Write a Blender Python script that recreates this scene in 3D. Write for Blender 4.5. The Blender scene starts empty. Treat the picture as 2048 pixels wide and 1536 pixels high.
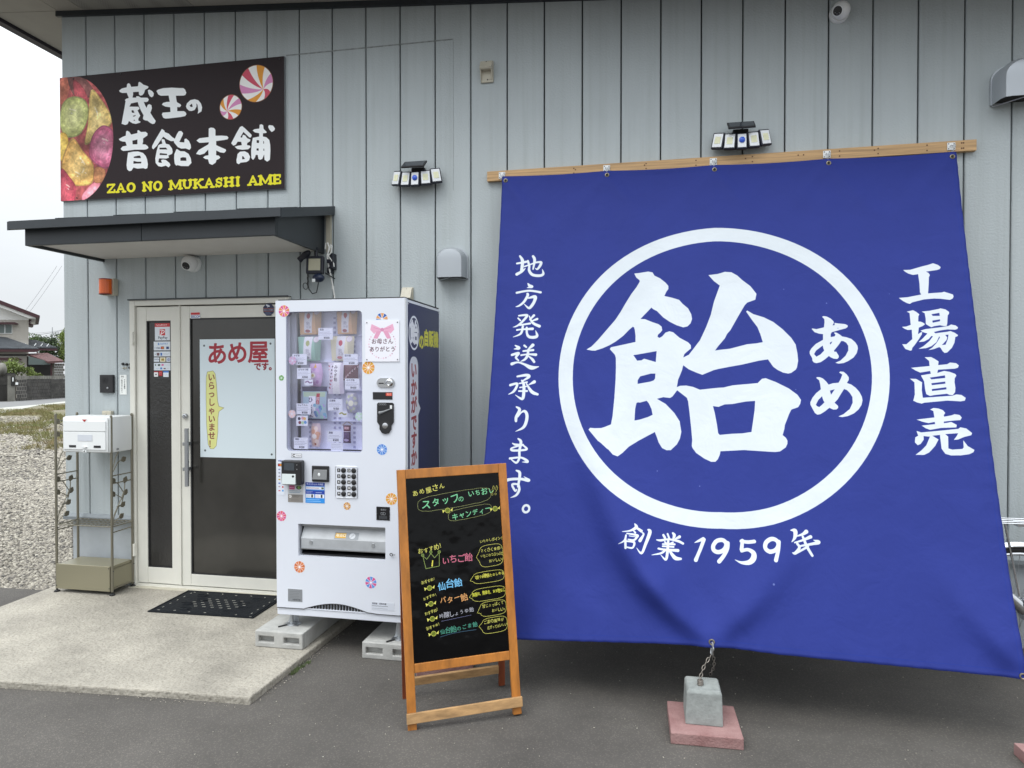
import bpy, bmesh, math, random
import numpy as np
from mathutils import Vector, Matrix

random.seed(7); RNG = np.random.default_rng(7)
SC = bpy.context.scene
COL = SC.collection
R = math.radians

# ------------------------------------------------------------------ camera, sky, sun, exposure
cam = bpy.data.objects.new('camera', bpy.data.cameras.new('camera'))
COL.objects.link(cam); SC.camera = cam
cam.location = (0.0, -4.3, 1.58)
cam.rotation_euler = (R(90 - 0.79), 0.0, R(10.87))
cam.data.sensor_fit = 'HORIZONTAL'; cam.data.sensor_width = 36.0
cam.data.lens = 36.0 * 1340 / 2048
cam.data.clip_start = 0.05; cam.data.clip_end = 400

SUN_EL, SUN_AZ = R(58), R(212)        # high, in front of the shop and a little to the left
world = bpy.data.worlds.new('World'); SC.world = world; world.use_nodes = True
nt = world.node_tree; nt.nodes.clear()
def N(t, **k):
    n = nt.nodes.new(t)
    for a, b in k.items(): setattr(n, a, b)
    return n
wo = N('ShaderNodeOutputWorld'); bg = N('ShaderNodeBackground'); bg.inputs['Strength'].default_value = 0.1
sky = N('ShaderNodeTexSky', sky_type='NISHITA', sun_disc=False)
sky.sun_elevation = SUN_EL; sky.sun_rotation = SUN_AZ
sky.air_density = 1.0; sky.dust_density = 3.0
tc = N('ShaderNodeTexCoord'); sep = N('ShaderNodeSeparateXYZ')
nt.links.new(tc.outputs['Generated'], sep.inputs[0])
def M(op, a, b=None):
    m = N('ShaderNodeMath', operation=op)
    for i, v in enumerate((a, b)):
        if v is None: continue
        if isinstance(v, (int, float)): m.inputs[i].default_value = v
        else: nt.links.new(v, m.inputs[i])
    return m.outputs[0]
z = M('MAXIMUM', sep.outputs['Z'], 0.0)
grad = M('ADD', M('MULTIPLY', M('POWER', z, 1.8), 3.4), 1.0)      # overcast dome: brighter towards the zenith
nz = N('ShaderNodeTexNoise'); nz.inputs['Scale'].default_value = 2.6; nz.inputs['Detail'].default_value = 5; nz.inputs['Roughness'].default_value = .55
mp = N('ShaderNodeMapping'); mp.inputs['Scale'].default_value = (1, 1, 3)
nt.links.new(tc.outputs['Generated'], mp.inputs[0]); nt.links.new(mp.outputs[0], nz.inputs['Vector'])
cl = M('ADD', M('MULTIPLY', nz.outputs['Fac'], 0.26), 0.87)
lum = M('MULTIPLY', M('MULTIPLY', grad, cl), 6.3)
cc = N('ShaderNodeVectorMath', operation='SCALE'); cc.inputs[0].default_value = (0.955, 1.0, 1.04)
nt.links.new(lum, cc.inputs['Scale'])
mx = N('ShaderNodeMix', data_type='RGBA'); mx.inputs['Factor'].default_value = 0.95
nt.links.new(sky.outputs[0], mx.inputs['A']); nt.links.new(cc.outputs[0], mx.inputs['B'])
nt.links.new(mx.outputs['Result'], bg.inputs['Color']); nt.links.new(bg.outputs[0], wo.inputs[0])

sun = bpy.data.objects.new('sun', bpy.data.lights.new('sun', 'SUN')); COL.objects.link(sun)
sun.data.energy = 0.85; sun.data.angle = R(24); sun.data.color = (1.0, 0.97, 0.92)
d = Vector((math.sin(SUN_AZ) * math.cos(SUN_EL), math.cos(SUN_AZ) * math.cos(SUN_EL), math.sin(SUN_EL)))
sun.rotation_euler = d.to_track_quat('Z', 'Y').to_euler()
SC.view_settings.view_transform = 'Standard'; SC.view_settings.look = 'None'
SC.view_settings.exposure = EXPO = 0.48; SC.view_settings.gamma = 1.0; SC.view_settings.use_curve_mapping = False
SC.cycles.use_denoising = True
SC.cycles.max_bounces = 8; SC.cycles.transparent_max_bounces = 12

# ------------------------------------------------------------------ helpers
def lin(c):
    if isinstance(c, str):
        c = [int(c[i:i + 2], 16) / 255 for i in (1, 3, 5)]
        return tuple(x / 12.92 if x <= .04045 else ((x + .055) / 1.055) ** 2.4 for x in c)
    return tuple(c)

def mat(name, color, rough=.6, metal=0., bump=0., bscale=60., var=0., vscale=4., spec=.5, vcol=None, emit=0., alpha=1., trans=0., stretch=(1, 1, 1), detail=4, coat=0.):
    m = bpy.data.materials.new(name); m.use_nodes = True
    t = m.node_tree; b = t.nodes['Principled BSDF']
    c = lin(color) + (1.,)
    b.inputs['Base Color'].default_value = c; b.inputs['Roughness'].default_value = rough
    b.inputs['Metallic'].default_value = metal; b.inputs['Specular IOR Level'].default_value = spec
    b.inputs['Coat Weight'].default_value = coat
    if alpha < 1: b.inputs['Alpha'].default_value = alpha
    if trans: b.inputs['Transmission Weight'].default_value = trans
    if emit: b.inputs['Emission Color'].default_value = c; b.inputs['Emission Strength'].default_value = emit
    m.diffuse_color = c
    if var or bump:
        co = t.nodes.new('ShaderNodeTexCoord'); mpn = t.nodes.new('ShaderNodeMapping'); mpn.inputs['Scale'].default_value = stretch
        g = t.nodes.new('ShaderNodeNewGeometry')
        t.links.new(g.outputs['Position'], mpn.inputs[0])
    if var:
        n = t.nodes.new('ShaderNodeTexNoise'); n.inputs['Scale'].default_value = vscale; n.inputs['Detail'].default_value = detail
        n.inputs['Roughness'].default_value = .65
        t.links.new(mpn.outputs[0], n.inputs['Vector'])
        r = t.nodes.new('ShaderNodeValToRGB')
        c2 = lin(vcol) + (1.,) if vcol else tuple(x * (1 - var) for x in c[:3]) + (1.,)
        c1 = c if vcol else tuple(min(1, x * (1 + var * .6)) for x in c[:3]) + (1.,)
        r.color_ramp.elements[0].position = .32; r.color_ramp.elements[0].color = c2
        r.color_ramp.elements[1].position = .68; r.color_ramp.elements[1].color = c1
        t.links.new(n.outputs['Fac'], r.inputs[0]); t.links.new(r.outputs[0], b.inputs['Base Color'])
    if bump:
        n2 = t.nodes.new('ShaderNodeTexNoise'); n2.inputs['Scale'].default_value = bscale; n2.inputs['Detail'].default_value = 3
        t.links.new(g.outputs['Position'], n2.inputs['Vector'])
        bp = t.nodes.new('ShaderNodeBump'); bp.inputs['Strength'].default_value = min(1, bump * 4); bp.inputs['Distance'].default_value = .01 * bump / bscale * 60
        t.links.new(n2.outputs['Fac'], bp.inputs['Height']); t.links.new(bp.outputs[0], b.inputs['Normal'])
    return m

class MB:
    """collects shapes and builds them as ONE mesh object"""
    def __init__(s): s.v = []; s.f = []; s.mi = []; s.uv = []; s.M = Matrix.Identity(4); s.cur = 0
    def add(s, vs, fs, uvs=None):
        o = len(s.v)
        s.v += [tuple(s.M @ Vector(p)) for p in vs]
        for k, f in enumerate(fs):
            s.f.append([i + o for i in f]); s.mi.append(s.cur)
            s.uv.append(uvs[k] if uvs else None)
        return s
    def box(s, x0, x1, y0, y1, z0, z1, bev=0.):
        x0, x1 = sorted((x0, x1)); y0, y1 = sorted((y0, y1)); z0, z1 = sorted((z0, z1))
        if not bev:
            v = [(x, y, z) for z in (z0, z1) for y in (y0, y1) for x in (x0, x1)]
            return s.add(v, [(0, 2, 3, 1), (4, 5, 7, 6), (0, 1, 5, 4), (2, 6, 7, 3), (0, 4, 6, 2), (1, 3, 7, 5)])
        bm = bmesh.new(); bmesh.ops.create_cube(bm, size=1)
        for w in bm.verts: w.co = ((x0 + x1) / 2 + w.co.x * (x1 - x0), (y0 + y1) / 2 + w.co.y * (y1 - y0), (z0 + z1) / 2 + w.co.z * (z1 - z0))
        bmesh.ops.bevel(bm, geom=bm.edges[:] , offset=bev, segments=2, profile=.5, affect='EDGES')
        return s.frombm(bm)
    def frombm(s, bm):
        bm.verts.index_update()
        s.add([tuple(w.co) for w in bm.verts], [[w.index for w in f.verts] for f in bm.faces]); bm.free(); return s
    def tube(s, pts, r, n=8, caps=True, closed=False):
        pts = [Vector(p) for p in pts]; rs = r if isinstance(r, (list, tuple)) else [r] * len(pts)
        vs = []; prev = None
        for i, p in enumerate(pts):
            a = pts[i - 1] if (i or closed) else p; b = pts[(i + 1) % len(pts)] if (i < len(pts) - 1 or closed) else p
            t = (b - a).normalized()
            if prev is None:
                u = t.orthogonal().normalized()
            else:
                u = (prev - t * prev.dot(t)).normalized()
            prev = u; w = t.cross(u)
            for k in range(n):
                an = 2 * math.pi * k / n
                vs.append(tuple(p + (u * math.cos(an) + w * math.sin(an)) * rs[i]))
        fs = []
        m = len(pts)
        for i in range(m if closed else m - 1):
            j = (i + 1) % m
            for k in range(n):
                l = (k + 1) % n
                fs.append((i * n + k, i * n + l, j * n + l, j * n + k))
        if caps and not closed:
            fs.append(tuple(range(n - 1, -1, -1))); fs.append(tuple((m - 1) * n + k for k in range(n)))
        return s.add(vs, fs)
    def cyl(s, p0, p1, r0, r1=None, n=16): return s.tube([p0, p1], [r0, r0 if r1 is None else r1], n)
    def prism(s, poly, d0, d1, axis='y'):
        """poly in the plane across 'axis', pushed from d0 to d1"""
        def P(a, b, d): return (a, d, b) if axis == 'y' else ((d, a, b) if axis == 'x' else (a, b, d))
        n = len(poly)
        vs = [P(a, b, d0) for a, b in poly] + [P(a, b, d1) for a, b in poly]
        fs = [tuple(range(n)), tuple(range(2 * n - 1, n - 1, -1))] + [(i, n + i, n + (i + 1) % n, (i + 1) % n) for i in range(n)]
        return s.add(vs, fs)
    def lathe(s, prof, c=(0, 0, 0), n=20, ax='z', sy=1.0):
        """prof [(radius, height)] round an axis through c"""
        vs = []
        for r, h in prof:
            for k in range(n):
                a = 2 * math.pi * k / n; x, y = r * math.cos(a), r * math.sin(a) * sy
                vs.append((c[0] + x, c[1] + y, c[2] + h) if ax == 'z' else ((c[0] + x, c[1] + h, c[2] + y) if ax == 'y' else (c[0] + h, c[1] + x, c[2] + y)))
        fs = []
        for i in range(len(prof) - 1):
            for k in range(n): l = (k + 1) % n; fs.append((i * n + k, i * n + l, (i + 1) * n + l, (i + 1) * n + k))
        fs.append(tuple(range(n))); fs.append(tuple((len(prof) - 1) * n + k for k in range(n)))
        return s.add(vs, fs)
    def ball(s, c, rx, ry=None, rz=None, n=14):
        ry = ry or rx; rz = rz or rx
        m = n // 2
        return s._scaled(c, rx, ry, rz, [(math.sin(math.pi * (i + .02) / (m + .04)), -math.cos(math.pi * (i + .02) / (m + .04))) for i in range(m + 1)], n)
    def _scaled(s, c, rx, ry, rz, prof, n):
        vs = []
        for r, h in prof:
            for k in range(n): a = 2 * math.pi * k / n; vs.append((c[0] + rx * r * math.cos(a), c[1] + ry * r * math.sin(a), c[2] + rz * h))
        fs = [(i * n + k, i * n + (k + 1) % n, (i + 1) * n + (k + 1) % n, (i + 1) * n + k) for i in range(len(prof) - 1) for k in range(n)]
        fs.append(tuple(range(n))); fs.append(tuple((len(prof) - 1) * n + k for k in range(n)))
        return s.add(vs, fs)
    def quad(s, a, b, c, d, uv=((0, 1), (1, 1), (1, 0), (0, 0))):   # a top-left, b top-right, c bottom-right, d bottom-left
        return s.add([a, b, c, d], [(0, 3, 2, 1)], [[uv[0], uv[3], uv[2], uv[1]]])
    def mesh(s, name, mats, smooth=False, off=(0, 0, 0)):
        me = bpy.data.meshes.new(name)
        o = Vector(off)
        me.from_pydata([tuple(Vector(p) - o) for p in s.v], [], s.f)
        for m in (mats if isinstance(mats, (list, tuple)) else [mats]): me.materials.append(m)
        if max(s.mi, default=0): me.polygons.foreach_set('material_index', s.mi)
        if any(s.uv):
            uvl = me.uv_layers.new(name='UVMap'); k = 0; buf = []
            for f, u in zip(s.f, s.uv):
                buf += [c for q in (u or [(0, 0)] * len(f)) for c in q]
            uvl.data.foreach_set('uv', buf)
        bm = bmesh.new(); bm.from_mesh(me)
        if not any(s.uv): bmesh.ops.recalc_face_normals(bm, faces=bm.faces[:])
        bm.to_mesh(me); bm.free()
        if smooth:
            me.polygons.foreach_set('use_smooth', [True] * len(me.polygons))
            try: me.set_sharp_from_angle(angle=R(smooth if smooth > 1 else 40))
            except Exception: pass
        me.update()
        return me

def root_of(o):
    while o.parent: o = o.parent
    return o
def part(name, mb, m, parent=None, smooth=False, world=True, label=None, kind=None):
    """ONE mesh object; world=True: coordinates are world ones (the thing must not be rotated)"""
    off = root_of(parent).location if (parent and world) else (0, 0, 0)
    o = bpy.data.objects.new(name, mb.mesh(name, m, smooth, off)); COL.objects.link(o)
    if parent: o.parent = parent
    if label: o['label'] = label
    if kind: o['kind'] = kind
    return o
def tag(o, label, cat, group=None):
    o['label'] = label; o['category'] = cat
    if group: o['group'] = group
    return o
def thing(name, label, cat, loc=(0, 0, 0), rotz=0., group=None):
    o = bpy.data.objects.new(name, None); COL.objects.link(o); o.empty_display_size = .05
    o.location = loc; o.rotation_euler = (0, 0, rotz)
    return tag(o, label, cat, group)
def struct(name, mb, m, smooth=False, kind='structure'):
    o = part(name, mb, m, None, smooth); o['kind'] = kind; return o
def share(name, me, parent, loc=(0, 0, 0), rot=(0, 0, 0), scale=(1, 1, 1)):
    """one more part that shares mesh data; loc in the parent's frame"""
    o = bpy.data.objects.new(name, me); COL.objects.link(o); o.parent = parent
    o.location = loc; o.rotation_euler = rot; o.scale = scale; return o
def copy_tree(o, parent=None):
    c = o.copy(); COL.objects.link(c); c.parent = parent
    for ch in list(o.children): copy_tree(ch, c)
    return c

# ------------------------------------------------------------------ flat print: a small rasteriser
_G = {}
def glyph(ch):
    """outline loops of a character (em square, y up) and its advance"""
    if ch in _G: return _G[ch]
    cu = bpy.data.curves.new('g', 'FONT'); cu.body = ch; cu.size = 1; cu.fill_mode = 'NONE'; cu.resolution_u = 4
    ob = bpy.data.objects.new('g', cu); COL.objects.link(ob)
    me = bpy.data.meshes.new_from_object(ob.evaluated_get(bpy.context.evaluated_depsgraph_get()))
    v = [(p.co.x, p.co.y) for p in me.vertices]; adj = {}
    for e in me.edges:
        a, b = e.vertices; adj.setdefault(a, []).append(b); adj.setdefault(b, []).append(a)
    seen = set(); loops = []
    for st in adj:
        if st in seen: continue
        lp = [st]; seen.add(st); cur = st
        while True:
            nx = [q for q in adj[cur] if q not in seen]
            if not nx: break
            cur = nx[0]; seen.add(cur); lp.append(cur)
        loops.append([v[i] for i in lp])
    adv = 1.0 if ord(ch) > 0x2000 else (max([p[0] for p in v], default=.25) + .07)
    COL.objects.unlink(ob); bpy.data.objects.remove(ob); bpy.data.curves.remove(cu); bpy.data.meshes.remove(me)
    _G[ch] = (loops, adv); return _G[ch]

class Canvas:
    """colour picture in metres (x right, y down), made in memory"""
    def __init__(s, w, h, ppm, bg='#ffffff'):
        s.w, s.h, s.p = w, h, ppm
        s.W, s.H = max(2, int(round(w * ppm))), max(2, int(round(h * ppm)))
        s.a = np.ones((s.H, s.W, 3), np.float32) * np.array(s.c(bg), np.float32)
    def c(s, c): return [int(c[i:i + 2], 16) / 255 for i in (1, 3, 5)] if isinstance(c, str) else c
    def put(s, cov, x0, y0, col, op=1.):
        h, w = cov.shape; k = (np.clip(cov, 0, 1) * op)[..., None]
        v = s.a[y0:y0 + h, x0:x0 + w]; v[:] = v * (1 - k) + np.array(s.c(col), np.float32) * k
    def cover(s, loops):
        SS = 4; L = [np.array(l, float) * s.p for l in loops if len(l) > 2]
        al = np.concatenate(L); x0, y0 = np.floor(al.min(0)).astype(int) - 1; x1, y1 = np.ceil(al.max(0)).astype(int) + 2
        x0, y0 = max(x0, 0), max(y0, 0); x1, y1 = min(x1, s.W), min(y1, s.H)
        if x1 <= x0 or y1 <= y0: return None
        w, h = x1 - x0, y1 - y0; rows = []; xs = []
        for l in L:
            a = l; b = np.roll(l, -1, 0)
            for (ax, ay), (bx, by) in zip(a, b):
                if ay == by: continue
                if ay > by: ax, ay, bx, by = bx, by, ax, ay
                r0 = max(int(math.ceil((ay - y0) * SS - .5)), 0); r1 = min(int(math.ceil((by - y0) * SS - .5)), h * SS)
                if r1 <= r0: continue
                r = np.arange(r0, r1); yy = y0 + (r + .5) / SS
                rows.append(r); xs.append(ax + (yy - ay) / (by - ay) * (bx - ax))
        if not rows: return None
        rows = np.concatenate(rows); xs = np.clip(np.concatenate(xs) - x0, 0, w - .001)
        o = np.lexsort((xs, rows)); rows, xs = rows[o], xs[o]
        sg = np.where(np.arange(len(rows)) % 2 == 0, 1., -1.) / SS
        acc = np.zeros((h, w + 2)); fx = np.floor(xs).astype(int); fr = xs - fx
        np.add.at(acc, (rows // SS, fx), sg * (1 - fr)); np.add.at(acc, (rows // SS, fx + 1), sg * fr)
        return np.cumsum(acc, 1)[:, :w], x0, y0
    def poly(s, loops, col, op=1.):
        if loops and not isinstance(loops[0][0], (list, tuple, np.ndarray)): loops = [loops]
        r = s.cover(loops)
        if r: s.put(*r, col, op)
        return s
    def rect(s, x0, y0, x1, y1, col, op=1., rad=0.):
        if rad <= 0: return s.poly([[(x0, y0), (x1, y0), (x1, y1), (x0, y1)]], col, op)
        p = []
        for cx, cy, a0 in ((x1 - rad, y0 + rad, -90), (x1 - rad, y1 - rad, 0), (x0 + rad, y1 - rad, 90), (x0 + rad, y0 + rad, 180)):
            p += [(cx + rad * math.cos(R(a0 + t)), cy + rad * math.sin(R(a0 + t))) for t in range(0, 91, 15)]
        return s.poly([p], col, op)
    def disc(s, cx, cy, r, col, ry=None, op=1.):
        ry = ry or r
        return s.poly([[(cx + r * math.cos(t), cy + ry * math.sin(t)) for t in np.linspace(0, 2 * math.pi, 48, endpoint=False)]], col, op)
    def ring(s, cx, cy, r, w, col, ry=None):
        ry = ry or r; T = np.linspace(0, 2 * math.pi, 90, endpoint=False)
        return s.poly([[(cx + r * math.cos(t), cy + ry * math.sin(t)) for t in T], [(cx + (r - w) * math.cos(t), cy + (ry - w) * math.sin(t)) for t in T]], col)
    def segs(s, S, col, op=1.):
        """S: [(x0,y0,r0,x1,y1,r1)] round-ended tapering strokes, merged"""
        if not S: return s
        A = np.array(S, float) * s.p
        m = max(A[:, 2].max(), A[:, 5].max()) + 2
        X0 = int(max(0, min(A[:, 0].min(), A[:, 3].min()) - m)); X1 = int(min(s.W, max(A[:, 0].max(), A[:, 3].max()) + m + 1))
        Y0 = int(max(0, min(A[:, 1].min(), A[:, 4].min()) - m)); Y1 = int(min(s.H, max(A[:, 1].max(), A[:, 4].max()) + m + 1))
        if X1 <= X0 or Y1 <= Y0: return s
        cov = np.zeros((Y1 - Y0, X1 - X0), np.float32)
        for x0, y0, r0, x1, y1, r1 in A:
            mm = max(r0, r1) + 1.5
            a, b = int(max(X0, min(x0, x1) - mm)), int(min(X1, max(x0, x1) + mm + 1)); c, d_ = int(max(Y0, min(y0, y1) - mm)), int(min(Y1, max(y0, y1) + mm + 1))
            if b <= a or d_ <= c: continue
            gx = np.arange(a, b)[None, :] + .5; gy = np.arange(c, d_)[:, None] + .5
            dx, dy = x1 - x0, y1 - y0; L2 = dx * dx + dy * dy + 1e-9
            t = np.clip(((gx - x0) * dx + (gy - y0) * dy) / L2, 0, 1)
            ds = np.sqrt((gx - x0 - t * dx) ** 2 + (gy - y0 - t * dy) ** 2)
            k = np.clip(.5 + (r0 + (r1 - r0) * t) - ds, 0, 1)
            v = cov[c - Y0:d_ - Y0, a - X0:b - X0]; np.maximum(v, k, out=v)
        s.put(cov, X0, Y0, col, op); return s
    def stroke(s, pts, col, w=None, op=1., smooth=True):
        """pts [(x,y[,half width])]"""
        P = [(p[0], p[1], p[2] if len(p) > 2 else w / 2) for p in pts]
        if smooth and len(P) > 2:
            Q = []; n = len(P)
            for i in range(n - 1):
                p0, p1, p2, p3 = [np.array(P[max(0, min(n - 1, j))]) for j in (i - 1, i, i + 1, i + 2)]
                for k in range(6):
                    t = k / 6; Q.append(tuple(.5 * (2 * p1 + (p2 - p0) * t + (2 * p0 - 5 * p1 + 4 * p2 - p3) * t * t + (3 * p1 - p0 - 3 * p2 + p3) * t ** 3)))
            Q.append(P[-1]); P = Q
        return s.segs([(*P[i], *P[i + 1]) for i in range(len(P) - 1)], col, op)
    def text(s, st, x, y, size, col, bold=0., vert=False, rot=0., sx=1., gap=0., jit=0., op=1., skew=0.):
        ca, sa = math.cos(R(rot)), math.sin(R(rot)); u = 0.; rg = random.Random(len(st) * 7 + int(x * 999))
        for ch in st:
            if ch == ' ': u += .5; continue
            lp, adv = glyph(ch); jr = R(rg.uniform(-jit, jit) * 6); js = 1 + rg.uniform(-jit, jit) * .12; jy = rg.uniform(-jit, jit) * .06
            out = []
            for l in lp:
                o = []
                for gx, gy in l:
                    gx2, gy2 = (gx - adv / 2), (.88 - gy - .5)
                    gx2 += -skew * gy2
                    gx2, gy2 = gx2 * math.cos(jr) - gy2 * math.sin(jr), gx2 * math.sin(jr) + gy2 * math.cos(jr)
                    gx2 = gx2 * js + adv / 2; gy2 = gy2 * js + .5 + jy
                    a, b = (gx2 * sx * size, (u + gy2) * size) if vert else ((u + gx2) * sx * size, gy2 * size)
                    o.append((x + a * ca - b * sa, y + a * sa + b * ca))
                out.append(o)
            u += (1.0 if vert else adv) + gap
            if out:
                s.poly(out, col, op)
                if bold:
                    S = [(l[i][0], l[i][1], bold / 2, l[(i + 1) % len(l)][0], l[(i + 1) % len(l)][1], bold / 2) for l in out for i in range(len(l))]
                    s.segs(S, col, op)
        return s
    def wheel(s, cx, cy, r, cols, bgc=None, n=8, ph=0.):
        if bgc: s.disc(cx, cy, r, bgc)
        for k in range(n):
            a0 = 2 * math.pi * k / n + ph + .022; a1 = 2 * math.pi * (k + 1) / n + ph - .022
            s.poly([[(cx + .12 * r * math.cos((a0 + a1) / 2), cy + .12 * r * math.sin((a0 + a1) / 2))] + [(cx + r * math.cos(t), cy + r * math.sin(t)) for t in np.linspace(a0, a1, 6)]], cols[k % len(cols)])
        return s
    def scrib(s, x0, y0, x1, y1, col='#55565e', n=1, w=.0016):
        """lines of print too small to read"""
        rg = random.Random(int(x0 * 9973 + y0 * 777)); S = []
        for i in range(n):
            yy = y0 + (y1 - y0) * (i + .5) / n; xx = x0
            end = x1 - rg.uniform(0, .35) * (x1 - x0)
            while xx < end:
                l = rg.uniform(.002, .006); S.append((xx, yy + rg.uniform(-.0008, .0008), w / 2, min(xx + l, end), yy + rg.uniform(-.0008, .0008), w / 2)); xx += l + .0022
        return s.segs(S, col, .85)
    def image(s, name):
        im = bpy.data.images.new(name, s.W, s.H, alpha=False)
        buf = np.ones((s.H, s.W, 4), np.float32); buf[..., :3] = np.clip(s.a[::-1], 0, 1)
        im.pixels.foreach_set(buf.ravel()); im.update(); im.pack(); return im
    def material(s, name, rough=.5, spec=.5, coat=0., fine=0., dim=1.):
        m = bpy.data.materials.new(name); m.use_nodes = True; t = m.node_tree; b = t.nodes['Principled BSDF']
        i = t.nodes.new('ShaderNodeTexImage'); i.image = s.image(name + '_print'); i.extension = 'EXTEND'
        src = i.outputs[0]
        if dim != 1. or fine:
            mm = t.nodes.new('ShaderNodeMix'); mm.data_type = 'RGBA'; mm.blend_type = 'MULTIPLY'; mm.inputs['Factor'].default_value = 1.
            t.links.new(src, mm.inputs['A']); mm.inputs['B'].default_value = (dim, dim, dim, 1)
            if fine:
                g = t.nodes.new('ShaderNodeNewGeometry'); n = t.nodes.new('ShaderNodeTexNoise'); n.inputs['Scale'].default_value = 5.; n.inputs['Detail'].default_value = 6
                t.links.new(g.outputs['Position'], n.inputs['Vector'])
                r = t.nodes.new('ShaderNodeMapRange'); r.inputs['To Min'].default_value = dim * (1 - fine); r.inputs['To Max'].default_value = dim * (1 + fine)
                t.links.new(n.outputs['Fac'], r.inputs[0]); t.links.new(r.outputs[0], mm.inputs['B'])
            src = mm.outputs['Result']
        t.links.new(src, b.inputs['Base Color'])
        b.inputs['Roughness'].default_value = rough; b.inputs['Specular IOR Level'].default_value = spec; b.inputs['Coat Weight'].default_value = coat
        return m
def front_card(x0, x1, z0, z1, y, t, back=None):
    """thin board facing the street (-y): printed front face (slot 0), plain sides (slot 1)"""
    b = MB(); b.quad((x0, y, z1), (x1, y, z1), (x1, y, z0), (x0, y, z0))
    b.cur = 1; yb = y + t
    v = [(x0, y, z0), (x1, y, z0), (x1, y, z1), (x0, y, z1), (x0, yb, z0), (x1, yb, z0), (x1, yb, z1), (x0, yb, z1)]
    b.add(v, [(0, 1, 5, 4), (1, 2, 6, 5), (2, 3, 7, 6), (3, 0, 4, 7), (4, 5, 6, 7)], [[(0, 0)] * 4] * 5)
    return b
# ------------------------------------------------------------------ materials
m_siding = mat('siding_paint', (.43, .475, .488), .6, bump=.34, bscale=85, var=.07, vscale=2.2, stretch=(2.2, 1, .3), detail=7)
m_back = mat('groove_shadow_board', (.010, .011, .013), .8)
m_dark = mat('dark_metal_trim', (.028, .034, .040), .42, var=.1, vscale=6)
m_black = mat('black_plastic', (.016, .016, .018), .38)
m_blackm = mat('matt_black', (.02, .02, .022), .6)
m_soffit = mat('soffit_board', (.36, .34, .30), .8, var=.06, vscale=3)
m_white = mat('white_plastic', (.78, .80, .80), .35)
m_frame = mat('door_frame_white', (.69, .68, .615), .38, var=.03, vscale=8)
m_chrome = mat('chrome', (.60, .61, .63), .16, 1.)
m_steel = mat('galvanised_steel', (.50, .52, .54), .42, .9, var=.15, vscale=30)
m_alu = mat('brushed_metal', (.36, .37, .38), .4, .8)
m_concwall = mat('foundation_render', (.40, .43, .45), .85, bump=.15, bscale=90, var=.14, vscale=3)
m_asphalt = mat('asphalt', (.100, .092, .083), .88, bump=.9, bscale=170, var=.30, vscale=1.3, detail=12)
m_slab = mat('slab_concrete', (.355, .330, .280), .9, bump=.8, bscale=38, var=.30, vscale=2.2, detail=12)
m_block = mat('concrete_block', (.42, .42, .40), .85, bump=.35, bscale=120, var=.2, vscale=9)
m_beige = mat('beige_plastic', (.50, .47, .38), .45, var=.1, vscale=20)
m_pink = mat('pink_paver', (.33, .20, .19), .9, bump=.8, bscale=110, var=.4, vscale=10, vcol=(.235, .12, .115), detail=9)
m_wood = mat('pine_batten', (.52, .33, .16), .6, var=.35, vscale=9, stretch=(.25, 4, 9), bump=.1, bscale=60)
m_grey_hood = mat('hood_grey', (.42, .45, .48), .32, .35)
m_khaki = mat('khaki_steel', (.26, .24, .165), .36, .25)
m_khaki2 = mat('khaki_tube', (.20, .185, .14), .38, .4)
m_rubber = mat('rubber', (.012, .012, .013), .7)
m_glass_dark = mat('dark_glass', (.036, .034, .030), .13, spec=.7, var=.35, vscale=1.2)
m_frost = mat('frosted_glass', (.030, .029, .028), .22, spec=.6, bump=.18, bscale=45, stretch=(1, 1, 1.6))

# fine vertical rain streaks on the siding
t = m_siding.node_tree; b = t.nodes['Principled BSDF']
g = t.nodes.new('ShaderNodeNewGeometry'); mpn = t.nodes.new('ShaderNodeMapping'); mpn.inputs['Scale'].default_value = (30, 1, .55); v = t.nodes.new('ShaderNodeTexNoise'); v.inputs['Scale'].default_value = 1; v.inputs['Detail'].default_value = 6
t.links.new(g.outputs['Position'], mpn.inputs[0]); t.links.new(mpn.outputs[0], v.inputs['Vector'])
r = t.nodes.new('ShaderNodeValToRGB'); r.color_ramp.elements[0].position = .30; r.color_ramp.elements[0].color = (.86, .86, .84, 1); r.color_ramp.elements[1].position = .50; r.color_ramp.elements[1].color = (1, 1, 1, 1)
t.links.new(v.outputs['Fac'], r.inputs[0]); mm = t.nodes.new('ShaderNodeMix'); mm.data_type = 'RGBA'; mm.blend_type = 'MULTIPLY'; mm.inputs['Factor'].default_value = .5
src = b.inputs['Base Color'].links[0].from_socket
t.links.new(src, mm.inputs['A']); t.links.new(r.outputs[0], mm.inputs['B']); t.links.new(mm.outputs['Result'], b.inputs['Base Color'])
# asphalt gets aggregate speckle
t = m_asphalt.node_tree; b = t.nodes['Principled BSDF']
g = t.nodes.new('ShaderNodeNewGeometry'); v = t.nodes.new('ShaderNodeTexVoronoi'); v.inputs['Scale'].default_value = 95
t.links.new(g.outputs['Position'], v.inputs['Vector'])
r = t.nodes.new('ShaderNodeValToRGB'); r.color_ramp.elements[0].position = .0; r.color_ramp.elements[0].color = (1.6, 1.57, 1.5, 1)
r.color_ramp.elements[1].position = .45; r.color_ramp.elements[1].color = (.82, .82, .82, 1)
t.links.new(v.outputs['Distance'], r.inputs[0])
mm = t.nodes.new('ShaderNodeMix'); mm.data_type = 'RGBA'; mm.blend_type = 'MULTIPLY'; mm.inputs['Factor'].default_value = .8
src = b.inputs['Base Color'].links[0].from_socket
t.links.new(src, mm.inputs['A']); t.links.new(r.outputs[0], mm.inputs['B']); t.links.new(mm.outputs['Result'], b.inputs['Base Color'])

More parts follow.
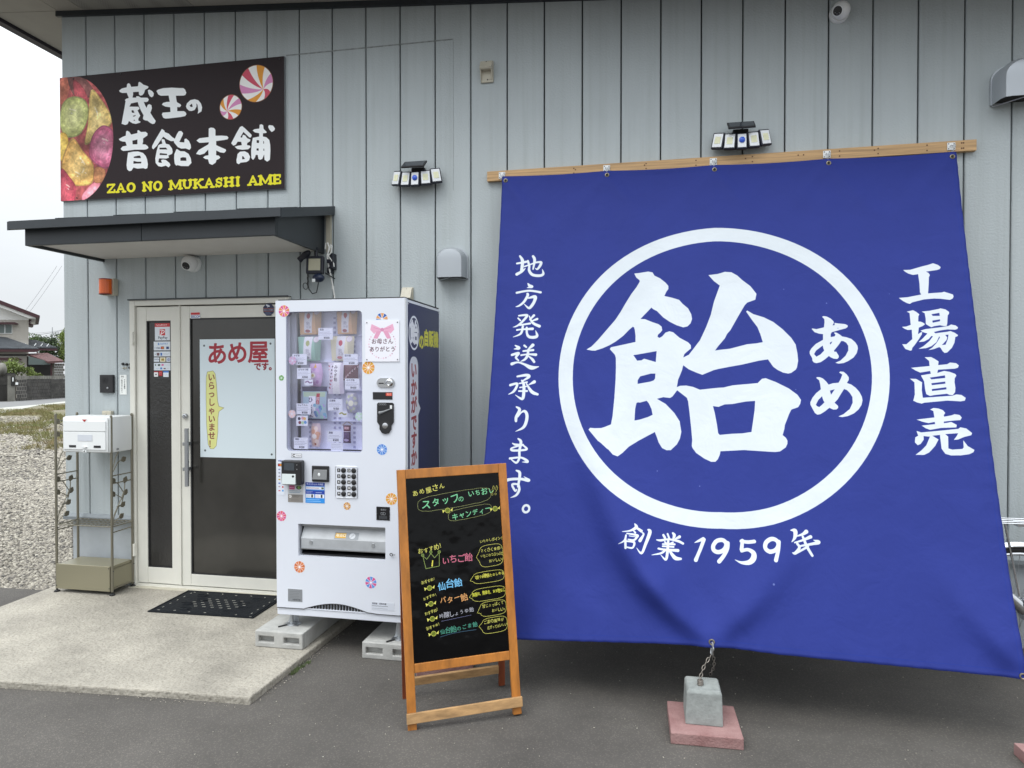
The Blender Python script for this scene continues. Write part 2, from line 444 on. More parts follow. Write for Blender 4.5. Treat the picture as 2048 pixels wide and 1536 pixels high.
# slab gets pits and grains
t = m_slab.node_tree; b = t.nodes['Principled BSDF']
g = t.nodes.new('ShaderNodeNewGeometry'); v = t.nodes.new('ShaderNodeTexNoise'); v.inputs['Scale'].default_value = 85; v.inputs['Detail'].default_value = 3
t.links.new(g.outputs['Position'], v.inputs['Vector'])
r = t.nodes.new('ShaderNodeValToRGB'); r.color_ramp.elements[0].position = .36; r.color_ramp.elements[0].color = (.62, .61, .58, 1)
r.color_ramp.elements[1].position = .52; r.color_ramp.elements[1].color = (1.04, 1.04, 1.04, 1)
t.links.new(v.outputs['Fac'], r.inputs[0])
mm = t.nodes.new('ShaderNodeMix'); mm.data_type = 'RGBA'; mm.blend_type = 'MULTIPLY'; mm.inputs['Factor'].default_value = .55
src = b.inputs['Base Color'].links[0].from_socket
t.links.new(src, mm.inputs['A']); t.links.new(r.outputs[0], mm.inputs['B']); t.links.new(mm.outputs['Result'], b.inputs['Base Color'])

# ------------------------------------------------------------------ ground
def sheet(name, poly, z0, z1, m): return struct(name, MB().prism(poly, z0, z1, 'z'), m)
m_soil = mat('gravel_soil', (.17, .16, .14), .95, bump=1., bscale=40, var=.35, vscale=18)
m_grassy = mat('dry_grass_soil', (.125, .12, .055), .95, var=.7, vscale=1.1, vcol=(.19, .165, .125), bump=.8, bscale=30, detail=8)
m_road = mat('road_asphalt', (.17, .17, .17), .9, var=.12, vscale=2)
m_kerb = mat('road_edge_concrete', (.40, .40, .36), .9, var=.15, vscale=2)
sheet('ground', [(-160, -120), (120, -120), (120, 180), (-160, 180)], -.5, -.03, m_soil)
sheet('asphalt_forecourt', [(-60, -60), (40, -60), (40, .05), (-4.10, .05), (-4.22, -.14), (-4.9, -.16), (-60, -.6)], -.3, 0, m_asphalt)
b = MB().prism([(-4.215, -.02), (-1.79, -.02), (-1.832, -1.41), (-2.3, -1.425), (-3.17, -1.49), (-4.02, -1.55), (-4.19, -.6)], -.2, .036, 'z')
slab = struct('entrance_slab', b, m_slab)
bv = slab.modifiers.new('bev', 'BEVEL'); bv.width = .008; bv.segments = 2; bv.limit_method = 'ANGLE'
sheet('gravel_lot', [(-4.25, -.14), (-4.25, 20), (-20, 16.5), (-23, 14.5), (-40, -1), (-40, -.5), (-4.9, -.16)], -.2, -.012, m_soil)
sheet('grass_verge', [(-14.0, 6.5), (-9, 16), (-9, 30), (-33.2, 32), (-30.2, 24.7), (-25.6, 18.5), (-36, 6), (-30, 2)], -.2, .002, m_grassy)
sheet('street', [(-29.7, 22.2), (-31, 25.4), (-33.2, 29.3), (-37, 60), (-42, 60), (-38.45, 34.6), (-36.2, 28.6), (-60, 5), (-52, 0)], -.2, .012, m_road)
sheet('kerb_strip', [(-25.6, 18.5), (-30.2, 24.7), (-33.2, 32), (-36, 60), (-37, 60), (-33.2, 29.3), (-31, 25.4), (-29.7, 22.2), (-52, 0), (-48, -3)], -.2, .016, m_kerb)

# loose gravel: real stones, too many to count
def stones(name, pts, size, m, seed=1):
    rg = np.random.default_rng(seed); t = (1 + 5 ** .5) / 2
    ico = np.array([(-1, t, 0), (1, t, 0), (-1, -t, 0), (1, -t, 0), (0, -1, t), (0, 1, t), (0, -1, -t), (0, 1, -t), (t, 0, -1), (t, 0, 1), (-t, 0, -1), (-t, 0, 1)]) / 1.9
    F = np.array([(0, 11, 5), (0, 5, 1), (0, 1, 7), (0, 7, 10), (0, 10, 11), (1, 5, 9), (5, 11, 4), (11, 10, 2), (10, 7, 6), (7, 1, 8), (3, 9, 4), (3, 4, 2), (3, 2, 6), (3, 6, 8), (3, 8, 9), (4, 9, 5), (2, 4, 11), (6, 2, 10), (8, 6, 7), (9, 8, 1)])
    n = len(pts); V = np.repeat(ico[None], n, 0) * rg.uniform(.75, 1.25, (n, 12, 1))
    sc = np.array(size)[:, None] * rg.uniform([.8, .6, .35], [1.3, 1., .75], (n, 3)); V = V * sc[:, None, :]
    a = rg.uniform(0, 6.28, n); ca, sa = np.cos(a)[:, None], np.sin(a)[:, None]
    X = V[..., 0] * ca - V[..., 1] * sa; Y = V[..., 0] * sa + V[..., 1] * ca; tl = rg.uniform(-.5, .5, n)[:, None]
    Z = V[..., 2] + X * tl * .6
    V = np.stack([X, Y, Z], -1) + pts[:, None, :]
    me = bpy.data.meshes.new(name); nf = n * 20
    me.vertices.add(n * 12); me.vertices.foreach_set('co', V.astype(np.float32).ravel())
    fi = (F[None] + (np.arange(n) * 12)[:, None, None]).ravel()
    me.loops.add(nf * 3); me.loops.foreach_set('vertex_index', fi.astype(np.int32))
    me.polygons.add(nf); me.polygons.foreach_set('loop_start', np.arange(0, nf * 3, 3, dtype=np.int32)); me.polygons.foreach_set('loop_total', np.full(nf, 3, np.int32))
    me.update(); me.validate()
    at = me.attributes.new('tone', 'FLOAT', 'FACE'); at.data.foreach_set('value', np.repeat(rg.uniform(0, 1, n), 20).astype(np.float32))
    me.materials.append(m); o = bpy.data.objects.new(name, me); COL.objects.link(o); o['kind'] = 'stuff'; return o
m_stone = bpy.data.materials.new('gravel_stone'); m_stone.use_nodes = True
t = m_stone.node_tree; b = t.nodes['Principled BSDF']; b.inputs['Roughness'].default_value = .85
at = t.nodes.new('ShaderNodeAttribute'); at.attribute_name = 'tone'; r = t.nodes.new('ShaderNodeValToRGB')
r.color_ramp.elements[0].color = (.075, .07, .065, 1); r.color_ramp.elements[1].color = (.47, .44, .37, 1)
e = r.color_ramp.elements.new(.3); e.color = (.215, .195, .165, 1); e = r.color_ramp.elements.new(.75); e.color = (.36, .33, .275, 1)
t.links.new(at.outputs['Fac'], r.inputs[0]); t.links.new(r.outputs[0], b.inputs['Base Color'])
def wedge(n, y0, y1, spread, pw):
    y = y0 + (y1 - y0) * RNG.uniform(0, 1, n) ** pw; k = RNG.uniform(-spread, spread * .0 + 1.0, n)
    xl = -1.135 * (y + 4.3); xr = np.minimum(-.975 * (y + 4.3), -4.26); x = xr + (xl - xr) * np.abs(k) * 1.05
    return x, y
x, y = wedge(15000, -.13, 4.2, .6, 1.35)
x2, y2 = wedge(8000, 3.8, 12, .3, 1.2)
x3 = RNG.uniform(-9.5, -4.27, 5000); y3 = RNG.uniform(-.12, 5, 5000)
X = np.concatenate([x, x2, x3]); Y = np.concatenate([y, y2, y3]); ok = X < -4.27
ok &= ~((Y < -.13 + .0) & (X > -4.9)); X, Y = X[ok], Y[ok]
S = .008 + .011 * RNG.uniform(0, 1, len(X)) ** 1.7 + .0016 * np.maximum(Y, 0)
Y4 = RNG.uniform(6, 17, 3500); X4 = -RNG.uniform(.95, 1.16, 3500) * (Y4 + 4.3); S4 = .015 + .03 * RNG.uniform(0, 1, 3500) ** 2
X, Y, S = np.concatenate([X, X4]), np.concatenate([Y, Y4]), np.concatenate([S, S4]); zb0 = np.where(Y > 6.5, .002, -.012)
stones('gravel', np.stack([X, Y, zb0 + S * .25], -1), S, m_stone)
k = 700; X = RNG.uniform(-3.2, 2.4, k); Y = RNG.uniform(-2.6, -.1, k); ok = ~((X < -1.78) & (Y > -1.55)); X, Y = X[ok], Y[ok]
f = RNG.uniform(0, 1, 160); X = np.concatenate([X, -1.80 - .035 * f + np.abs(RNG.normal(0, .025, 160)), -1.85 - 1.9 * f]); Y = np.concatenate([Y, -.3 - 1.1 * f, -1.425 - .045 * f - np.abs(RNG.normal(0, .02, 160))])
stones('loose_grit', np.stack([X, Y, np.full(len(X), .002)], -1), np.random.default_rng(3).uniform(.0015, .0038, len(X)), m_stone, 5)

# ------------------------------------------------------------------ the shop
shop = thing('shop_building', 'grey-green shop clad in vertical boards behind the blue banner and vending machine', 'shop building', (-4.25, 0, 0))
GX0, GS = -4.032, .24412
zs = lambda x: 4.288 - .0728 * (x + 4.249)
DX0, DX1, DZ = -3.655, -2.392, 2.128
def board(x0, x1):
    a, b_ = x0 + .0042, x1 - .0042; z0 = .545
    P = [(a, z0), (b_, z0), (b_, zs(b_)), (a, zs(a))]
    if b_ > DX0 and a < DX1:
        if a >= DX0 and b_ <= DX1: P = [(a, DZ), (b_, DZ), (b_, zs(b_)), (a, zs(a))]
        elif a < DX0: P = [(a, z0), (DX0, z0), (DX0, DZ), (b_, DZ), (b_, zs(b_)), (a, zs(a))]
        else: P = [(a, DZ), (DX1, DZ), (DX1, z0), (b_, z0), (b_, zs(b_)), (a, zs(a))]
    mb = MB(); n = len(P); e = .004; inn = [(x + (e if abs(x - a) < 1e-6 else (-e if abs(x - b_) < 1e-6 else 0)), z_) for x, z_ in P]
    vs = [(x, 0., z_) for x, z_ in inn] + [(x, .004, z_) for x, z_ in P] + [(x, .018, z_) for x, z_ in P]
    fs = [tuple(range(n))] + [(i + n * j, n * (j + 1) + i, n * (j + 1) + (i + 1) % n, (i + 1) % n + n * j) for j in (0, 1) for i in range(n)]
    return mb.add(vs, fs)
edges = [-4.245] + [GX0 + GS * k for k in range(0, 36)]
for k in range(len(edges) - 1):
    part('siding_panel', board(edges[k], edges[k + 1]), m_siding, shop)
W_END = edges[-1]
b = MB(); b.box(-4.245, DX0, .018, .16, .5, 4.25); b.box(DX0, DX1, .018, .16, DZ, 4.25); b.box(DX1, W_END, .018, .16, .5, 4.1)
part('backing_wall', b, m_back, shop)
b = MB(); b.box(-4.245, -4.23, .02, 7, .5, 4.3); b.box(-4.23, W_END, 6.9, 7, 0, 4.1); b.box(W_END, W_END + .1, 0, 7, 0, 3.9)
part('side_wall', b, m_siding, shop)
b = MB(); b.box(-4.212, DX0 - .0, .035, .2, -.02, .505); b.box(DX1, W_END, .035, .2, -.02, .505); b.box(-4.212, -4.1, .2, 6.9, -.02, .505)
part('foundation', b, m_concwall, shop)
b = MB(); b.prism([(-.016, .497), (.034, .497), (.034, .545), (-.004, .545), (-.016, .520)], -4.25, DX0 - .003, 'x'); b.prism([(-.016, .497), (.034, .497), (.034, .545), (-.004, .545), (-.016, .520)], DX1 + .003, W_END, 'x')
part('base_flashing', b, mat('flashing', (.25, .275, .29), .45, .4), shop)
b = MB(); b.prism([(-4.27, zs(-4.27) - .050), (W_END, zs(W_END) - .050), (W_END, zs(W_END) - .012), (-4.27, zs(-4.27) - .012)], -.022, -.002, 'y')
part('eave_trim', b, m_dark, shop)
# soffit boards and roof edge (the roof falls gently to the right)
m_vent = mat('perforated_soffit', (.30, .29, .26), .8)
t = m_vent.node_tree; bb = t.nodes['Principled BSDF']; g = t.nodes.new('ShaderNodeNewGeometry'); v = t.nodes.new('ShaderNodeTexVoronoi'); v.inputs['Scale'].default_value = 70; v.inputs['Randomness'].default_value = 0
t.links.new(g.outputs['Position'], v.inputs['Vector']); r = t.nodes.new('ShaderNodeValToRGB'); r.color_ramp.elements[0].position = .22; r.color_ramp.elements[0].color = (.07, .07, .07, 1)
r.color_ramp.elements[1].position = .3; r.color_ramp.elements[1].color = (.30, .29, .26, 1); t.links.new(v.outputs['Distance'], r.inputs[0]); t.links.new(r.outputs[0], bb.inputs['Base Color'])
def soff(x0, x1, y0, y1, m=m_soffit, g=.0025):
    z_ = lambda x: zs(x) - .011
    mb = MB(); xa, xb, ya, yb = x0 + g, x1 - g, y0 + g, y1 - g
    vs = [(xa, ya, z_(xa)), (xb, ya, z_(xb)), (xb, yb, z_(xb)), (xa, yb, z_(xa))]; vs += [(p[0], p[1], p[2] + .012) for p in vs]
    mb.add(vs, [(0, 1, 2, 3), (7, 6, 5, 4), (0, 4, 5, 1), (1, 5, 6, 2), (2, 6, 7, 3), (3, 7, 4, 0)])
    part('soffit_panel', mb, m, shop)
soff(-4.83, -4.25, -.50, -.02); soff(-4.83, -4.25, -.02, 1.8); soff(-4.83, -4.25, 1.8, 3.6); soff(-4.83, -4.25, 3.6, 7)
soff(-4.25, -4.03, -.50, .0)
xx = -4.03
for k in range(10): soff(xx, xx + .91, -.42, .0, m_vent if k in (0, 4, 8) else m_soffit); soff(xx, xx + .91, -.50, -.42); xx += .91
b = MB()
def zr(x): return zs(x) + .004
b.add([(-4.9, -.57, zr(-4.9)), (W_END, -.57, zr(W_END)), (W_END, 7.2, zr(W_END)), (-4.9, 7.2, zr(-4.9)), (-4.9, -.57, zr(-4.9) + .14), (W_END, -.57, zr(W_END) + .14), (W_END, 7.2, zr(W_END) + .14), (-4.9, 7.2, zr(-4.9) + .14)], [(0, 1, 2, 3), (7, 6, 5, 4), (0, 4, 5, 1), (1, 5, 6, 2), (2, 6, 7, 3), (3, 7, 4, 0)])
part('roof', b, m_dark, shop)
b = MB(); z9 = zr(-4.87)
b.box(-4.90, -4.833, -.57, 7.2, z9 - .045, z9 + .1); part('verge_board', b, mat('verge_purple_black', (.030, .024, .036), .5), shop)
b = MB(); b.add([(-4.9, -.57, zr(-4.9) - .1), (W_END, -.57, zr(W_END) - .1), (W_END, -.505, zr(W_END) - .1), (-4.9, -.505, zr(-4.9) - .1), (-4.9, -.57, zr(-4.9) - .001), (W_END, -.57, zr(W_END) - .001), (W_END, -.505, zr(W_END) - .001), (-4.9, -.505, zr(-4.9) - .001)], [(0, 1, 2, 3), (7, 6, 5, 4), (0, 4, 5, 1), (1, 5, 6, 2), (2, 6, 7, 3), (3, 7, 4, 0)])
part('gutter_board', b, m_dark, shop)
# old sealant line and stains left by a removed sign
b = MB(); b.box(-2.42, -1.22, -.0012, .0, 3.790, 3.799); b.box(-1.2215, -1.2195, -.001, .0, 2.80, 3.79)
part('sealant_line', b, mat('old_sealant', (.27, .29, .29), .8, var=.4, vscale=25), shop)
# canopy over the door
cn = part('canopy', MB().box(-3.885, -2.16, -.60, -.002, 2.432, 2.445), mat('canopy_ceiling', (.62, .60, .56), .8, var=.05), shop)
b = MB(); b.box(-3.905, -3.05, -.635, -.612, 2.412, 2.535, .003); part('canopy_fascia', b, m_dark, cn)
b = MB(); b.box(-3.047, -2.140, -.635, -.612, 2.412, 2.535, .003); part('canopy_fascia', b, m_dark, cn)
for x0, x1 in ((-3.905, -3.885), (-2.160, -2.140)):
    b = MB(); b.prism([(-.611, 2.412), (-.001, 2.412), (-.001, 2.70), (-.611, 2.545)], x0, x1, 'x'); part('canopy_cheek', b, m_dark, cn)
b = MB(); b.prism([(-.70, 2.540), (-.70, 2.556), (-.002, 2.736), (-.002, 2.715)], -3.955, -2.062, 'x')
b.box(-3.952, -2.065, -.705, -.690, 2.505, 2.557); part('canopy_roof', b, m_dark, cn)
for x in (-2.0755, -3.969): b = MB(); b.prism([(-.70, 2.500), (-.70, 2.556), (-.002, 2.736), (-.002, 2.676)], x, x + .013, 'x'); part('canopy_edge_trim', b, m_dark, cn)
for k in range(4): x = -3.62 + .42 * k; b = MB(); b.prism([(-.69, 2.560), (-.69, 2.566), (-.004, 2.744), (-.004, 2.737)], x, x + .02, 'x'); part('canopy_seam', b, m_dark, cn)
b = MB(); b.box(-2.12, -2.085, -.02, -.001, 2.42, 2.70); part('canopy_end_flashing', b, m_beige, cn)
# door unit
dr = part('door_frame', MB().box(-3.652, -3.611, -.035, .12, .04, 2.121, .002).box(-2.432, -2.394, -.035, .12, .04, 2.121, .002).box(-3.610, -2.433, -.035, .12, 2.080, 2.121, .002).box(-3.610, -2.433, -.03, .12, .036, .056), m_frame, shop)
b = MB(); b.box(-3.655, -2.391, -.05, -.0355, 2.118, 2.128); part('door_drip_cap', b, m_dark, dr)
def leaf(nm, x0, x1, gx0, gx1, gz0, gz1, z0=.062, z1=2.072):
    b = MB(); y0, y1 = -.018, .022
    b.box(x0, gx0, y0, y1, z0, z1, .002).box(gx1, x1, y0, y1, z0, z1, .002).box(gx0, gx1, y0 + .002, y1, gz1, z1 - .001, .002).box(gx0, gx1, y0 + .002, y1, z0 + .001, gz0, .002)
    o = part(nm, b, m_frame, shop)
    b = MB(); w = .008
    b.box(gx0, gx0 + w, y0 + .006, y0 + .012, gz0, gz1).box(gx1 - w, gx1, y0 + .006, y0 + .012, gz0, gz1).box(gx0, gx1, y0 + .005, y0 + .0115, gz1 - w, gz1).box(gx0, gx1, y0 + .005, y0 + .0115, gz0, gz0 + w)
    part('glazing_bead', b, m_blackm, o); return o
sl = leaf('sidelight', -3.608, -3.252, -3.528, -3.327, .178, 1.971)
part('pane', MB().box(-3.522, -3.333, -.003, .003, .184, 1.965), m_frost, sl)
dl = leaf('door', -3.246, -2.434, -3.175, -2.503, .145, 1.985)
part('pane', MB().box(-3.169, -2.509, -.003, .003, .151, 1.979), m_glass_dark, dl)
part('mullion', MB().box(-3.2515, -3.2465, -.028, .02, .058, 2.079), m_frame, dr)
b = MB(); b.tube([(-3.153, -.085, .79), (-3.153, -.085, 1.20)], .0145, 14); h = part('handle', b, mat('handle_metal', (.33, .34, .35), .42, .6), dl, smooth=True)
b = MB(); b.box(-3.200, -3.166, -.07, -.018, 1.075, 1.100, .003).box(-3.200, -3.166, -.07, -.018, .895, .920, .003).box(-3.212, -3.196, -.026, -.0185, .875, 1.12, .002)
part('handle_bracket', b, m_alu, dl)
b = MB(); b.lathe([(.021, 0), (.021, -.012), (.017, -.018), (.009, -.020), (.009, -.016)], (-3.208, -.0185, 1.283), 20, 'y'); b.box(-3.2095, -3.2065, -.040, -.035, 1.276, 1.290); part('lock', b, m_chrome, dl, smooth=True)
for z_ in (1.845, .305):
    b = MB(); b.cyl((-3.620, -.042, z_ - .045), (-3.620, -.042, z_ + .045), .010, n=12).box(-3.634, -3.606, -.041, -.0355, z_ - .040, z_ + .040); part('hinge', b, m_frame, dl, smooth=True)
# door sill
part('door_sill', MB().box(-3.655, -2.39, -.07, .03, .030, .0415), m_beige, dr)
# interior floor and dark room behind the glass
b = MB(); b.box(-3.9, -2.2, .17, 2.2, .0, .03); part('interior_floor', b, mat('interior_floor', (.12, .1, .08), .6), shop)
b = MB(); b.box(-3.95, -2.15, 2.2, 2.25, 0, 2.6).box(-3.95, -3.9, .17, 2.2, 0, 2.6).box(-2.2, -2.15, .17, 2.2, 0, 2.6).box(-3.95, -2.15, .17, 2.25, 2.6, 2.65); part('interior_wall', b, mat('interior_wall', (.3, .28, .25), .8), shop)

# ------------------------------------------------------------------ across the lot: houses, block wall, plants
_y = R(-10.87); _p = R(.79)
FW = np.array([math.sin(_y) * math.cos(_p), math.cos(_y) * math.cos(_p), -math.sin(_p)]); RT = np.array([math.cos(_y), -math.sin(_y), 0]); DN = np.cross(FW, RT)
VD = np.array([-.727, .687, 0.]); VR = np.array([.687, .727, 0.]); ANG = math.atan2(.727, .687)
def site(a, b_, d):
    """a measured sight line (survey of the photo) met with the vertical plane d metres down the lot: (across, up)"""
    px, py = a / 6.143, 600 + b_ / 6.143
    v = RT * (px - 1024) / 1340 + DN * (py - 768) / 1340 + FW
    k = d / (v @ VD); return (float(v @ VR) * k, 1.58 + v[2] * k)
def site_thing(name, label, cat, a, b_, d, group=None):
    s, z_ = site(a, b_, d); o = thing(name, label, cat, (VD[0] * d + VR[0] * s, -4.3 + VD[1] * d + VR[1] * s, 0), ANG, group); o['s0'] = s; o['d0'] = d; return o
def sp_(root, a, b_, d): s, z_ = site(a, b_, d); return (s - root['s0'], z_)
def spoly(root, pts, d): return [sp_(root, a, b_, d) for a, b_ in pts]
def slocal(root, mb, pts, d, t, ):   # outline at depth d, real thickness t going back
    P = spoly(root, pts, d); return mb.prism(P, d - root['d0'], d + t - root['d0'], 'y')
m_hw = mat('house_white', (.74, .74, .72), .8); m_hb = mat('house_beige_ribbed', (.50, .475, .43), .75); m_red = mat('oxide_red', (.045, .012, .016), .5)
m_tile = mat('roof_tile', (.055, .063, .072), .6, var=.3, vscale=3); m_rust = mat('red_sheet_roof', (.13, .062, .062), .55, var=.25, vscale=2); m_hg = mat('house_glass', (.10, .125, .12), .15)
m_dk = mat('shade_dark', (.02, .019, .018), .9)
hs = site_thing('tiled_house', 'two storey white and beige house with dark red eaves and grey tiled lower roof', 'house', 100, 1245, 60)
D = 60
part('upper_wall', slocal(hs, MB(), [(-900, 1250), (350, 1250), (350, 246), (-900, 246)], D, 7), m_hb, hs, world=False)
part('gable_wall', slocal(hs, MB(), [(-900, 244), (352, 244), (352, 190), (-120, 0), (-560, -150), (-900, 0)], D - .04, 7.1), m_hw, hs, world=False)
# ribs of the metal cladding
b = MB()
for k in range(26):
    s0 = sp_(hs, -60 + 16 * k, 300, D)[0]; zt = sp_(hs, 0, 250, D)[1]; zb = sp_(hs, 0, 480, D)[1]; b.box(s0, s0 + .03, -.03, .001, zb, zt)
r_ = part('cladding_rib', b, m_hb, hs, world=False, kind='stuff')
b = MB(); slocal(hs, b, [(-560, -215), (490, 190), (490, 212), (440, 216), (-560, -165)], D - .9, 8.6); part('roof', b, m_red, hs, world=False)
part('eave_board', slocal(hs, MB(), [(-560, -160), (440, 217), (440, 225), (352, 222), (-560, -128)], D - .75, 8.2), m_hw, hs, world=False)
wn = part('window', slocal(hs, MB(), [(-130, 300), (150, 300), (150, 412), (-130, 412)], D - .10, .09), m_white, hs, world=False)
for q in ((-120, 54), (66, 144)): part('pane', slocal(hs, MB(), [(q[0], 306), (q[1], 306), (q[1], 404), (q[0], 404)], D - .13, .02), m_hg, wn, world=False)
part('window_awning', slocal(hs, MB(), [(-150, 272), (180, 272), (226, 292), (222, 297), (-150, 297)], D - .5, .5), m_red, hs, world=False)
part('side_eave', slocal(hs, MB(), [(352, 285), (412, 300), (396, 312), (352, 305)], D + .5, 3), m_red, hs, world=False)
part('side_eave', slocal(hs, MB(), [(354, 225), (392, 236), (372, 262), (354, 272)], D + .5, 3), m_red, hs, world=False)
def tiled(pts, d0_, d1_, lab=None):
    """sloping roof: near edge (eave) at depth d0_, far edge (ridge) at d1_"""
    (e0, e1), (r0, r1) = pts; mb = MB()
    A, B_ = sp_(hs, *e0, d0_), sp_(hs, *e1, d0_); C_, D_ = sp_(hs, *r1, d1_), sp_(hs, *r0, d1_); n = 46
    y0, y1 = d0_ - D, d1_ - D
    o = [(A[0], y0, A[1]), (B_[0], y0, B_[1]), (C_[0], y1, C_[1]), (D_[0], y1, D_[1])]
    mb.add(o + [(p[0], p[1], p[2] - .12) for p in o], [(0, 1, 2, 3), (7, 6, 5, 4), (0, 4, 5, 1), (1, 5, 6, 2), (2, 6, 7, 3), (3, 7, 4, 0)])
    rf = part('tiled_roof', mb, m_tile, hs, world=False); mb = MB()
    for k in range(n + 1):
        f = k / n; p = Vector(o[0]).lerp(Vector(o[1]), f); q = Vector(o[3]).lerp(Vector(o[2]), f); mb.tube([p + Vector((0, -.02, .03)), q + Vector((0, 0, .03))], .045, 5)
    part('tile_row', mb, m_tile, rf, world=False, kind='stuff'); return o
tiled((((-500, 602), (470, 604)), ((-500, 400), (80, 470))), D - 2.6, D - .06)
tiled((((420, 594), (700, 592)), ((180, 485), (440, 500))), D - .6, D + 2.5)
part('eave_gutter', slocal(hs, MB(), [(-500, 606), (470, 606), (470, 632), (420, 640), (-500, 630)], D - 2.66, .25), m_red, hs, world=False)
part('eave_gutter', slocal(hs, MB(), [(440, 597), (705, 597), (700, 622), (440, 618)], D - .7, .2), m_red, hs, world=False)
b = MB()
for a_, b2 in ((30, 560), (120, 562), (205, 564), (290, 566), (420, 562), (500, 565), (575, 568)):
    s0, z0 = sp_(hs, a_, b2, D - 1.6); b.tube([(s0, -1.6, z0), (s0 + .12, -1.5, z0 + .18)], .02, 5)
part('snow_stop', b, m_white, hs, world=False, kind='stuff')
part('lower_wall', slocal(hs, MB(), [(-500, 1245), (332, 1245), (332, 636), (-500, 636)], D - 1.9, 1.8), m_hb, hs, world=False)
part('wall_band', slocal(hs, MB(), [(-500, 684), (332, 684), (332, 668), (-500, 668)], D - 1.96, .05), m_dk, hs, world=False)
part('lower_awning', slocal(hs, MB(), [(-500, 708), (215, 708), (268, 728), (262, 736), (-500, 736)], D - 2.5, .6), m_red, hs, world=False)

cp = site_thing('carport', 'lean-to shed with faded red sheet roof beside the tiled house', 'shed', 560, 1245, 56); E_ = 56
mb = MB(); A, B_, C_, D_ = sp_(cp, 600, 760, E_ - 1), sp_(cp, 775, 752, E_ - 1), sp_(cp, 580, 655, E_ + 2), sp_(cp, 335, 662, E_ + 2)
o_ = [(A[0], -1, A[1]), (B_[0], -1, B_[1]), (C_[0], 2, C_[1]), (D_[0], 2, D_[1])]
mb.add(o_ + [(p[0], p[1], p[2] - .1) for p in o_], [(0, 1, 2, 3), (7, 6, 5, 4), (0, 4, 5, 1), (1, 5, 6, 2), (2, 6, 7, 3), (3, 7, 4, 0)]); part('roof', mb, m_rust, cp, world=False)
mb = MB(); n = 14
for k in range(n + 1):
    f = k / n; p = Vector(o_[0]).lerp(Vector(o_[1]), f); q = Vector(o_[3]).lerp(Vector(o_[2]), f); mb.tube([p + Vector((0, -.02, .01)), q], .04, 5)
part('sheet_rib', mb, m_rust, cp, world=False, kind='stuff')
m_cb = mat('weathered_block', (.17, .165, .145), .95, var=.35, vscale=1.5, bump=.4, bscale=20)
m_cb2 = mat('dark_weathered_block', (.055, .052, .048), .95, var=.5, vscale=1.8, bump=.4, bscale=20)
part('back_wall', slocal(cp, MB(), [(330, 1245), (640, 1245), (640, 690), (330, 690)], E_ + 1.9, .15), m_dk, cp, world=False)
part('post', slocal(cp, MB(), [(622, 960), (640, 960), (640, 775), (622, 775)], E_ - .6, .12), m_red, cp, world=False)
part('beam', slocal(cp, MB(), [(350, 795), (640, 795), (640, 765), (350, 690)], E_ - .55, .1), m_hg, cp, world=False)
for r0 in range(14):                                   # stacked block wall carrying the lean-to, each block its own piece
    for c0 in range(5):
        a0 = 645 + c0 * 30 - (r0 % 2) * 14
        s0, z1 = sp_(cp, a0, 780 + 32 * r0, E_ - .5); s1, z0 = sp_(cp, a0 + 28, 780 + 32 * r0 + 30, E_ - .5)
        if z0 < -.02: continue
        part('block', MB().box(s0, s1, -.5 - random.uniform(0, .015), -.3, z0, z1), m_cb, cp, world=False)
bw = site_thing('block_wall', 'dark weathered concrete block wall along the far side of the street', 'wall', 480, 1225, 52)
# runs obliquely away, six courses
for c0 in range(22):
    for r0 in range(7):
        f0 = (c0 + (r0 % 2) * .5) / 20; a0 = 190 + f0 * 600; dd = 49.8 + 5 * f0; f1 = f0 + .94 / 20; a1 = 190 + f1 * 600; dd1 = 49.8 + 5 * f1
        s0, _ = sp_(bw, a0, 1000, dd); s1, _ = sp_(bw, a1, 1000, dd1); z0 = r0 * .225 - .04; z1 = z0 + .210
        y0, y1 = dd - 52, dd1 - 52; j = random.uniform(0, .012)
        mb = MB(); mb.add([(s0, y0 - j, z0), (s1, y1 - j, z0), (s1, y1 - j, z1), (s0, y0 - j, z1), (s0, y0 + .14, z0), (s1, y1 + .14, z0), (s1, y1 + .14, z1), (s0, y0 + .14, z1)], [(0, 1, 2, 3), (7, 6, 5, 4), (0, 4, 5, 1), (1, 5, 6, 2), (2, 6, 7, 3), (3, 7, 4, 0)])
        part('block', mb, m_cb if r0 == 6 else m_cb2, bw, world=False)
gp = site_thing('gate_post', 'grey stone gate post with a dark nameplate at the end of the block wall', 'gate post', 140, 1245, 49.4)
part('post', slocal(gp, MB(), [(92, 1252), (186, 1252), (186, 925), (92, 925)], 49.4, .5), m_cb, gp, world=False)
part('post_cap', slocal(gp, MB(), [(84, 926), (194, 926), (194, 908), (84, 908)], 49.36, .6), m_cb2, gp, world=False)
part('nameplate', slocal(gp, MB(), [(135, 1055), (182, 1055), (182, 940), (135, 940)], 49.33, .05), m_dk, gp, world=False)
part('plaque', slocal(gp, MB(), [(152, 1000), (166, 1000), (166, 952), (152, 952)], 49.30, .02), m_white, gp, world=False)
part('intercom_box', slocal(gp, MB(), [(190, 1040), (222, 1040), (222, 1012), (190, 1012)], 49.3, .1), m_white, gp, world=False)
gt = site_thing('gate', 'dark slatted gate beside the stone gate post', 'gate', 40, 1245, 49.6)
for k in range(9): part('slat', slocal(gt, MB(), [(-60 + 16 * k, 1245), (-50 + 16 * k, 1245), (-50 + 16 * k, 1040), (-60 + 16 * k, 1040)], 49.6, .04), m_dk, gt, world=False)
part('rail', slocal(gt, MB(), [(-62, 1050), (86, 1050), (86, 1040), (-62, 1040)], 49.58, .08), m_dk, gt, world=False)
sr = site_thing('garden_boulder', 'rounded grey boulder above the gate at the far left', 'boulder', 20, 1245, 51)
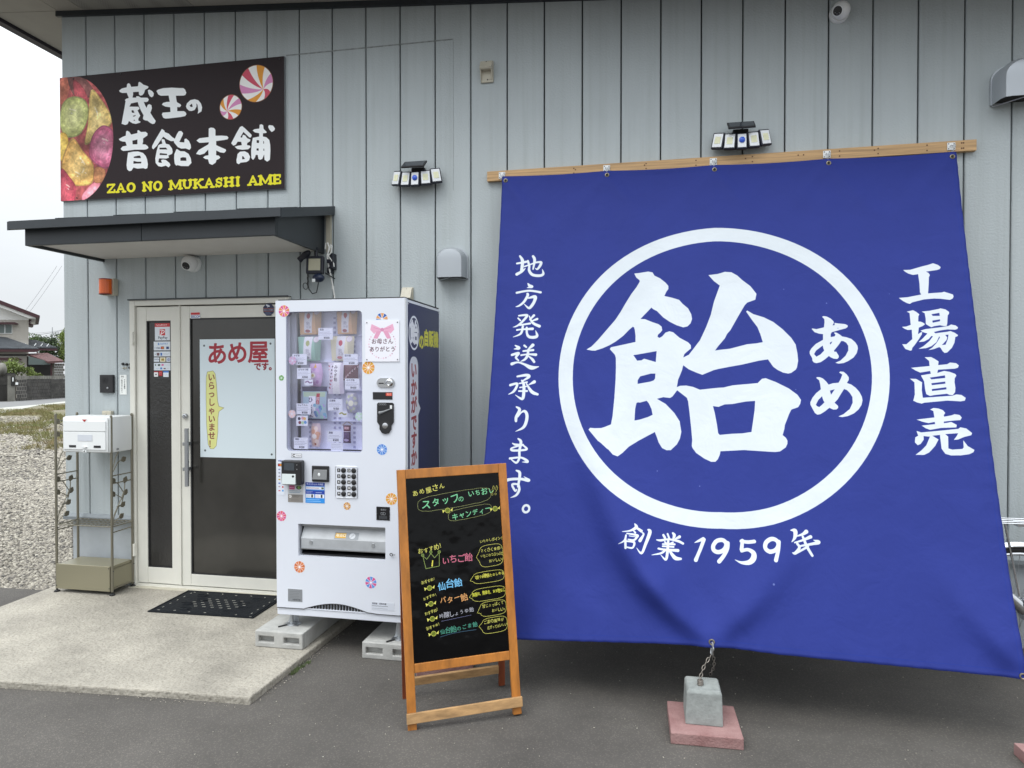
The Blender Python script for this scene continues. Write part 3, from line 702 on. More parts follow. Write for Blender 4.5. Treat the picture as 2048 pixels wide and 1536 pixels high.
s0, z0 = sp_(sr, 25, 855, 51); s1, _ = sp_(sr, 88, 855, 51); b = MB(); b.ball((s0, 0, z0), s1 - s0, .8, .42, 16); part('stone', b, m_cb, sr, smooth=60, world=False)
b = MB(); b.box(s0 - 1.2, s0 + .6, -.3, .4, 0, z0 - .2); part('plinth', b, m_cb2, sr, world=False)

def leaf_cloud(n, C, Rd, size, seed, jag=.35, lo=.25):
    """many leaf-sized faces through an uneven volume; clumps leave gaps"""
    rg = np.random.default_rng(seed); K = 16; cc = rg.normal(0, .5, (K, 3)); cc /= np.maximum(1, np.linalg.norm(cc, axis=1) / .8)[:, None]
    k = rg.integers(0, K, n); r_ = rg.uniform(.35, 1, n) ** .5; dv = rg.normal(0, 1, (n, 3)); dv /= np.linalg.norm(dv, axis=1)[:, None]
    P = cc[k] + dv * (r_ * (jag + .12 * (k % 3)))[:, None]; P = P * np.array(Rd) + np.array(C)
    a = rg.normal(0, 1, (n, 3)); a /= np.linalg.norm(a, axis=1)[:, None]; b_ = np.cross(a, rg.normal(0, 1, (n, 3))); b_ /= np.linalg.norm(b_, axis=1)[:, None]
    s = (size * rg.uniform(.6, 1.3, n))[:, None]
    V = np.stack([P - a * s, P + b_ * s * .5, P + a * s, P - b_ * s * .5], 1).reshape(-1, 3)
    return V, [(4 * i, 4 * i + 1, 4 * i + 2, 4 * i + 3) for i in range(n)]
m_leaf = [mat('leaf_' + n_, c_, .55, var=.45, vscale=1.2) for n_, c_ in (('mid', (.075, .125, .03)), ('bright', (.15, .20, .045)), ('dark', (.045, .075, .025)))]
m_bark = mat('bark', (.09, .07, .05), .9)
def plant(name, label, cat, a, b_, d, rad, n, size, mi, seed, trunk=True, group=None):
    s, z_ = site(a, b_, d); root = thing(name, label, cat, (VD[0] * d + VR[0] * s, -4.3 + VD[1] * d + VR[1] * s, 0), ANG, group)
    V, F = leaf_cloud(n, (0, 0, z_), rad, size, seed); mb = MB(); mb.v = [tuple(p) for p in V]; mb.f = F; mb.mi = [0] * len(F); mb.uv = [None] * len(F)
    part('foliage', mb, m_leaf[mi], root, world=False, kind='stuff')
    mb = MB(); zt = z_
    mb.tube([(0, 0, -.1), (.05, 0, zt * .5), (0, .1, zt)], [.05 + .02 * zt, .03 + .015 * zt, .02], 7)
    for k in range(4): an = k * 1.7 + seed; mb.tube([(0, 0, zt * .5), (rad[0] * .3 * math.cos(an), rad[1] * .3 * math.sin(an), zt * .8), (rad[0] * .6 * math.cos(an), rad[1] * .6 * math.sin(an), zt + rad[2] * .4)], [.03 + .008 * zt, .025, .01], 5)
    part('trunk', mb, m_bark, root, world=False); return root
plant('garden_shrub', 'leafy green shrub behind the gate post in front of the beige wall', 'shrub', 175, 850, 53, (.62, .5, .60), 1500, .075, 1, 3)
plant('garden_shrub', 'small bright shrub hanging over the block wall before the shed opening', 'shrub', 365, 905, 53, (.25, .25, .42), 420, .065, 1, 4)
plant('garden_shrub', 'low leafy branch spreading right over the top of the block wall', 'shrub', 470, 918, 53, (.36, .2, .17), 260, .065, 1, 5)
plant('garden_shrub', 'pale shrub low beside the dark gate at the left edge', 'shrub', 10, 1000, 52, (.4, .3, .5), 500, .065, 1, 6)
plant('pine_tree', 'dark spreading tree behind the grey tiled roof', 'tree', 500, 500, 72, (1.35, 1, .62), 2600, .085, 0, 7)
plant('pine_tree', 'dense dark tree behind the shed roof', 'tree', 640, 590, 68, (1.0, .8, 1.0), 3200, .08, 2, 8)
plant('maple_tree', 'bright green tree standing tight against the shop corner', 'tree', 840, 560, 60, (.85, .8, 1.25), 3600, .075, 1, 9)
# weeds along the verge and by the slab
def tufts(name, pts, h, n, m, seed):
    rg = np.random.default_rng(seed); V = []; F = []
    for (x, y, z_) in pts:
        for _ in range(n):
            a = rg.uniform(0, 6.28); l = h * rg.uniform(.4, 1.2); w = l * .10; bx, by = x + rg.normal(0, h * .5), y + rg.normal(0, h * .5); dx, dy = math.cos(a) * l * .6, math.sin(a) * l * .6
            k = len(V); V += [(bx - w, by, z_), (bx + w, by, z_), (bx + dx, by + dy, z_ + l)]; F.append((k, k + 1, k + 2))
    mb = MB(); mb.v = V; mb.f = F; mb.mi = [0] * len(F); mb.uv = [None] * len(F); o = part(name, mb, m, None); o['kind'] = 'stuff'; return o
rg = np.random.default_rng(11)
P = []
while len(P) < 1500:
    y = rg.uniform(7.5, 26); x = rg.uniform(-1.16, -.93) * (y + 4.3)
    q = math.sin(x * .9) + math.sin(y * 1.3 + x * .4)
    if q > -.2 and not (x < -30 or (x + 25.6) * 1.3 < -(y - 18.5) * -.0 - 6): P.append((x, y, 0))
tufts('verge_grass', P, .10, 12, mat('verge_blades', (.12, .14, .035), .8, var=.5, vscale=.8, vcol=(.20, .15, .07)), 2)
tufts('slab_weeds', [(-1.80, -1.04, 0), (-1.805, -1.01, .0), (-1.795, -.975, 0), (-1.785, -.93, 0), (-1.80, -1.07, 0)], .016, 60, mat('weed', (.07, .10, .03), .8, var=.4, vscale=30), 3)
# overhead wires and poles
for i, (a0, b0, a1, b1, d_, lab) in enumerate(((-100, 360, 900, 330, 80, 'thin upper wire crossing behind the house'), (-100, 400, 900, 332, 78, 'thick lower cable crossing behind the house'), (265, 190, 700, -420, 70, 'left of two slanting wires rising to the shop roof'), (330, 190, 760, -420, 70, 'right of two slanting wires rising to the shop roof'))):
    s0, z0 = site(a0, b0, d_); s1, z1 = site(a1, b1, d_); pts = []
    for k in range(13):
        f = k / 12; s = s0 + (s1 - s0) * f; z_ = z0 + (z1 - z0) * f - .5 * 4 * f * (1 - f) * (1 if i < 2 else .2); pts.append((VD[0] * d_ + VR[0] * s, -4.3 + VD[1] * d_ + VR[1] * s, z_))
    o = part('overhead_wire', MB().tube(pts, .010 if i != 1 else .022, 5), mat('wire', (.12, .12, .13), .6)); tag(o, lab, 'wire', 'overhead wires')
po = site_thing('utility_pole', 'far thin utility mast above the trees', 'mast', 643, 420, 120)
s0, zt = sp_(po, 643, 335, 120); part('mast', MB().cyl((s0, 0, 0), (s0, 0, zt), .09, .05, 8), m_alu, po, world=False)
BANNER_POLYS = """830,731 857,729 911,722 936,729 947,751 980,771 1012,802 1027,823 1027,843 1016,860 1005,887 1048,900 1088,916 1107,941 1138,972 1155,1008 1160,1039 1152,1066 1135,1084 1111,1089 1073,1074 1035,1051 999,1022 964,981 943,968 932,957 900,993 871,1025 897,1028 940,1049 974,1063 991,1079 995,1101 985,1115 971,1128 969,1141 980,1148 995,1139 1013,1117 1035,1110 1056,1117 1090,1151 1138,1181 1153,1199 1154,1219 1135,1235 1118,1251 1112,1271 1142,1256 1162,1229 1203,1171 1237,1092 1263,1017 1281,936 1314,835 1282,806 1252,765 1303,760 1343,746 1379,749 1411,770 1438,800 1481,838 1513,887 1506,924 1462,942 1448,959 1413,1025 1368,1113 1351,1134 1337,1164 1303,1208 1284,1236 1309,1232 1363,1224 1456,1195 1502,1189 1539,1181 1527,1133 1513,1092 1486,1051 1455,998 1461,991 1493,1013 1549,1032 1598,1060 1645,1103 1689,1155 1710,1194 1717,1245 1719,1288 1711,1327 1704,1339 1681,1357 1665,1361 1639,1356 1611,1341 1589,1323 1577,1303 1563,1281 1516,1290 1427,1315 1361,1330 1275,1351 1215,1376 1182,1362 1142,1342 1112,1317 1105,1348 1100,1361 1085,1400 1078,1443 1095,1436 1129,1435 1165,1444 1202,1461 1327,1450 1373,1436 1506,1418 1529,1393 1549,1389 1599,1409 1665,1444 1707,1478 1724,1506 1719,1528 1708,1546 1673,1560 1661,1584 1648,1617 1637,1644 1634,1664 1624,1697 1640,1711 1647,1726 1646,1742 1637,1761 1608,1783 1583,1787 1427,1786 1307,1800 1303,1819 1293,1842 1281,1855 1258,1855 1224,1838 1182,1808 1163,1782 1159,1770 1161,1738 1156,1678 1147,1592 1139,1526 1132,1505 1080,1461 1055,1496 1042,1504 1005,1498 971,1506 1019,1537 1066,1589 1095,1636 1104,1694 1097,1731 1081,1761 1049,1792 1026,1791 1003,1779 984,1748 975,1721 966,1700 963,1691 878,1735 825,1767 792,1800 767,1818 741,1808 716,1781 706,1774 673,1744 655,1731 600,1668 608,1658 635,1661 670,1661 690,1655 723,1642 730,1596 736,1490 739,1382 738,1308 736,1258 730,1239 700,1203 706,1192 845,1166 845,1131 840,1092 835,1075 827,1072 808,1089 775,1125 733,1158 698,1179 659,1196 616,1209 598,1208 565,1200 593,1183 628,1146 684,1076 726,1024 754,978 788,913 816,863 844,822 863,786 861,776 843,759|835,1245 847,1244 965,1227 961,1292 896,1269 881,1278 857,1279|863,1416 863,1395 876,1373 935,1359 960,1360 959,1388 952,1399 932,1406|851,1624 853,1558 859,1527 866,1522 878,1524 915,1515 927,1530 942,1562 949,1595 926,1606 882,1619|1270,1555 1299,1560 1332,1545 1371,1541 1442,1524 1490,1518 1486,1570 1467,1688 1419,1698 1368,1703 1304,1713 1296,1704 1290,1657 1279,1592
1853,1031 1861,1027 1877,1030 1896,1042 1909,1057 1912,1067 1904,1083 1915,1081 1914,1068 1934,1072 1967,1076 1980,1083 1980,1092 1970,1101 1942,1109 1898,1123 1892,1134 1891,1151 1911,1147 1916,1138 1909,1127 1913,1124 1925,1127 1940,1139 1949,1148 1969,1152 1994,1162 2012,1181 2022,1201 2023,1219 2016,1243 1999,1268 1973,1287 1947,1300 1921,1303 1906,1298 1932,1286 1959,1259 1975,1228 1976,1201 1967,1184 1954,1175 1943,1174 1927,1199 1903,1230 1906,1236 1914,1235 1926,1259 1925,1268 1917,1277 1899,1275 1884,1267 1876,1260 1854,1280 1833,1295 1812,1301 1798,1297 1792,1287 1791,1272 1780,1249 1780,1234 1790,1216 1813,1191 1851,1167 1853,1134 1832,1131 1810,1122 1796,1103 1799,1100 1821,1104 1853,1096 1860,1093 1864,1063 1864,1046|1802,1249 1813,1229 1848,1200 1850,1215 1854,1229 1834,1251 1813,1264|1885,1184 1898,1176 1892,1188 1886,1194
1806,1384 1810,1379 1823,1379 1839,1386 1855,1403 1866,1420 1888,1412 1916,1409 1928,1387 1937,1364 1922,1352 1928,1347 1944,1348 1958,1361 1968,1378 1967,1393 1957,1410 1978,1418 1998,1435 2015,1458 2025,1483 2027,1503 2020,1528 2005,1551 1981,1573 1950,1588 1923,1594 1904,1591 1930,1578 1962,1550 1978,1517 1979,1486 1967,1463 1955,1449 1941,1443 1923,1472 1906,1500 1890,1518 1906,1535 1906,1546 1897,1554 1881,1555 1863,1546 1839,1566 1817,1581 1801,1584 1790,1576 1781,1557 1770,1532 1770,1518 1781,1494 1801,1468 1826,1446 1824,1419 1820,1397|1797,1531 1811,1504 1830,1484 1834,1504 1840,1517 1827,1531 1813,1543 1803,1539|1871,1453 1895,1445 1885,1460 1875,1475
2279,757 2314,757 2368,740 2407,729 2429,721 2452,732 2465,746 2459,758 2446,763 2391,771 2403,780 2408,792 2402,806 2398,845 2390,902 2457,898 2468,894 2491,904 2509,912 2511,923 2506,935 2492,943 2447,935 2416,933 2368,937 2309,953 2297,962 2283,957 2265,945 2245,925 2289,922 2331,913 2356,908 2351,894 2353,844 2351,785 2325,789 2303,780 2288,768
2278,1007 2309,999 2324,1009 2338,1024 2332,1035 2329,1065 2341,1066 2356,1075 2360,1082 2349,1091 2329,1100 2322,1137 2335,1128 2343,1125 2340,1139 2324,1165 2299,1201 2288,1214 2285,1227 2277,1230 2254,1220 2241,1193 2261,1194 2292,1165 2294,1112 2274,1113 2259,1106 2248,1095 2269,1093 2291,1084 2291,1035 2291,1016
2350,1008 2388,1004 2434,994 2442,991 2464,997 2481,1012 2480,1023 2473,1032 2466,1080 2462,1092 2449,1093 2431,1088 2402,1093 2389,1099 2377,1091 2364,1080 2366,1050 2364,1018|2396,1024 2434,1017 2435,1034 2401,1034|2397,1061 2434,1054 2433,1065 2398,1073
2335,1117 2360,1109 2433,1099 2471,1092 2484,1084 2505,1090 2515,1101 2511,1110 2500,1114 2463,1112 2431,1117 2399,1126 2405,1133 2462,1125 2477,1121 2498,1132 2511,1145 2505,1152 2497,1155 2490,1186 2475,1215 2451,1240 2438,1243 2430,1233 2422,1215 2416,1210 2391,1221 2363,1227 2382,1214 2406,1187 2424,1157 2422,1150 2406,1183 2380,1205 2354,1216 2317,1220 2342,1205 2373,1176 2392,1150 2385,1148 2371,1165 2347,1179 2321,1182 2339,1165 2367,1134 2346,1126|2451,1143 2466,1141 2461,1165 2447,1197 2430,1199 2454,1172 2459,1157
2342,1266 2373,1265 2390,1276 2406,1289 2402,1309 2444,1304 2458,1295 2486,1298 2498,1310 2492,1323 2477,1328 2399,1334 2394,1351 2427,1340 2452,1345 2477,1356 2481,1365 2472,1379 2469,1400 2470,1430 2466,1453 2454,1468 2439,1467 2427,1461 2365,1470 2348,1474 2332,1465 2329,1444 2328,1398 2316,1365 2363,1356 2361,1341 2314,1350 2293,1339 2273,1324 2361,1314 2361,1286|2356,1377 2428,1364 2428,1378 2363,1386|2361,1407 2426,1397 2426,1408 2362,1417|2360,1438 2428,1427 2428,1438 2360,1448
2262,1383 2292,1384 2318,1402 2313,1444 2314,1484 2452,1471 2470,1464 2493,1466 2512,1481 2506,1496 2486,1500 2426,1497 2318,1510 2306,1515 2284,1509 2268,1500 2278,1468 2282,1403
2342,1545 2359,1536 2382,1539 2401,1547 2410,1561 2402,1572 2403,1580 2435,1573 2452,1566 2475,1570 2483,1583 2475,1596 2452,1598 2400,1605 2398,1613 2418,1610 2432,1606 2456,1620 2453,1633 2382,1638 2332,1649 2312,1641 2295,1628 2358,1619 2357,1608 2328,1615 2299,1608 2274,1598 2358,1585 2356,1552
2269,1656 2290,1663 2374,1652 2461,1640 2471,1632 2497,1637 2521,1659 2516,1670 2483,1680 2455,1693 2435,1696 2450,1676 2458,1662 2399,1668 2411,1680 2406,1739 2423,1744 2469,1739 2475,1731 2477,1696 2494,1724 2522,1742 2516,1754 2496,1764 2459,1771 2414,1773 2389,1766 2375,1742 2374,1673 2339,1678 2354,1688 2366,1696 2347,1729 2317,1762 2293,1775 2253,1776 2282,1753 2307,1727 2328,1683 2308,1682 2299,1681 2298,1699 2282,1721 2268,1728 2256,1714 2260,1689 2274,1680"""
BANNER_STROKES = """119,627,12 174,618,16
135,577,12 153,613,20 149,683,18
122,699,20 153,681,16 172,662,5
186,612,14 196,646,14 197,677,16 219,706,18 263,714,18 285,703,16 278,672,3
167,649,10 207,635,10 239,624,12 268,625,16 262,649,17 247,670,12 235,663,4
217,581,15 228,608,18 221,669,9
193,763,6 204,778,18 218,786,18 190,791,4
127,822,14 203,811,13 274,824,15
194,831,15 195,844,17 175,882,16 148,906,12 126,913,4
202,859,10 240,852,22 239,880,19 221,913,19 205,923,14 176,896,3
148,971,10 192,968,15 196,978,16 166,1015,14 139,1036,11 116,1043,3
144,987,10 159,1002,10
212,975,7 234,1017,15 277,1041,18
240,972,16 217,998,9
261,995,15 232,1006,9
157,1031,10 219,1022,13
141,1061,11 169,1058,10 236,1056,17
176,1040,14 166,1084,14 120,1105,3
200,1048,13 204,1085,14 219,1106,17 251,1109,19 266,1099,17 255,1067,3
136,1157,7 159,1174,20 131,1179,5
120,1215,15 159,1206,17 145,1231,14 162,1250,9
123,1270,19 159,1261,10 199,1274,14 244,1295,24 286,1290,5
192,1159,13 204,1169,11
243,1158,21 217,1183,10
188,1193,11 247,1188,14
176,1218,11 219,1213,10 265,1217,17
217,1187,14 215,1219,17 201,1243,15 175,1256,4
222,1225,8 244,1243,15 257,1260,15
161,1346,11 215,1339,17 231,1349,18 196,1373,8
190,1371,11 203,1395,16 206,1441,19 199,1479,16 156,1455,3
175,1388,8 222,1381,10
181,1412,8 219,1406,8
176,1433,10 225,1433,12
122,1397,15 163,1390,14 147,1432,15 116,1451,5
265,1380,20 234,1396,6
218,1389,7 253,1437,19 289,1454,14
167,1525,8 188,1542,18 171,1583,18 171,1606,15
181,1583,6 199,1558,9 218,1550,15 233,1569,18 233,1606,19 217,1643,16 173,1665,3
160,1732,6 179,1740,13 223,1741,12
191,1706,8 209,1724,17 204,1773,15 206,1814,14 191,1839,12 162,1823,7
223,1743,9 247,1764,12 206,1771,12 161,1771,13 157,1760,11 194,1748,8 218,1745,5
151,1816,13 206,1810,10 234,1817,13 257,1833,14 225,1835,3
137,1937,18 167,1929,15 226,1927,14 272,1934,16 242,1914,3
194,1881,8 216,1895,17 214,1947,14 212,1966,14
214,1955,10 177,1957,12 197,1990,12 206,1982,5
214,1957,12 220,1985,15 205,2013,13 174,2027,3
873,2164,5 882,2179,16 872,2188,14 849,2197,8 812,2200,3
883,2183,10 908,2200,14
865,2192,5 878,2207,9
836,2209,6 887,2219,11 887,2228,12 873,2241,9 843,2237,5
848,2221,4 890,2228,4
832,2218,9 825,2243,10 793,2260,2
830,2240,12 832,2278,12
832,2246,7 874,2251,11 868,2277,9 838,2274,7
913,2208,6 920,2216,9 904,2244,17
941,2194,7 951,2207,18 932,2262,15 914,2303,11 888,2278,2
1019,2222,11 1027,2235,12
1040,2217,9 1049,2239,9
1066,2213,9 1074,2223,15 1070,2239,11
1100,2231,15 1081,2240,8
986,2244,5 1008,2247,11 1046,2243,9 1092,2251,12 1118,2263,11
1027,2255,8 1041,2268,8
1068,2257,8 1044,2268,8
1017,2265,8 1076,2267,10
1017,2275,8 1071,2279,9
996,2285,9 1025,2291,10 1093,2296,15
1044,2252,12 1041,2303,14 1034,2337,11 1008,2314,2
1031,2293,11 1010,2307,10 965,2313,3
1047,2291,9 1066,2316,15 1083,2332,18 1108,2335,11
1176,2258,3 1196,2249,12 1218,2239,16
1221,2243,18 1206,2283,17 1191,2318,17 1182,2339,20
1337,2255,20 1334,2283,19 1316,2318,18 1295,2344,20
1403,2240,16 1435,2241,17 1466,2235,17
1409,2236,16 1404,2279,19
1404,2285,15 1434,2276,16 1460,2289,23 1459,2314,26 1438,2334,22 1402,2339,13 1371,2329,2
1583,2226,18 1579,2261,17 1565,2311,19
1326,2251,20 1330,2260,20 1329,2271,20 1323,2283,20 1313,2293,20 1301,2299,20 1289,2301,20 1278,2298,20 1269,2291,20 1266,2282,20 1267,2271,20 1273,2260,20 1282,2250,20 1294,2245,20 1307,2243,20 1318,2245,20 1326,2251,20
1576,2224,19 1580,2234,19 1579,2245,19 1573,2257,19 1564,2266,19 1552,2272,19 1539,2275,20 1529,2272,20 1521,2266,20 1517,2256,20 1518,2245,20 1523,2234,20 1533,2224,20 1545,2217,20 1557,2215,20 1568,2218,19 1576,2224,19
1642,2169,4 1663,2171,20 1660,2201,15 1644,2223,3
1716,2171,19 1698,2184,12 1669,2195,5
1658,2225,7 1696,2212,10 1735,2194,16
1670,2230,12 1679,2247,13 1658,2273,14 1644,2272,3
1658,2275,10 1689,2258,10 1720,2239,11
1685,2239,9 1746,2225,13 1771,2216,18 1747,2208,2
1698,2196,11 1715,2240,14 1738,2280,12"""
SIGN_POLYS = """504,133 528,119 568,114 572,92 583,85 595,91 606,114 662,114 666,87 675,83 688,91 706,106 738,118 749,125 742,136 720,144 711,168 698,181 680,183 669,174 668,154 622,153 621,171 616,192 647,194 646,185 665,186 687,198 738,202 750,215 743,229 730,233 709,230 719,254 731,274 741,253 755,249 771,258 775,280 762,312 783,344 805,374 795,392 779,394 758,383 738,367 718,363 704,356 700,347 706,326 686,293 667,253 658,227 603,233 590,255 665,261 674,277 657,287 672,314 679,327 662,348 664,362 682,370 675,377 642,383 613,376 584,358 573,380 554,385 523,374 531,338 548,263 558,213 552,205 563,196 585,192 575,170 569,154 531,152 513,145|606,284 621,283 631,303 610,300|619,323 643,319 635,328 619,329|624,353 630,352 637,360 624,358
742,149 756,145 778,158 791,174 788,193 775,203 759,194 747,174
812,160 826,151 867,144 938,146 992,153 1030,157 1044,168 1054,192 1046,207 1030,210 970,206 973,229 978,252 1008,270 1012,279 1001,290 980,287 980,316 1033,320 1048,329 1054,343 1043,356 1008,360 912,363 883,362 866,355 855,330 862,318 925,318 923,284 884,277 856,261 866,249 895,244 920,245 911,200 849,197 828,187
1050,288 1058,267 1086,246 1121,242 1149,252 1170,276 1179,304 1174,332 1143,347 1148,324 1142,283 1134,273 1135,295 1120,318 1096,324 1075,321 1057,304|1080,284 1098,272 1104,294 1089,295
498,483 528,470 558,461 561,431 570,427 587,436 602,457 654,450 654,432 664,429 683,444 721,445 738,458 736,473 700,492 700,515 695,533 720,536 740,551 744,562 733,570 713,573 631,568 579,571 534,571 517,561 515,552 531,538 565,534 554,506 531,503 510,496|612,502 654,496 653,530 614,528
575,585 620,581 658,582 699,595 721,618 733,646 738,679 734,706 720,712 701,705 653,706 619,696 602,718 583,720 566,705 562,675 568,627|622,618 658,613 675,614 682,632 622,627|620,648 650,656 685,658 683,670 619,668
855,433 875,447 878,458 910,471 940,499 959,510 977,477 992,459 1011,459 1026,475 1022,489 995,536 1035,542 1037,518 1050,515 1073,534 1087,564 1088,585 1076,598 1046,585 1010,584 983,572 953,538 950,526 927,526 896,511 865,490 853,505 836,524 812,553 784,575 773,565 774,550 795,516 826,473
851,511 859,506 875,511 886,541 913,549 936,578 941,602 936,617 906,627 911,642 889,648 848,644 830,643 824,669 834,674 853,676 846,656 862,652 885,657 915,681 922,696 908,712 885,698 848,704 824,698 802,674 799,641 811,588 824,550 839,542 857,539|834,567 886,569 899,583 835,579|837,605 894,614 896,623 835,619
970,588 976,585 1003,602 1036,605 1069,625 1086,656 1091,691 1067,712 1009,708 979,699 969,703 957,689 952,650 954,621|1003,650 1023,646 1048,650 1051,673 1003,670
1230,457 1247,451 1271,456 1283,470 1283,511 1330,513 1374,519 1385,531 1378,542 1343,546 1288,549 1288,577 1322,593 1363,612 1365,623 1350,636 1319,630 1288,615 1287,648 1308,652 1320,665 1311,675 1289,682 1284,699 1256,715 1232,703 1223,673 1201,669 1183,657 1201,647 1227,644 1225,605 1194,631 1159,638 1128,629 1149,603 1184,587 1226,568 1231,554 1156,553 1132,535 1156,520 1229,517
1491,457 1511,473 1562,521 1565,529 1557,542 1545,540 1501,499 1477,534 1490,538 1497,518 1514,524 1531,545 1555,556 1551,568 1531,578 1527,592 1551,598 1556,608 1537,622 1493,623 1452,615 1432,597 1459,592 1488,590 1483,567 1456,564 1441,585 1422,590 1405,572 1446,505 1474,463
1450,675 1454,650 1473,635 1510,634 1537,648 1552,675 1544,699 1523,710 1477,712 1464,722 1448,713 1445,690|1490,668 1498,668 1512,688 1490,689
1572,494 1586,486 1623,484 1626,458 1640,455 1653,463 1656,488 1680,512 1676,518 1651,519 1650,541 1676,547 1699,568 1706,602 1707,645 1703,705 1682,717 1662,703 1659,666 1645,696 1628,701 1615,694 1610,666 1595,665 1589,683 1574,699 1561,684 1559,635 1565,581 1573,545 1622,539 1622,516 1589,509|1602,563 1621,565 1620,584 1603,582|1654,571 1659,578 1658,591 1653,589|1602,620 1617,621 1617,637 1601,634|1655,625 1660,626 1660,641 1654,638
1693,470 1700,465 1727,471 1743,492 1738,504 1718,515 1700,497 1691,479"""
def loops_of(s): return [[tuple(float(v) / 1000 for v in p.split(',')) for p in l.split()] for l in s.split('|')]

# ------------------------------------------------------------------ big blue banner
ZB = [0.2539, 0.2637, 0.2853, 0.3078, 0.3304, 0.3461, 0.3303, 0.3239, 0.3175, 0.3112, 0.3048]
def bbase(u, v):
    XL = -0.0904 * v * v + 0.106 * v - 0.8782; XR = 0.0615 * v * v - 0.2408 * v + 1.7635
    X = (1 - u) * XL + u * XR
    Y = (1 - v) * -.055 + v * np.interp(u, [0, .49, 1], [-1.02, -1.15, -1.15])
    Z = (1 - v) * ((1 - u) * 2.857 + u * 2.852) + v * np.interp(u, np.linspace(0, 1, 11), ZB)
    return X, Y, Z
cv = Canvas(2.6, 2.72, 800, '#27337b')
T_ = np.linspace(0, 2 * math.pi, 120, endpoint=False)
cv.poly([[(1.288 + .881 * math.cos(t), 1.320 + .870 * math.sin(t)) for t in T_], [(1.287 + .796 * math.cos(t), 1.326 + .784 * math.sin(t)) for t in T_]], '#c6cdd3')
for ln in BANNER_POLYS.split('\n'): cv.poly(loops_of(ln), '#c6cdd3')
for ln in BANNER_STROKES.split('\n'):
    P = [tuple(float(v) / 1000 for v in p.split(',')) for p in ln.split()]; cv.stroke([(a, b_, c / 2) for a, b_, c in P], '#cbd2d7')
cv.ring(.2675, 2.0836, .0245, .0125, '#cbd2d7')
for x, y, r_ in ((1.93, 1.10, .004), (1.88, .95, .003), (1.66, .86, .0025), (1.2, 1.98, .003), (1.55, 2.42, .005), (.98, 1.9, .003), (1.7, 1.45, .0025), (2.2, .9, .002), (.8, .7, .002)): cv.disc(x, y, r_, '#8d98c9', op=.6)
cv.rect(0, 2.690, 2.6, 2.693, '#1c2f80', .6); cv.rect(0, .030, 2.6, .0325, '#1c2f80', .6); cv.rect(.022, 0, .0245, 2.72, '#1c2f80', .6); cv.rect(2.575, 0, 2.578, 2.72, '#1c2f80', .6)
m_ban = cv.material('banner_fabric', .7, .16, fine=.09, dim=.97)
t = m_ban.node_tree; g = t.nodes.new('ShaderNodeNewGeometry'); bb = t.nodes['Principled BSDF']; last = None
for sc_, dd_ in ((7, .010), (28, .0016), (420, .0002)):
    n = t.nodes.new('ShaderNodeTexNoise'); n.inputs['Scale'].default_value = sc_; n.inputs['Detail'].default_value = 3; n.inputs['Distortion'].default_value = .6 if sc_ < 100 else 0; t.links.new(g.outputs['Position'], n.inputs['Vector'])
    bp = t.nodes.new('ShaderNodeBump'); bp.inputs['Distance'].default_value = dd_; bp.inputs['Strength'].default_value = .6; t.links.new(n.outputs['Fac'], bp.inputs['Height'])
    if last: t.links.new(last.outputs[0], bp.inputs['Normal'])
    last = bp
t.links.new(last.outputs[0], bb.inputs['Normal'])
NU, NV = 210, 220
U, V = np.meshgrid(np.linspace(0, 1, NU), np.linspace(0, 1, NV)); mu, mv = U * 2.6, V * 2.72
def dist_line(P, mu, mv):
    best = np.full(mu.shape, 9.); sg = np.zeros(mu.shape); tt = np.zeros(mu.shape); n = len(P) - 1
    for i in range(n):
        ax, ay = P[i]; bx, by = P[i + 1]; dx, dy = bx - ax, by - ay; t_ = np.clip(((mu - ax) * dx + (mv - ay) * dy) / (dx * dx + dy * dy), 0, 1)
        ex, ey = mu - ax - t_ * dx, mv - ay - t_ * dy; d_ = np.hypot(ex, ey); k = d_ < best
        best = np.where(k, d_, best); sg = np.where(k, np.sign(dx * ey - dy * ex), sg); tt = np.where(k, (i + t_) / n, tt)
    return best * sg, tt
disp = np.zeros(U.shape)
def fold(P, amp, w_in, w_out, side=1, a0=.35, a1=.5, pk=.75):
    global disp
    d_, t_ = dist_line(P, mu, mv); d_ = d_ * side
    env = np.interp(t_, [0, .25, pk, 1], [0, a0, 1, a1]); ws = np.interp(t_, [0, .5, 1], [1.25, 1.0, .30])
    disp += amp * env * np.where(d_ > 0, np.exp(-(d_ / (w_in * ws)) ** 2), np.exp(-(np.abs(d_) / (w_out * ws)) ** 1.6))
FL = [(0.505, 1.321), (0.563, 1.64), (0.66, 1.914), (0.794, 2.196), (0.931, 2.412), (1.083, 2.574), (1.255, 2.706)]
FR = [(1.735, 2.115), (1.633, 2.284), (1.51, 2.451), (1.391, 2.585), (1.262, 2.706)]
FC = [(2.273, 2.219), (2.343, 2.366), (2.431, 2.505), (2.519, 2.617), (2.592, 2.71)]
fold(FL, .120, .085, .150, 1, .30, .25, .72); fold(FR, .052, .060, .130, -1, .30, .25); fold(FC, .055, .055, .14, 1, .3, .3)
def blur(a, n):
    for _ in range(n):
        p_ = np.pad(a, 1, mode='edge'); a = (p_[1:-1, 1:-1] * 2 + p_[:-2, 1:-1] + p_[2:, 1:-1] + p_[1:-1, :-2] + p_[1:-1, 2:]) / 6
    return a
disp = blur(disp, 16)
fold([(.44, 1.12), (.56, 1.30), (.70, 1.56), (.80, 1.75)], .010, .05, .12, 1, .8, 0, .5)
fold([(0.30, 1.95), (.5, 2.3), (.8, 2.6)], -.012, .12, .2, 1, .6, .1)
HK = [0.021, 0.655, 1.288, 1.925, 2.572]
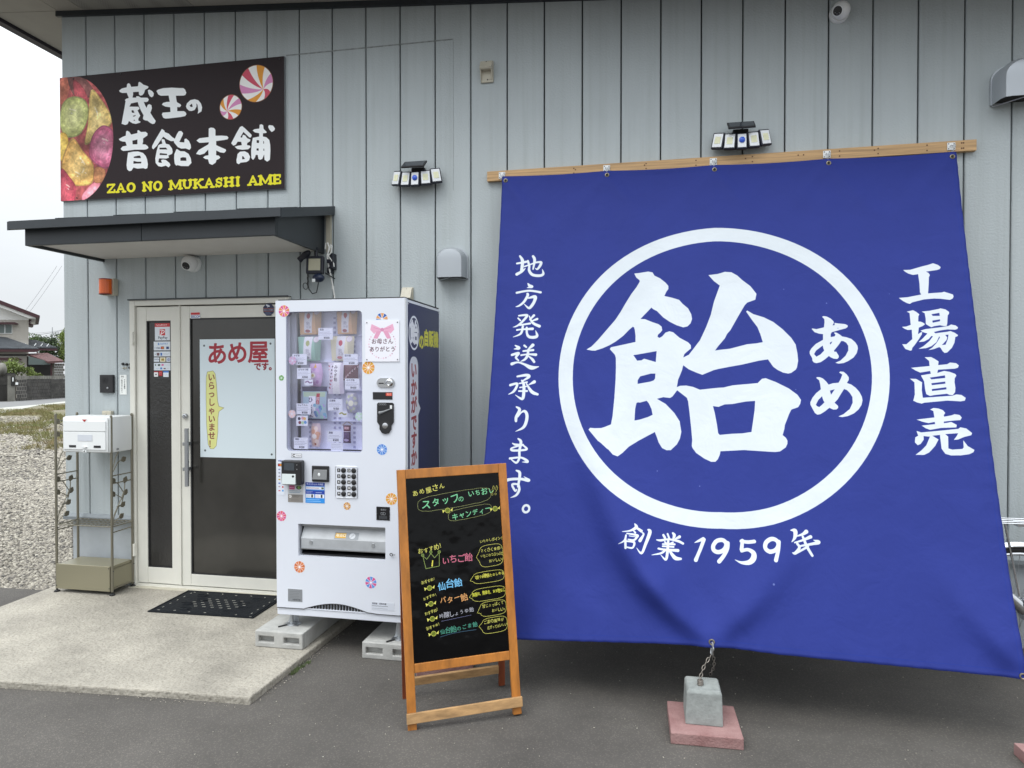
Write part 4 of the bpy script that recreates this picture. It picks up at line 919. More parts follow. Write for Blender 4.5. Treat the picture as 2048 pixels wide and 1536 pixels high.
for i, h in enumerate(HK):
    for an, L_, am in ((-38, .55, .008), (33, .62, .010), (-8, .3, .004)):
        if (i == 0 and an < 0) or (i == 4 and an > 0): continue
        am *= [1.3, 1, .8, 1, 1.3][i]; x1, y1 = h + math.sin(R(an)) * L_, .03 + math.cos(R(an)) * L_
        d_, t_ = dist_line([(h, .03), ((h + x1) / 2, (.03 + y1) / 2), (x1, y1)], mu, mv)
        disp += am * np.interp(t_, [0, .2, 1], [.4, 1, 0]) * np.exp(-(d_ / (.03 + .05 * t_)) ** 2)
# slight swag of the top hem between hooks, belly of the sheet, hem puckers
sw = np.zeros(U.shape)
for a_, b2 in zip(HK[:-1], HK[1:]):
    f = np.clip((mu - a_) / (b2 - a_), 0, 1); sw += np.where((mu >= a_) & (mu <= b2), np.sin(f * math.pi) ** 1.0, 0) * np.exp(-mv / .35)
disp -= .010 * sw
disp += -.020 * np.sin(U * math.pi) * np.sin(V * math.pi)
disp += .0022 * np.sin(mu * 55 + 3 * np.sin(mu * 9)) * np.exp(-(2.72 - mv) / .06) + .0018 * np.sin(mv * 60 + 2 * np.sin(mv * 7)) * np.exp(-(2.6 - mu) / .05) + .0016 * np.sin(mv * 52) * np.exp(-mu / .05)
rg = np.random.default_rng(4)
for _ in range(26): a1, b1, c1, d1 = rg.uniform(-4, 4), rg.uniform(-3, 3), rg.uniform(0, 6), rg.uniform(.0004, .0016); disp += d1 * np.sin(a1 * mu + b1 * mv + c1)
X, Y, Z = bbase(U, V); Nn = np.array([-.06, -.97, .16]); Nn /= np.linalg.norm(Nn)
pin = np.minimum(1, np.minimum(V / .02 + .3, 1))
P3 = np.stack([X, Y, Z - .006 * sw], -1) + Nn * (disp * pin)[..., None]
b = MB(); b.v = [tuple(p) for p in P3.reshape(-1, 3)]
uvg = np.stack([U, 1 - V], -1).reshape(-1, 2)
for j in range(NV - 1):
    for i in range(NU - 1):
        q = (j * NU + i, (j + 1) * NU + i, (j + 1) * NU + i + 1, j * NU + i + 1); b.f.append(list(q)); b.mi.append(0); b.uv.append([tuple(uvg[k]) for k in q])
ban = thing('banner', 'huge blue cloth banner with white ringed candy character, hung from the wooden batten', 'banner', (0.45, -.055, 2.85))
o = part('cloth', b, m_ban, ban, smooth=180)
sd = o.modifiers.new('cloth', 'SOLIDIFY'); sd.thickness = .0022; sd.offset = -1
def bpt(u_m, v_m):
    i = int(round(u_m / 2.6 * (NU - 1))); j = int(round(v_m / 2.72 * (NV - 1))); return Vector(P3[min(j, NV - 1), min(i, NU - 1)])
def torus(mb, c, R_, r_, nrm, n=20, m=6, sq=1.0):
    nrm = Vector(nrm).normalized(); u = nrm.orthogonal().normalized(); w = nrm.cross(u)
    return mb.tube([Vector(c) + u * R_ * math.cos(t) + w * R_ * sq * math.sin(t) for t in np.linspace(0, 2 * math.pi, n, endpoint=False)], r_, m, closed=True)
m_brass = mat('aged_brass', (.25, .22, .16), .4, .8)
for h in HK:
    q = bpt(h, .035) + Vector(Nn) * .002; torus(mb := MB(), q, .0105, .0035, Nn); o = part('grommet', mb, m_brass, ban, smooth=True); mb = MB(); mb.lathe([(.0085, 0), (.0085, -.001)], tuple(q), 12, 'y'); part('eyelet_hole', mb, m_dk, o)
for um, vm in ((1.257, 2.700), (2.585, 2.705), (.012, 2.705)):
    q = bpt(um, vm) + Vector(Nn) * .002; torus(mb := MB(), q, .0105, .0035, Nn); part('grommet', mb, m_brass, ban, smooth=True)

# batten with five hook plates
bt = thing('wooden_batten', 'long knotty pine batten screwed along the wall above the banner', 'batten', (.445, 0, 2.88))
def zb_(x): return 2.872 + .0072 * (x + .982)
b = MB(); b.add([(-.985, -.032, zb_(-.985) - .033), (1.878, -.032, zb_(1.878) - .033), (1.878, -.032, zb_(1.878) + .030), (-.985, -.032, zb_(-.985) + .030), (-.985, -.0005, zb_(-.985) - .033), (1.878, -.0005, zb_(1.878) - .033), (1.878, -.0005, zb_(1.878) + .030), (-.985, -.0005, zb_(-.985) + .030)], [(0, 1, 2, 3), (7, 6, 5, 4), (0, 4, 5, 1), (1, 5, 6, 2), (2, 6, 7, 3), (3, 7, 4, 0)])
o = part('board', b, m_wood, bt); bv = o.modifiers.new('b', 'BEVEL'); bv.width = .002; bv.segments = 2
m_knot = mat('knot', (.12, .06, .03), .7)
for x in (-.90, -.42, -.41, .02, .03, .33, .62, .66, .92, .95, 1.15, 1.34, 1.36, 1.62, 1.80, 1.81):
    for dz in ((.014, -.016) if abs(x * 100) % 3 < 2 else (.005,)):
        b = MB(); b.lathe([(.0045, 0), (.004, -.0012)], (x, -.0322, zb_(x) + dz), 10, 'y'); part('screw', b, m_knot, bt)
hk_x = (-.885, -.213, .432, 1.079, 1.745)
for i, x in enumerate(hk_x):
    g_ = thing('hook_plate', ('square white hook plate at the left end of the batten', 'second hook plate from the left on the batten', 'hook plate in the middle of the batten under the solar light', 'fourth hook plate from the left on the batten', 'hook plate at the right end of the batten')[i], 'hook', (x, -.033, zb_(x)), 0, 'hook plates holding up the banner')
    z_ = zb_(x) - .002; b = MB(); b.box(x - .021, x + .021, -.0365, -.0335, z_ - .021, z_ + .021, .001); part('plate', b, m_white, g_)
    b = MB(); b.tube([(x - .006, -.04, z_), (x - .006, -.052, z_ + .002), (x, -.055, z_ - .004), (x + .003, -.058, z_ - .022), (x + .001, -.056, z_ - .035), (x - .006, -.05, z_ - .030)], .0028, 8); part('hook', b, m_steel, g_, smooth=True)
    b = MB(); [b.ball((x + a_, -.0375, z_ + c_), .0032, .0015, .0032, 8) for a_, c_ in ((-.014, .014), (.014, .014), (-.014, -.014), (.014, -.014))]; part('screw', b, m_blackm, g_, kind='stuff')
    b = MB(); torus(b, (x + .013, -.042, z_ + .001), .007, .002, (0, 1, 0), 12); part('latch', b, m_steel, g_, smooth=True)

# ------------------------------------------------------------------ weight, chain, pavers
def paver(lab, cx, cy, w, d_, rz, z=0.0):
    g_ = thing('paver', lab, 'paving slab', (cx, cy, z), rz, 'pink concrete pavers weighing down the banner')
    o = part('slab', MB().box(-w / 2, w / 2, -d_ / 2, d_ / 2, 0, .05, .004), m_pink, g_, world=False); return g_
paver('pink paver on the asphalt carrying the grey weight and chain', .278, -1.232, .30, .285, R(1))
paver('pink paver cut off by the right edge of the photo', 1.685, -1.33, .30, .30, R(3))
paver('purple-pink paver lying behind the chalkboard legs', -1.06, -.785, .30, .30, R(21))
wt = thing('concrete_weight', 'tapered grey concrete weight with an eye bolt standing on the pink paver', 'weight', (.276, -1.215, .05))
b = MB(); b.lathe([(.112, .0), (.112, .012), (.106, .138), (.094, .150), (.0, .150)], (0, 0, 0), 4)
bm = bmesh.new(); me = b.mesh('t', m_block); bm.from_mesh(me); bmesh.ops.rotate(bm, verts=bm.verts, cent=(0, 0, 0), matrix=Matrix.Rotation(R(45), 3, 'Z')); bmesh.ops.remove_doubles(bm, verts=bm.verts, dist=.0005)
bmesh.ops.bevel(bm, geom=bm.edges[:], offset=.004, segments=2, profile=.5, affect='EDGES'); b = MB().frombm(bm)
part('block', b, mat('weight_concrete', (.27, .29, .28), .85, bump=.3, bscale=90, var=.25, vscale=14), wt, world=False)
m_rustm = mat('weathered_chain', (.20, .18, .16), .55, .7)
b = MB()
for k in range(3): torus(b, (-.012, -.02, .155 + .008 * k), .010, .004, (0, 0, 1), 12)
part('eye_bolt', b, m_rustm, wt, smooth=True, world=False)
ch = thing('chain', 'rusty steel chain linking the banner ring to the grey weight', 'chain', (.30, -1.2, .2))
A = bpt(1.257, 2.70); top = A + Vector((0, -.004, -.055))
b = MB(); torus(b, A + Vector((.002, -.01, -.024)), .011, .0038, (1, .3, 0), 20, 8, 1.0)
b.tube([A + Vector((.002, -.004, .000)), A + Vector((.004, -.016, -.004)), A + Vector((.003, -.020, -.022)), A + Vector((0, -.012, -.052)), A + Vector((-.004, -.004, -.048)), A + Vector((-.001, .004, -.018)), A + Vector((.001, .003, -.002))], .0036, 8); part('carabiner', b, m_steel, ch, smooth=True)
def links(p, q, n, sag):
    p, q = Vector(p), Vector(q)
    for k in range(n):
        f = (k + .5) / n; c = p.lerp(q, f) + Vector((sag * math.sin(f * math.pi), 0, 0)); t_ = (q - p).normalized(); sd_ = Vector((1, 0, 0)) if k % 2 else Vector((.3, 1, 0)); sd_ = (sd_ - t_ * sd_.dot(t_)).normalized()
        L_ = (q - p).length / n * .64; w = .0058; b = MB()
        b.tube([c + t_ * L_ * math.cos(a_) + sd_ * w * math.sin(a_) for a_ in np.linspace(0, 2 * math.pi, 12, endpoint=False)], .0022, 6, closed=True); part('link', b, m_rustm, ch, smooth=True)
links(top, (.262, -1.236, .218), 7, -.010); links(top + Vector((.004, 0, 0)), (.318, -1.10, .190), 8, .012)

# ------------------------------------------------------------------ shop sign
cv = Canvas(1.814, .909, 900, '#261b1e')
arc = [(0, 0)] + [(.080, 0.0)] + [(.108 + .345 * math.sin(t), .464 - .464 * math.cos(t)) for t in np.linspace(-.1, math.pi, 40)] + [(0, .909)]
cv.poly([arc], '#8a2c33')
def blob(pts, c, hi=None):
    T = []; n = len(pts)
    for i in range(n):
        p0, p1, p2, p3 = [np.array(pts[j % n], float) for j in (i - 1, i, i + 1, i + 2)]
        for k in range(6): t_ = k / 6; T.append(tuple(.5 * (2 * p1 + (p2 - p0) * t_ + (2 * p0 - 5 * p1 + 4 * p2 - p3) * t_ * t_ + (3 * p1 - p0 - 3 * p2 + p3) * t_ ** 3)))
    cc_ = np.mean(T, 0)
    cols = [np.array(cv.c(c)) * .72, np.array(cv.c(c))] + [np.array(cv.c(c)) * (1 - k) + np.array(cv.c(hi or '#ffffff')) * k for k in (.18, .36, .5)]
    for s_, col in zip((1.04, .97, .82, .62, .38), cols): cv.poly([[tuple(cc_ + (np.array(p) - cc_) * s_) for p in T]], list(col))
sub = cv.a.copy()
blob([(.02, 0), (.09, .0), (.07, .14), (.01, .20), (-.05, .1)], '#a4453a', '#c96a4a'); blob([(.07, -.02), (.16, -.02), (.28, .10), (.24, .16), (.12, .13)], '#4c2226', '#7d4040')
blob([(.12, .03), (.22, .12), (.26, .3), (.18, .42), (.14, .2)], '#8e2433', '#a63a48')
blob([(.12, .15), (.22, .19), (.24, .30), (.17, .42), (.05, .43), (.0, .32), (.03, .19)], '#9aa357', '#dfe0a8')
blob([(.27, .12), (.36, .20), (.44, .34), (.36, .42), (.22, .50), (.24, .36)], '#cfae5c', '#f2dd9a'); blob([(.0, .41), (.06, .43), (.07, .55), (.02, .62), (-.06, .5)], '#c99b2f', '#f3d96a')
blob([(.30, .42), (.38, .38), (.46, .45), (.45, .65), (.36, .68), (.26, .60), (.26, .5)], '#a33a66', '#e3a3c0'); blob([(.10, .46), (.20, .56), (.28, .66), (.27, .78), (.18, .80), (.10, .78), (.01, .66)], '#d29b45', '#f4dc92')
blob([(.0, .68), (.08, .74), (.13, .82), (.10, .93), (-.04, .93)], '#a3203c', '#cf5264'); blob([(.28, .79), (.34, .80), (.30, .9), (.20, .93), (.19, .87)], '#d86a84', '#f0a6b4')
blob([(.30, .68), (.38, .70), (.36, .78), (.29, .78)], '#a85f39', '#cf8d55')
for a_, c_, l_, an in ((.085, .235, .05, .3), (.30, .24, .06, 1.2), (.36, .47, .05, .4), (.17, .60, .06, .9), (.13, .70, .04, .5), (.05, .79, .03, .6), (.20, .68, .03, 2.)):
    cv.stroke([(a_, c_), (a_ + l_ * .5 * math.cos(an) + .004, c_ + l_ * .5 * math.sin(an)), (a_ + l_ * math.cos(an), c_ + l_ * math.sin(an))], '#fdf6e2', .010, op=.55); cv.stroke([(a_ + .012, c_ + .03), (a_ + .02, c_ + .034)], '#ffffff', .006, op=.7)
cv.a = cv.a * .78 + np.array([.93, .86, .76], np.float32) * .22
hh_, ww_ = cv.a.shape[:2]
for sc_, am_ in ((9, .30), (34, .16), (90, .10)):
    q_ = np.random.default_rng(sc_).uniform(-1, 1, (sc_ + 2, 2 * sc_ + 2)); yy_ = np.linspace(0, sc_, hh_); xx_ = np.linspace(0, 2 * sc_, ww_); iy, ix = yy_.astype(int), xx_.astype(int); fy, fx = (yy_ - iy)[:, None], (xx_ - ix)[None, :]; fy = fy * fy * (3 - 2 * fy); fx = fx * fx * (3 - 2 * fx)
    n_ = (q_[iy][:, ix] * (1 - fy) * (1 - fx) + q_[iy + 1][:, ix] * fy * (1 - fx) + q_[iy][:, ix + 1] * (1 - fy) * fx + q_[iy + 1][:, ix + 1] * fy * fx); cv.a = cv.a * (1 + am_ * n_[..., None]).astype(np.float32)
sub = cv.a.copy()
mask = Canvas(1.814, .909, 900, '#000000'); mask.poly([arc], '#ffffff'); cv.a = sub * mask.a + np.array(cv.c('#261b1e'), np.float32) * (1 - mask.a)
# swirled sweets
def swirl(cx, cy, r_, ox, oy, cols, ph):
    cv.disc(cx, cy, r_ + .004, '#8b5a3a'); cv.disc(cx, cy, r_, '#f3f1ee'); n = 12
    for k in range(n):
        if k % 2: continue
        a0, a1 = ph + 2 * math.pi * k / n, ph + 2 * math.pi * (k + 1) / n
        def edge(a_):
            return [(ox + (cx + r_ * math.cos(a_ + .35 * f) - ox) * f, oy + (cy + r_ * math.sin(a_ + .35 * f) - oy) * f) for f in np.linspace(0, 1, 8)]
        rim = [(cx + r_ * math.cos(a_ + .35), cy + r_ * math.sin(a_ + .35)) for a_ in np.linspace(a0, a1, 6)]
        cv.poly([edge(a0) + rim + edge(a1)[::-1]], cols[(k // 2) % len(cols)])
swirl(1.601, .171, .126, 1.655, .215, ['#d0556a', '#e39a3d', '#d98fbd'], .2); swirl(1.404, .319, .084, 1.375, .345, ['#d0556a', '#d98fbd', '#e39a3d'], 1.0)
for ln in SIGN_POLYS.split('\n'): cv.poly(loops_of(ln), '#eef1f2')
# yellow slab-serif line along the bottom
LET = {'Z': [(0, .06, 1, .06), (1, .06, .05, .94), (.0, .94, 1, .94), (0, .06, 0, .25), (1, .94, 1, .72)], 'A': [(.5, .02, .08, .95), (.5, .02, .92, .95), (.28, .64, .75, .64), (-.06, .96, .26, .96), (.72, .96, 1.08, .96)],
       'O': None, 'N': [(.12, .05, .12, .95), (.12, .06, .88, .94), (.88, .05, .88, .95), (-.05, .05, .15, .05), (.7, .05, 1.06, .05), (-.05, .95, .3, .95)], 'M': [(.1, .05, .06, .95), (.12, .05, .5, .85), (.5, .85, .88, .05), (.9, .05, .94, .95), (-.08, .05, .15, .05), (.85, .05, 1.08, .05), (-.1, .95, .2, .95), (.78, .95, 1.1, .95)],
       'U': [(.12, .05, .12, .6), (.12, .6, .3, .92), (.3, .92, .68, .92), (.68, .92, .85, .6), (.85, .6, .85, .05), (-.05, .05, .3, .05), (.68, .05, 1.03, .05)], 'K': [(.15, .05, .15, .95), (.2, .55, .88, .05), (.4, .42, .92, .95), (-.04, .05, .34, .05), (-.04, .95, .34, .95), (.7, .05, 1.05, .05), (.78, .95, 1.08, .95)],
       'S': [(.85, .18, .5, .04), (.5, .04, .15, .2), (.15, .2, .2, .42), (.2, .42, .8, .58), (.8, .58, .85, .82), (.85, .82, .5, .96), (.5, .96, .12, .8), (.88, .05, .88, .3), (.1, .7, .1, .95)], 'H': [(.15, .05, .15, .95), (.85, .05, .85, .95), (.15, .5, .85, .5), (-.04, .05, .34, .05), (-.04, .95, .34, .95), (.66, .05, 1.04, .05), (.66, .95, 1.04, .95)],
       'I': [(.5, .05, .5, .95), (.2, .05, .8, .05), (.2, .95, .8, .95)], 'E': [(.15, .05, .15, .95), (0, .05, .85, .05), (0, .95, .88, .95), (.15, .5, .7, .5), (.86, .05, .86, .24), (.9, .95, .9, .72)]}
x = .402; hh = .062
for ch_ in 'ZAO NO MUKASHI AME':
    if ch_ == ' ': x += .048; continue
    w = {'M': .088, 'I': .034, 'S': .052, 'E': .056, 'Z': .058}.get(ch_, .068)
    y0 = .806 + (x - .4) * .004
    def seg(k, e=0.): return [(x + a_ * w, y0 + b2 * hh, (.0105 if abs(a_ - c_) < .12 and abs(d_ - b2) > .4 else .0072) + e, x + c_ * w, y0 + d_ * hh, (.0105 if abs(a_ - c_) < .12 and abs(d_ - b2) > .4 else .0072) + e) for a_, b2, c_, d_ in LET[ch_]]
    if ch_ == 'O': cv.disc(x + w / 2, y0 + hh / 2, w * .56, '#e6dd2e', hh * .58); cv.disc(x + w / 2, y0 + hh / 2, w * .24, '#261b1e', hh * .34)
    else: cv.segs(seg(0), '#e6dd2e')
    x += w + .018
m_sign = cv.material('sign_print', .5, .22, fine=.03, dim=1.)
sg = thing('shop_sign', 'dark brown shop sign with white brush lettering, candies and yellow line', 'sign', (-3.33, 0, 3.33))
part('board', front_card(-4.240, -2.425, 2.871, 3.782, -.02, .0185), [m_sign, m_alu], sg)
for x, z_ in ((-4.12, 3.765), (-3.72, 3.768), (-3.33, 3.768), (-2.46, 3.765), (-4.10, 2.888), (-3.52, 2.885), (-2.70, 2.885)):
    b = MB(); b.lathe([(.006, 0), (.005, -.003), (.0, -.004)], (x, -.0202, z_), 12, 'y'); part('screw', b, m_blackm, sg)

# ------------------------------------------------------------------ fittings on the wall
def dome_cam(name, lab, c, rx, look, up=False):
    g_ = thing(name, lab, 'security camera', c, 0, 'white dome security cameras')
    x, y, z_ = c; b = MB()
    if up: b.lathe([(rx * .95, 0), (rx * .95, -.012), (rx * .8, -.02)], (x, y + .012, z_ + rx * .6), 24, 'z'); 
    else: b.lathe([(rx * 1.05, 0), (rx * 1.05, -.016), (rx * .98, -.026)], (x, -.001, z_), 28, 'y')
    part('base', b, m_white, g_, smooth=True)
    L = Vector(look).normalized(); cc_ = Vector((x, -.050 if not up else y, z_)); b = MB(); b.ball(tuple(cc_), rx * .98, rx * .98, rx * .98, 24); part('housing', b, mat('camera_white', (.80, .81, .81), .4), g_, smooth=60)
    q = L.to_track_quat('Z', 'Y').to_matrix().to_4x4(); b = MB(); b.M = Matrix.Translation(cc_) @ q
    b.lathe([(rx * .60, rx * .80), (rx * .60, rx * .96), (rx * .50, rx * 1.0), (rx * .48, rx * .95)], (0, 0, 0), 24); part('collar', b, m_white, g_, smooth=True)
    b = MB(); b.M = Matrix.Translation(cc_) @ q; b.lathe([(rx * .56, rx * .84), (rx * .54, rx * .98), (0.0001, rx * 1.0)], (0, 0, 0), 24); o = part('lens', b, m_black, g_, smooth=True)
    b = MB(); b.M = Matrix.Translation(cc_) @ q
    for an in (200, 250, 300): b.ball((rx * .30 * math.cos(R(an)), rx * .30 * math.sin(R(an)), rx * .97), rx * .06, n=8)
    part('infrared_led', b, m_alu, o, kind='stuff')
dome_cam('security_camera', 'white dome camera under the canopy above the door', (-3.145, -.055, 2.372), .056, (.08, -.85, -.48))
dome_cam('security_camera', 'white dome camera high on the wall at the top right', (1.148, -.06, 3.716), .052, (-.62, -.80, -.42))
g_ = thing('sensor_box', 'beige hooded sensor box high on the wall, left of the banner', 'sensor', (-.988, 0, 3.555))
b = MB(); b.box(-1.031, -.947, -.014, -.001, 3.486, 3.626, .004); part('back_plate', b, m_beige, g_)
b = MB(); b.prism([(-.0145, 3.622), (-.030, 3.618), (-.058, 3.570), (-.050, 3.560), (-.0145, 3.560)], -1.029, -.951, 'x'); part('hood', b, m_beige, g_)
b = MB(); b.prism([(-.0145, 3.558), (-.048, 3.558), (-.0145, 3.49)], -1.029, -1.024, 'x'); b.prism([(-.0145, 3.558), (-.048, 3.558), (-.0145, 3.49)], -.956, -.951, 'x'); part('cheek', b, m_beige, g_, kind='stuff')
for x, z_, r_ in ((-.99, 3.612, .004), (-.985, 3.503, .004), (-.967, 3.507, .007)): b = MB(); b.lathe([(r_, 0), (r_ * .8, -.004)], (x, -.0148 if z_ < 3.6 else -.031, z_), 10, 'y'); part('screw', b, m_blackm if r_ < .005 else m_beige, g_)
g_ = thing('cable_cover', 'beige cable entry cover just above the vending machine', 'cable cover', (-1.54, 0, 2.12))
b = MB(); b.box(-1.575, -1.497, -.014, -.001, 2.055, 2.166, .004); part('back_plate', b, m_beige, g_)
b = MB(); b.prism([(-.0145, 2.162), (-.022, 2.160), (-.055, 2.092), (-.050, 2.085), (-.0145, 2.085)], -1.573, -1.503, 'x'); part('hood', b, m_beige, g_)
b = MB(); b.lathe([(.004, 0), (.003, -.003)], (-1.54, -.0225, 2.153), 10, 'y'); part('screw', b, m_blackm, g_)
def vent_hood(lab, cx, zb, w, h, d_, sc=1.):
    g_ = thing('vent_hood', lab, 'vent hood', (cx, 0, zb), 0, 'grey metal vent hoods on the wall')
    n = 20; prof = []
    # rounded-top shell: rings from the wall outwards
    def ring(k, inset, y):
        P_ = []; hw = w / 2 - inset; top = h - inset; r_ = min(hw, .42 * w)
        P_.append((-hw, 0)); 
        for t_ in np.linspace(180, 90, 7): P_.append((-hw + r_ + r_ * math.cos(R(t_)), top - r_ * .8 + r_ * .8 * math.sin(R(t_))))
        for t_ in np.linspace(90, 0, 7): P_.append((hw - r_ + r_ * math.cos(R(t_)), top - r_ * .8 + r_ * .8 * math.sin(R(t_))))
        P_.append((hw, 0)); return [(cx + a_, y, zb + c_) for a_, c_ in P_]
    rs = [ring(0, 0, -.001), ring(1, 0, -.012), ring(2, .006, -.0125), ring(3, .009, -d_ * .75), ring(4, .022, -d_ * .95), ring(5, .05, -d_)]
    b = MB(); m_ = len(rs[0]); vs = [p for r_ in rs for p in r_]; fs = [(i * m_ + k, i * m_ + k + 1, (i + 1) * m_ + k + 1, (i + 1) * m_ + k) for i in range(len(rs) - 1) for k in range(m_ - 1)]; fs.append(tuple((len(rs) - 1) * m_ + k for k in range(m_))); b.add(vs, fs)
    part('hood', b, m_grey_hood, g_, smooth=35)
    b = MB(); b.box(cx - w / 2 + .012, cx + w / 2 - .012, -d_ * .72, -.004, zb + .012, zb + .016); part('dark_opening', b, m_dk, g_)
    b = MB(); b.tube([(cx - w / 2 + .004, -.004, zb + .004), (cx - w / 2 + .015, -.02, zb - .008), (cx, -d_ + .01, zb - .002), (cx + w / 2 - .015, -.02, zb - .008), (cx + w / 2 - .004, -.004, zb + .004)], .004, 6); part('bottom_lip', b, m_steel, g_, smooth=True)
    b = MB(); b.lathe([(.003, 0), (.002, -.003)], (cx, -.0135, zb + h - .006), 8, 'y'); part('screw', b, m_blackm, g_)
vent_hood('small grey vent hood on the wall between the vending machine and the banner', -1.222, 2.215, .205, .205, .10)
vent_hood('large grey vent hood cut by the right edge of the photo', 2.085, 3.115, .26, .225, .14)

m_led = mat('led_reflector', (.66, .68, .70), .25, .2); m_ledc = mat('led_chips', (.72, .72, .50), .5); m_blue = mat('blue_sensor', (.03, .10, .55), .25); m_navy = mat('navy_black_plastic', (.010, .012, .025), .35)
m_solar = mat('solar_cell', (.018, .022, .030), .22, coat=.2)
def solar_light(lab, cx, cz, tilt):
    g_ = thing('solar_light', lab, 'solar light', (cx, 0, cz), 0, 'multi-head solar lights on the wall')
    b = MB(); b.box(cx - .045, cx + .045, -.03, -.001, cz - .03, cz + .085, .003); part('bracket', b, m_blackm, g_)
    b = MB(); b.M = Matrix.Translation((cx + tilt, -.085, cz + .088)) @ Matrix.Rotation(R(38), 4, 'X'); b.box(-.078, .078, -.045, .045, -.006, .006, .003); o = part('solar_panel', b, m_blackm, g_)
    b = MB(); b.M = Matrix.Translation((cx + tilt, -.085, cz + .088)) @ Matrix.Rotation(R(38), 4, 'X'); b.box(-.070, .070, -.039, .039, .0062, .0072); part('cell', b, m_solar, o)
    for k, (ox, an, w, hz) in enumerate(((-.137, -22, .060, .012), (-.069, -10, .060, .001), (0, 0, .052, -.005), (.069, 10, .060, .003), (.137, 22, .060, .016))):
        Mx = Matrix.Translation((cx + ox, -.072 - .012 * math.cos(R(an)) + abs(ox) * .16, cz + hz)) @ Matrix.Rotation(R(an), 4, 'Z') @ Matrix.Rotation(R(-6), 4, 'X') @ Matrix.Rotation(R(-an * .40), 4, 'Y')
        b = MB(); b.M = Mx; b.box(-w / 2 - .005, w / 2 + .005, -.002, .022, -.050, .050, .006); o = part('lamp_head', b, m_navy, g_)
        b = MB(); b.M = Mx; b.box(-w / 2 + .002, w / 2 - .002, -.0045, -.0025, -.041, .041, .0008); part('reflector', b, m_led, o)
        b = MB(); b.M = Mx
        if k == 2: b.lathe([(.018, 0), (.017, -.006), (.010, -.011), (.002, -.012)], (0, -.005, .004), 16, 'y'); part('motion_sensor', b, m_blue, o, smooth=True)
        else: b.box(-w / 2 + .013, w / 2 - .013, -.0062, -.0048, -.020, .022); part('led_panel', b, m_ledc, o)
solar_light('solar light with five heads on the bare wall, left of the banner', -1.458, 2.872, -.005)
solar_light('solar light with five heads directly above the banner batten', .592, 2.985, -.005)

g_ = thing('alarm_siren', 'orange alarm siren with a beige back at the left of the door', 'siren', (-3.83, 0, 2.22))
b = MB(); b.box(-3.868, -3.770, -.048, -.001, 2.160, 2.282, .005); part('back_box', b, m_beige, g_)
b = MB(); P_ = [(-3.868, -.0485)] + [(-3.826 + .044 * math.cos(R(a_)), -.060 - .040 * math.sin(R(a_))) for a_ in np.linspace(180, 0, 9)] + [(-3.784, -.0485)]
b.prism(P_, 2.164, 2.278, 'z'); m_or = mat('orange_lens', (.80, .125, .004), .25, coat=.3); o = part('lens', b, m_or, g_)
b = MB(); b.prism([(x_, y_ - .002) for x_, y_ in P_], 2.164, 2.172, 'z'); b.prism([(x_, y_ - .002) for x_, y_ in P_], 2.270, 2.278, 'z'); part('lens_rib', b, mat('orange_rib', (.28, .03, .006), .4), o, kind='stuff')
g_ = thing('intercom', 'black square intercom speaker on the wall above the mailbox', 'intercom', (-3.86, 0, 1.51))
b = MB(); b.box(-3.917, -3.806, -.024, -.001, 1.447, 1.580, .004); part('body', b, m_blackm, g_)
b = MB()
for k in range(7): b.box(-3.893 + .002 * abs(k - 3), -3.845 - .002 * abs(k - 3), -.0255, -.0241, 1.520 + .006 * k, 1.523 + .006 * k)
part('speaker_grille', b, m_black, g_, kind='stuff')
b = MB(); b.lathe([(.008, 0), (.008, -.003), (.005, -.004)], (-3.848, -.0242, 1.482), 16, 'y'); part('button', b, m_alu, g_, smooth=True)
cv = Canvas(.058, .145, 2400, '#e8ebe8')
cv.text('防犯', .010, .006, .013, '#555555', bold=.0006); cv.text('カメラ作動中', .034, .030, .0125, '#33373a', vert=True, bold=.0008); cv.text('ご用の方はこちらへ', .012, .026, .0118, '#33373a', vert=True, bold=.0008)
g_ = thing('wall_notice', 'small white notice strip with black vertical writing beside the intercom', 'notice', (-3.735, 0, 1.5)); part('sheet', front_card(-3.764, -3.706, 1.434, 1.579, -.003, .002), [cv.material('notice_print', .5), m_white], g_)
for i, (x, z_, r_) in enumerate(((-3.734, 1.659, .010), (-3.704, 1.656, .010), (-3.673, 1.656, .010), (-3.729, 1.629, .006), (-3.709, 1.629, .006), (-3.677, 1.631, .010))):
    b = MB(); b.lathe([(r_, 0), (r_, -.006), (r_ * .7, -.012), (r_ * .3, -.013)], (x, -.001, z_), 16, 'y')
    o = part('magnet_hook', b, m_blackm if r_ > .008 else m_beige, None, smooth=True)
    tag(o, ('round black magnet, upper left of the cluster beside the door', 'round black magnet, upper middle of the cluster beside the door', 'round black magnet, upper right of the cluster beside the door', 'small pale magnet, lower left of the cluster beside the door', 'small pale magnet, lower middle of the cluster beside the door', 'round black magnet, lower right of the cluster beside the door')[i], 'magnet', 'round magnets on the wall beside the door')
g_ = thing('meter_box', 'flat khaki junction box on the wall behind the white mailbox', 'junction box', (-3.7, 0, 1.18))
part('box', MB().box(-3.735, -3.672, -.045, -.001, 1.065, 1.262, .004), m_beige, g_)
g_ = thing('outlet_cover', 'small beige outlet cover above the white mailbox', 'outlet cover', (-3.855, 0, 1.3)); part('cover', MB().box(-3.894, -3.818, -.03, -.001, 1.235, 1.314, .004), m_beige, g_)
b = MB(); b.lathe([(.003, 0), (.002, -.002)], (-3.856, -.0302, 1.29), 8, 'y'); part('screw', b, m_blackm, g_)

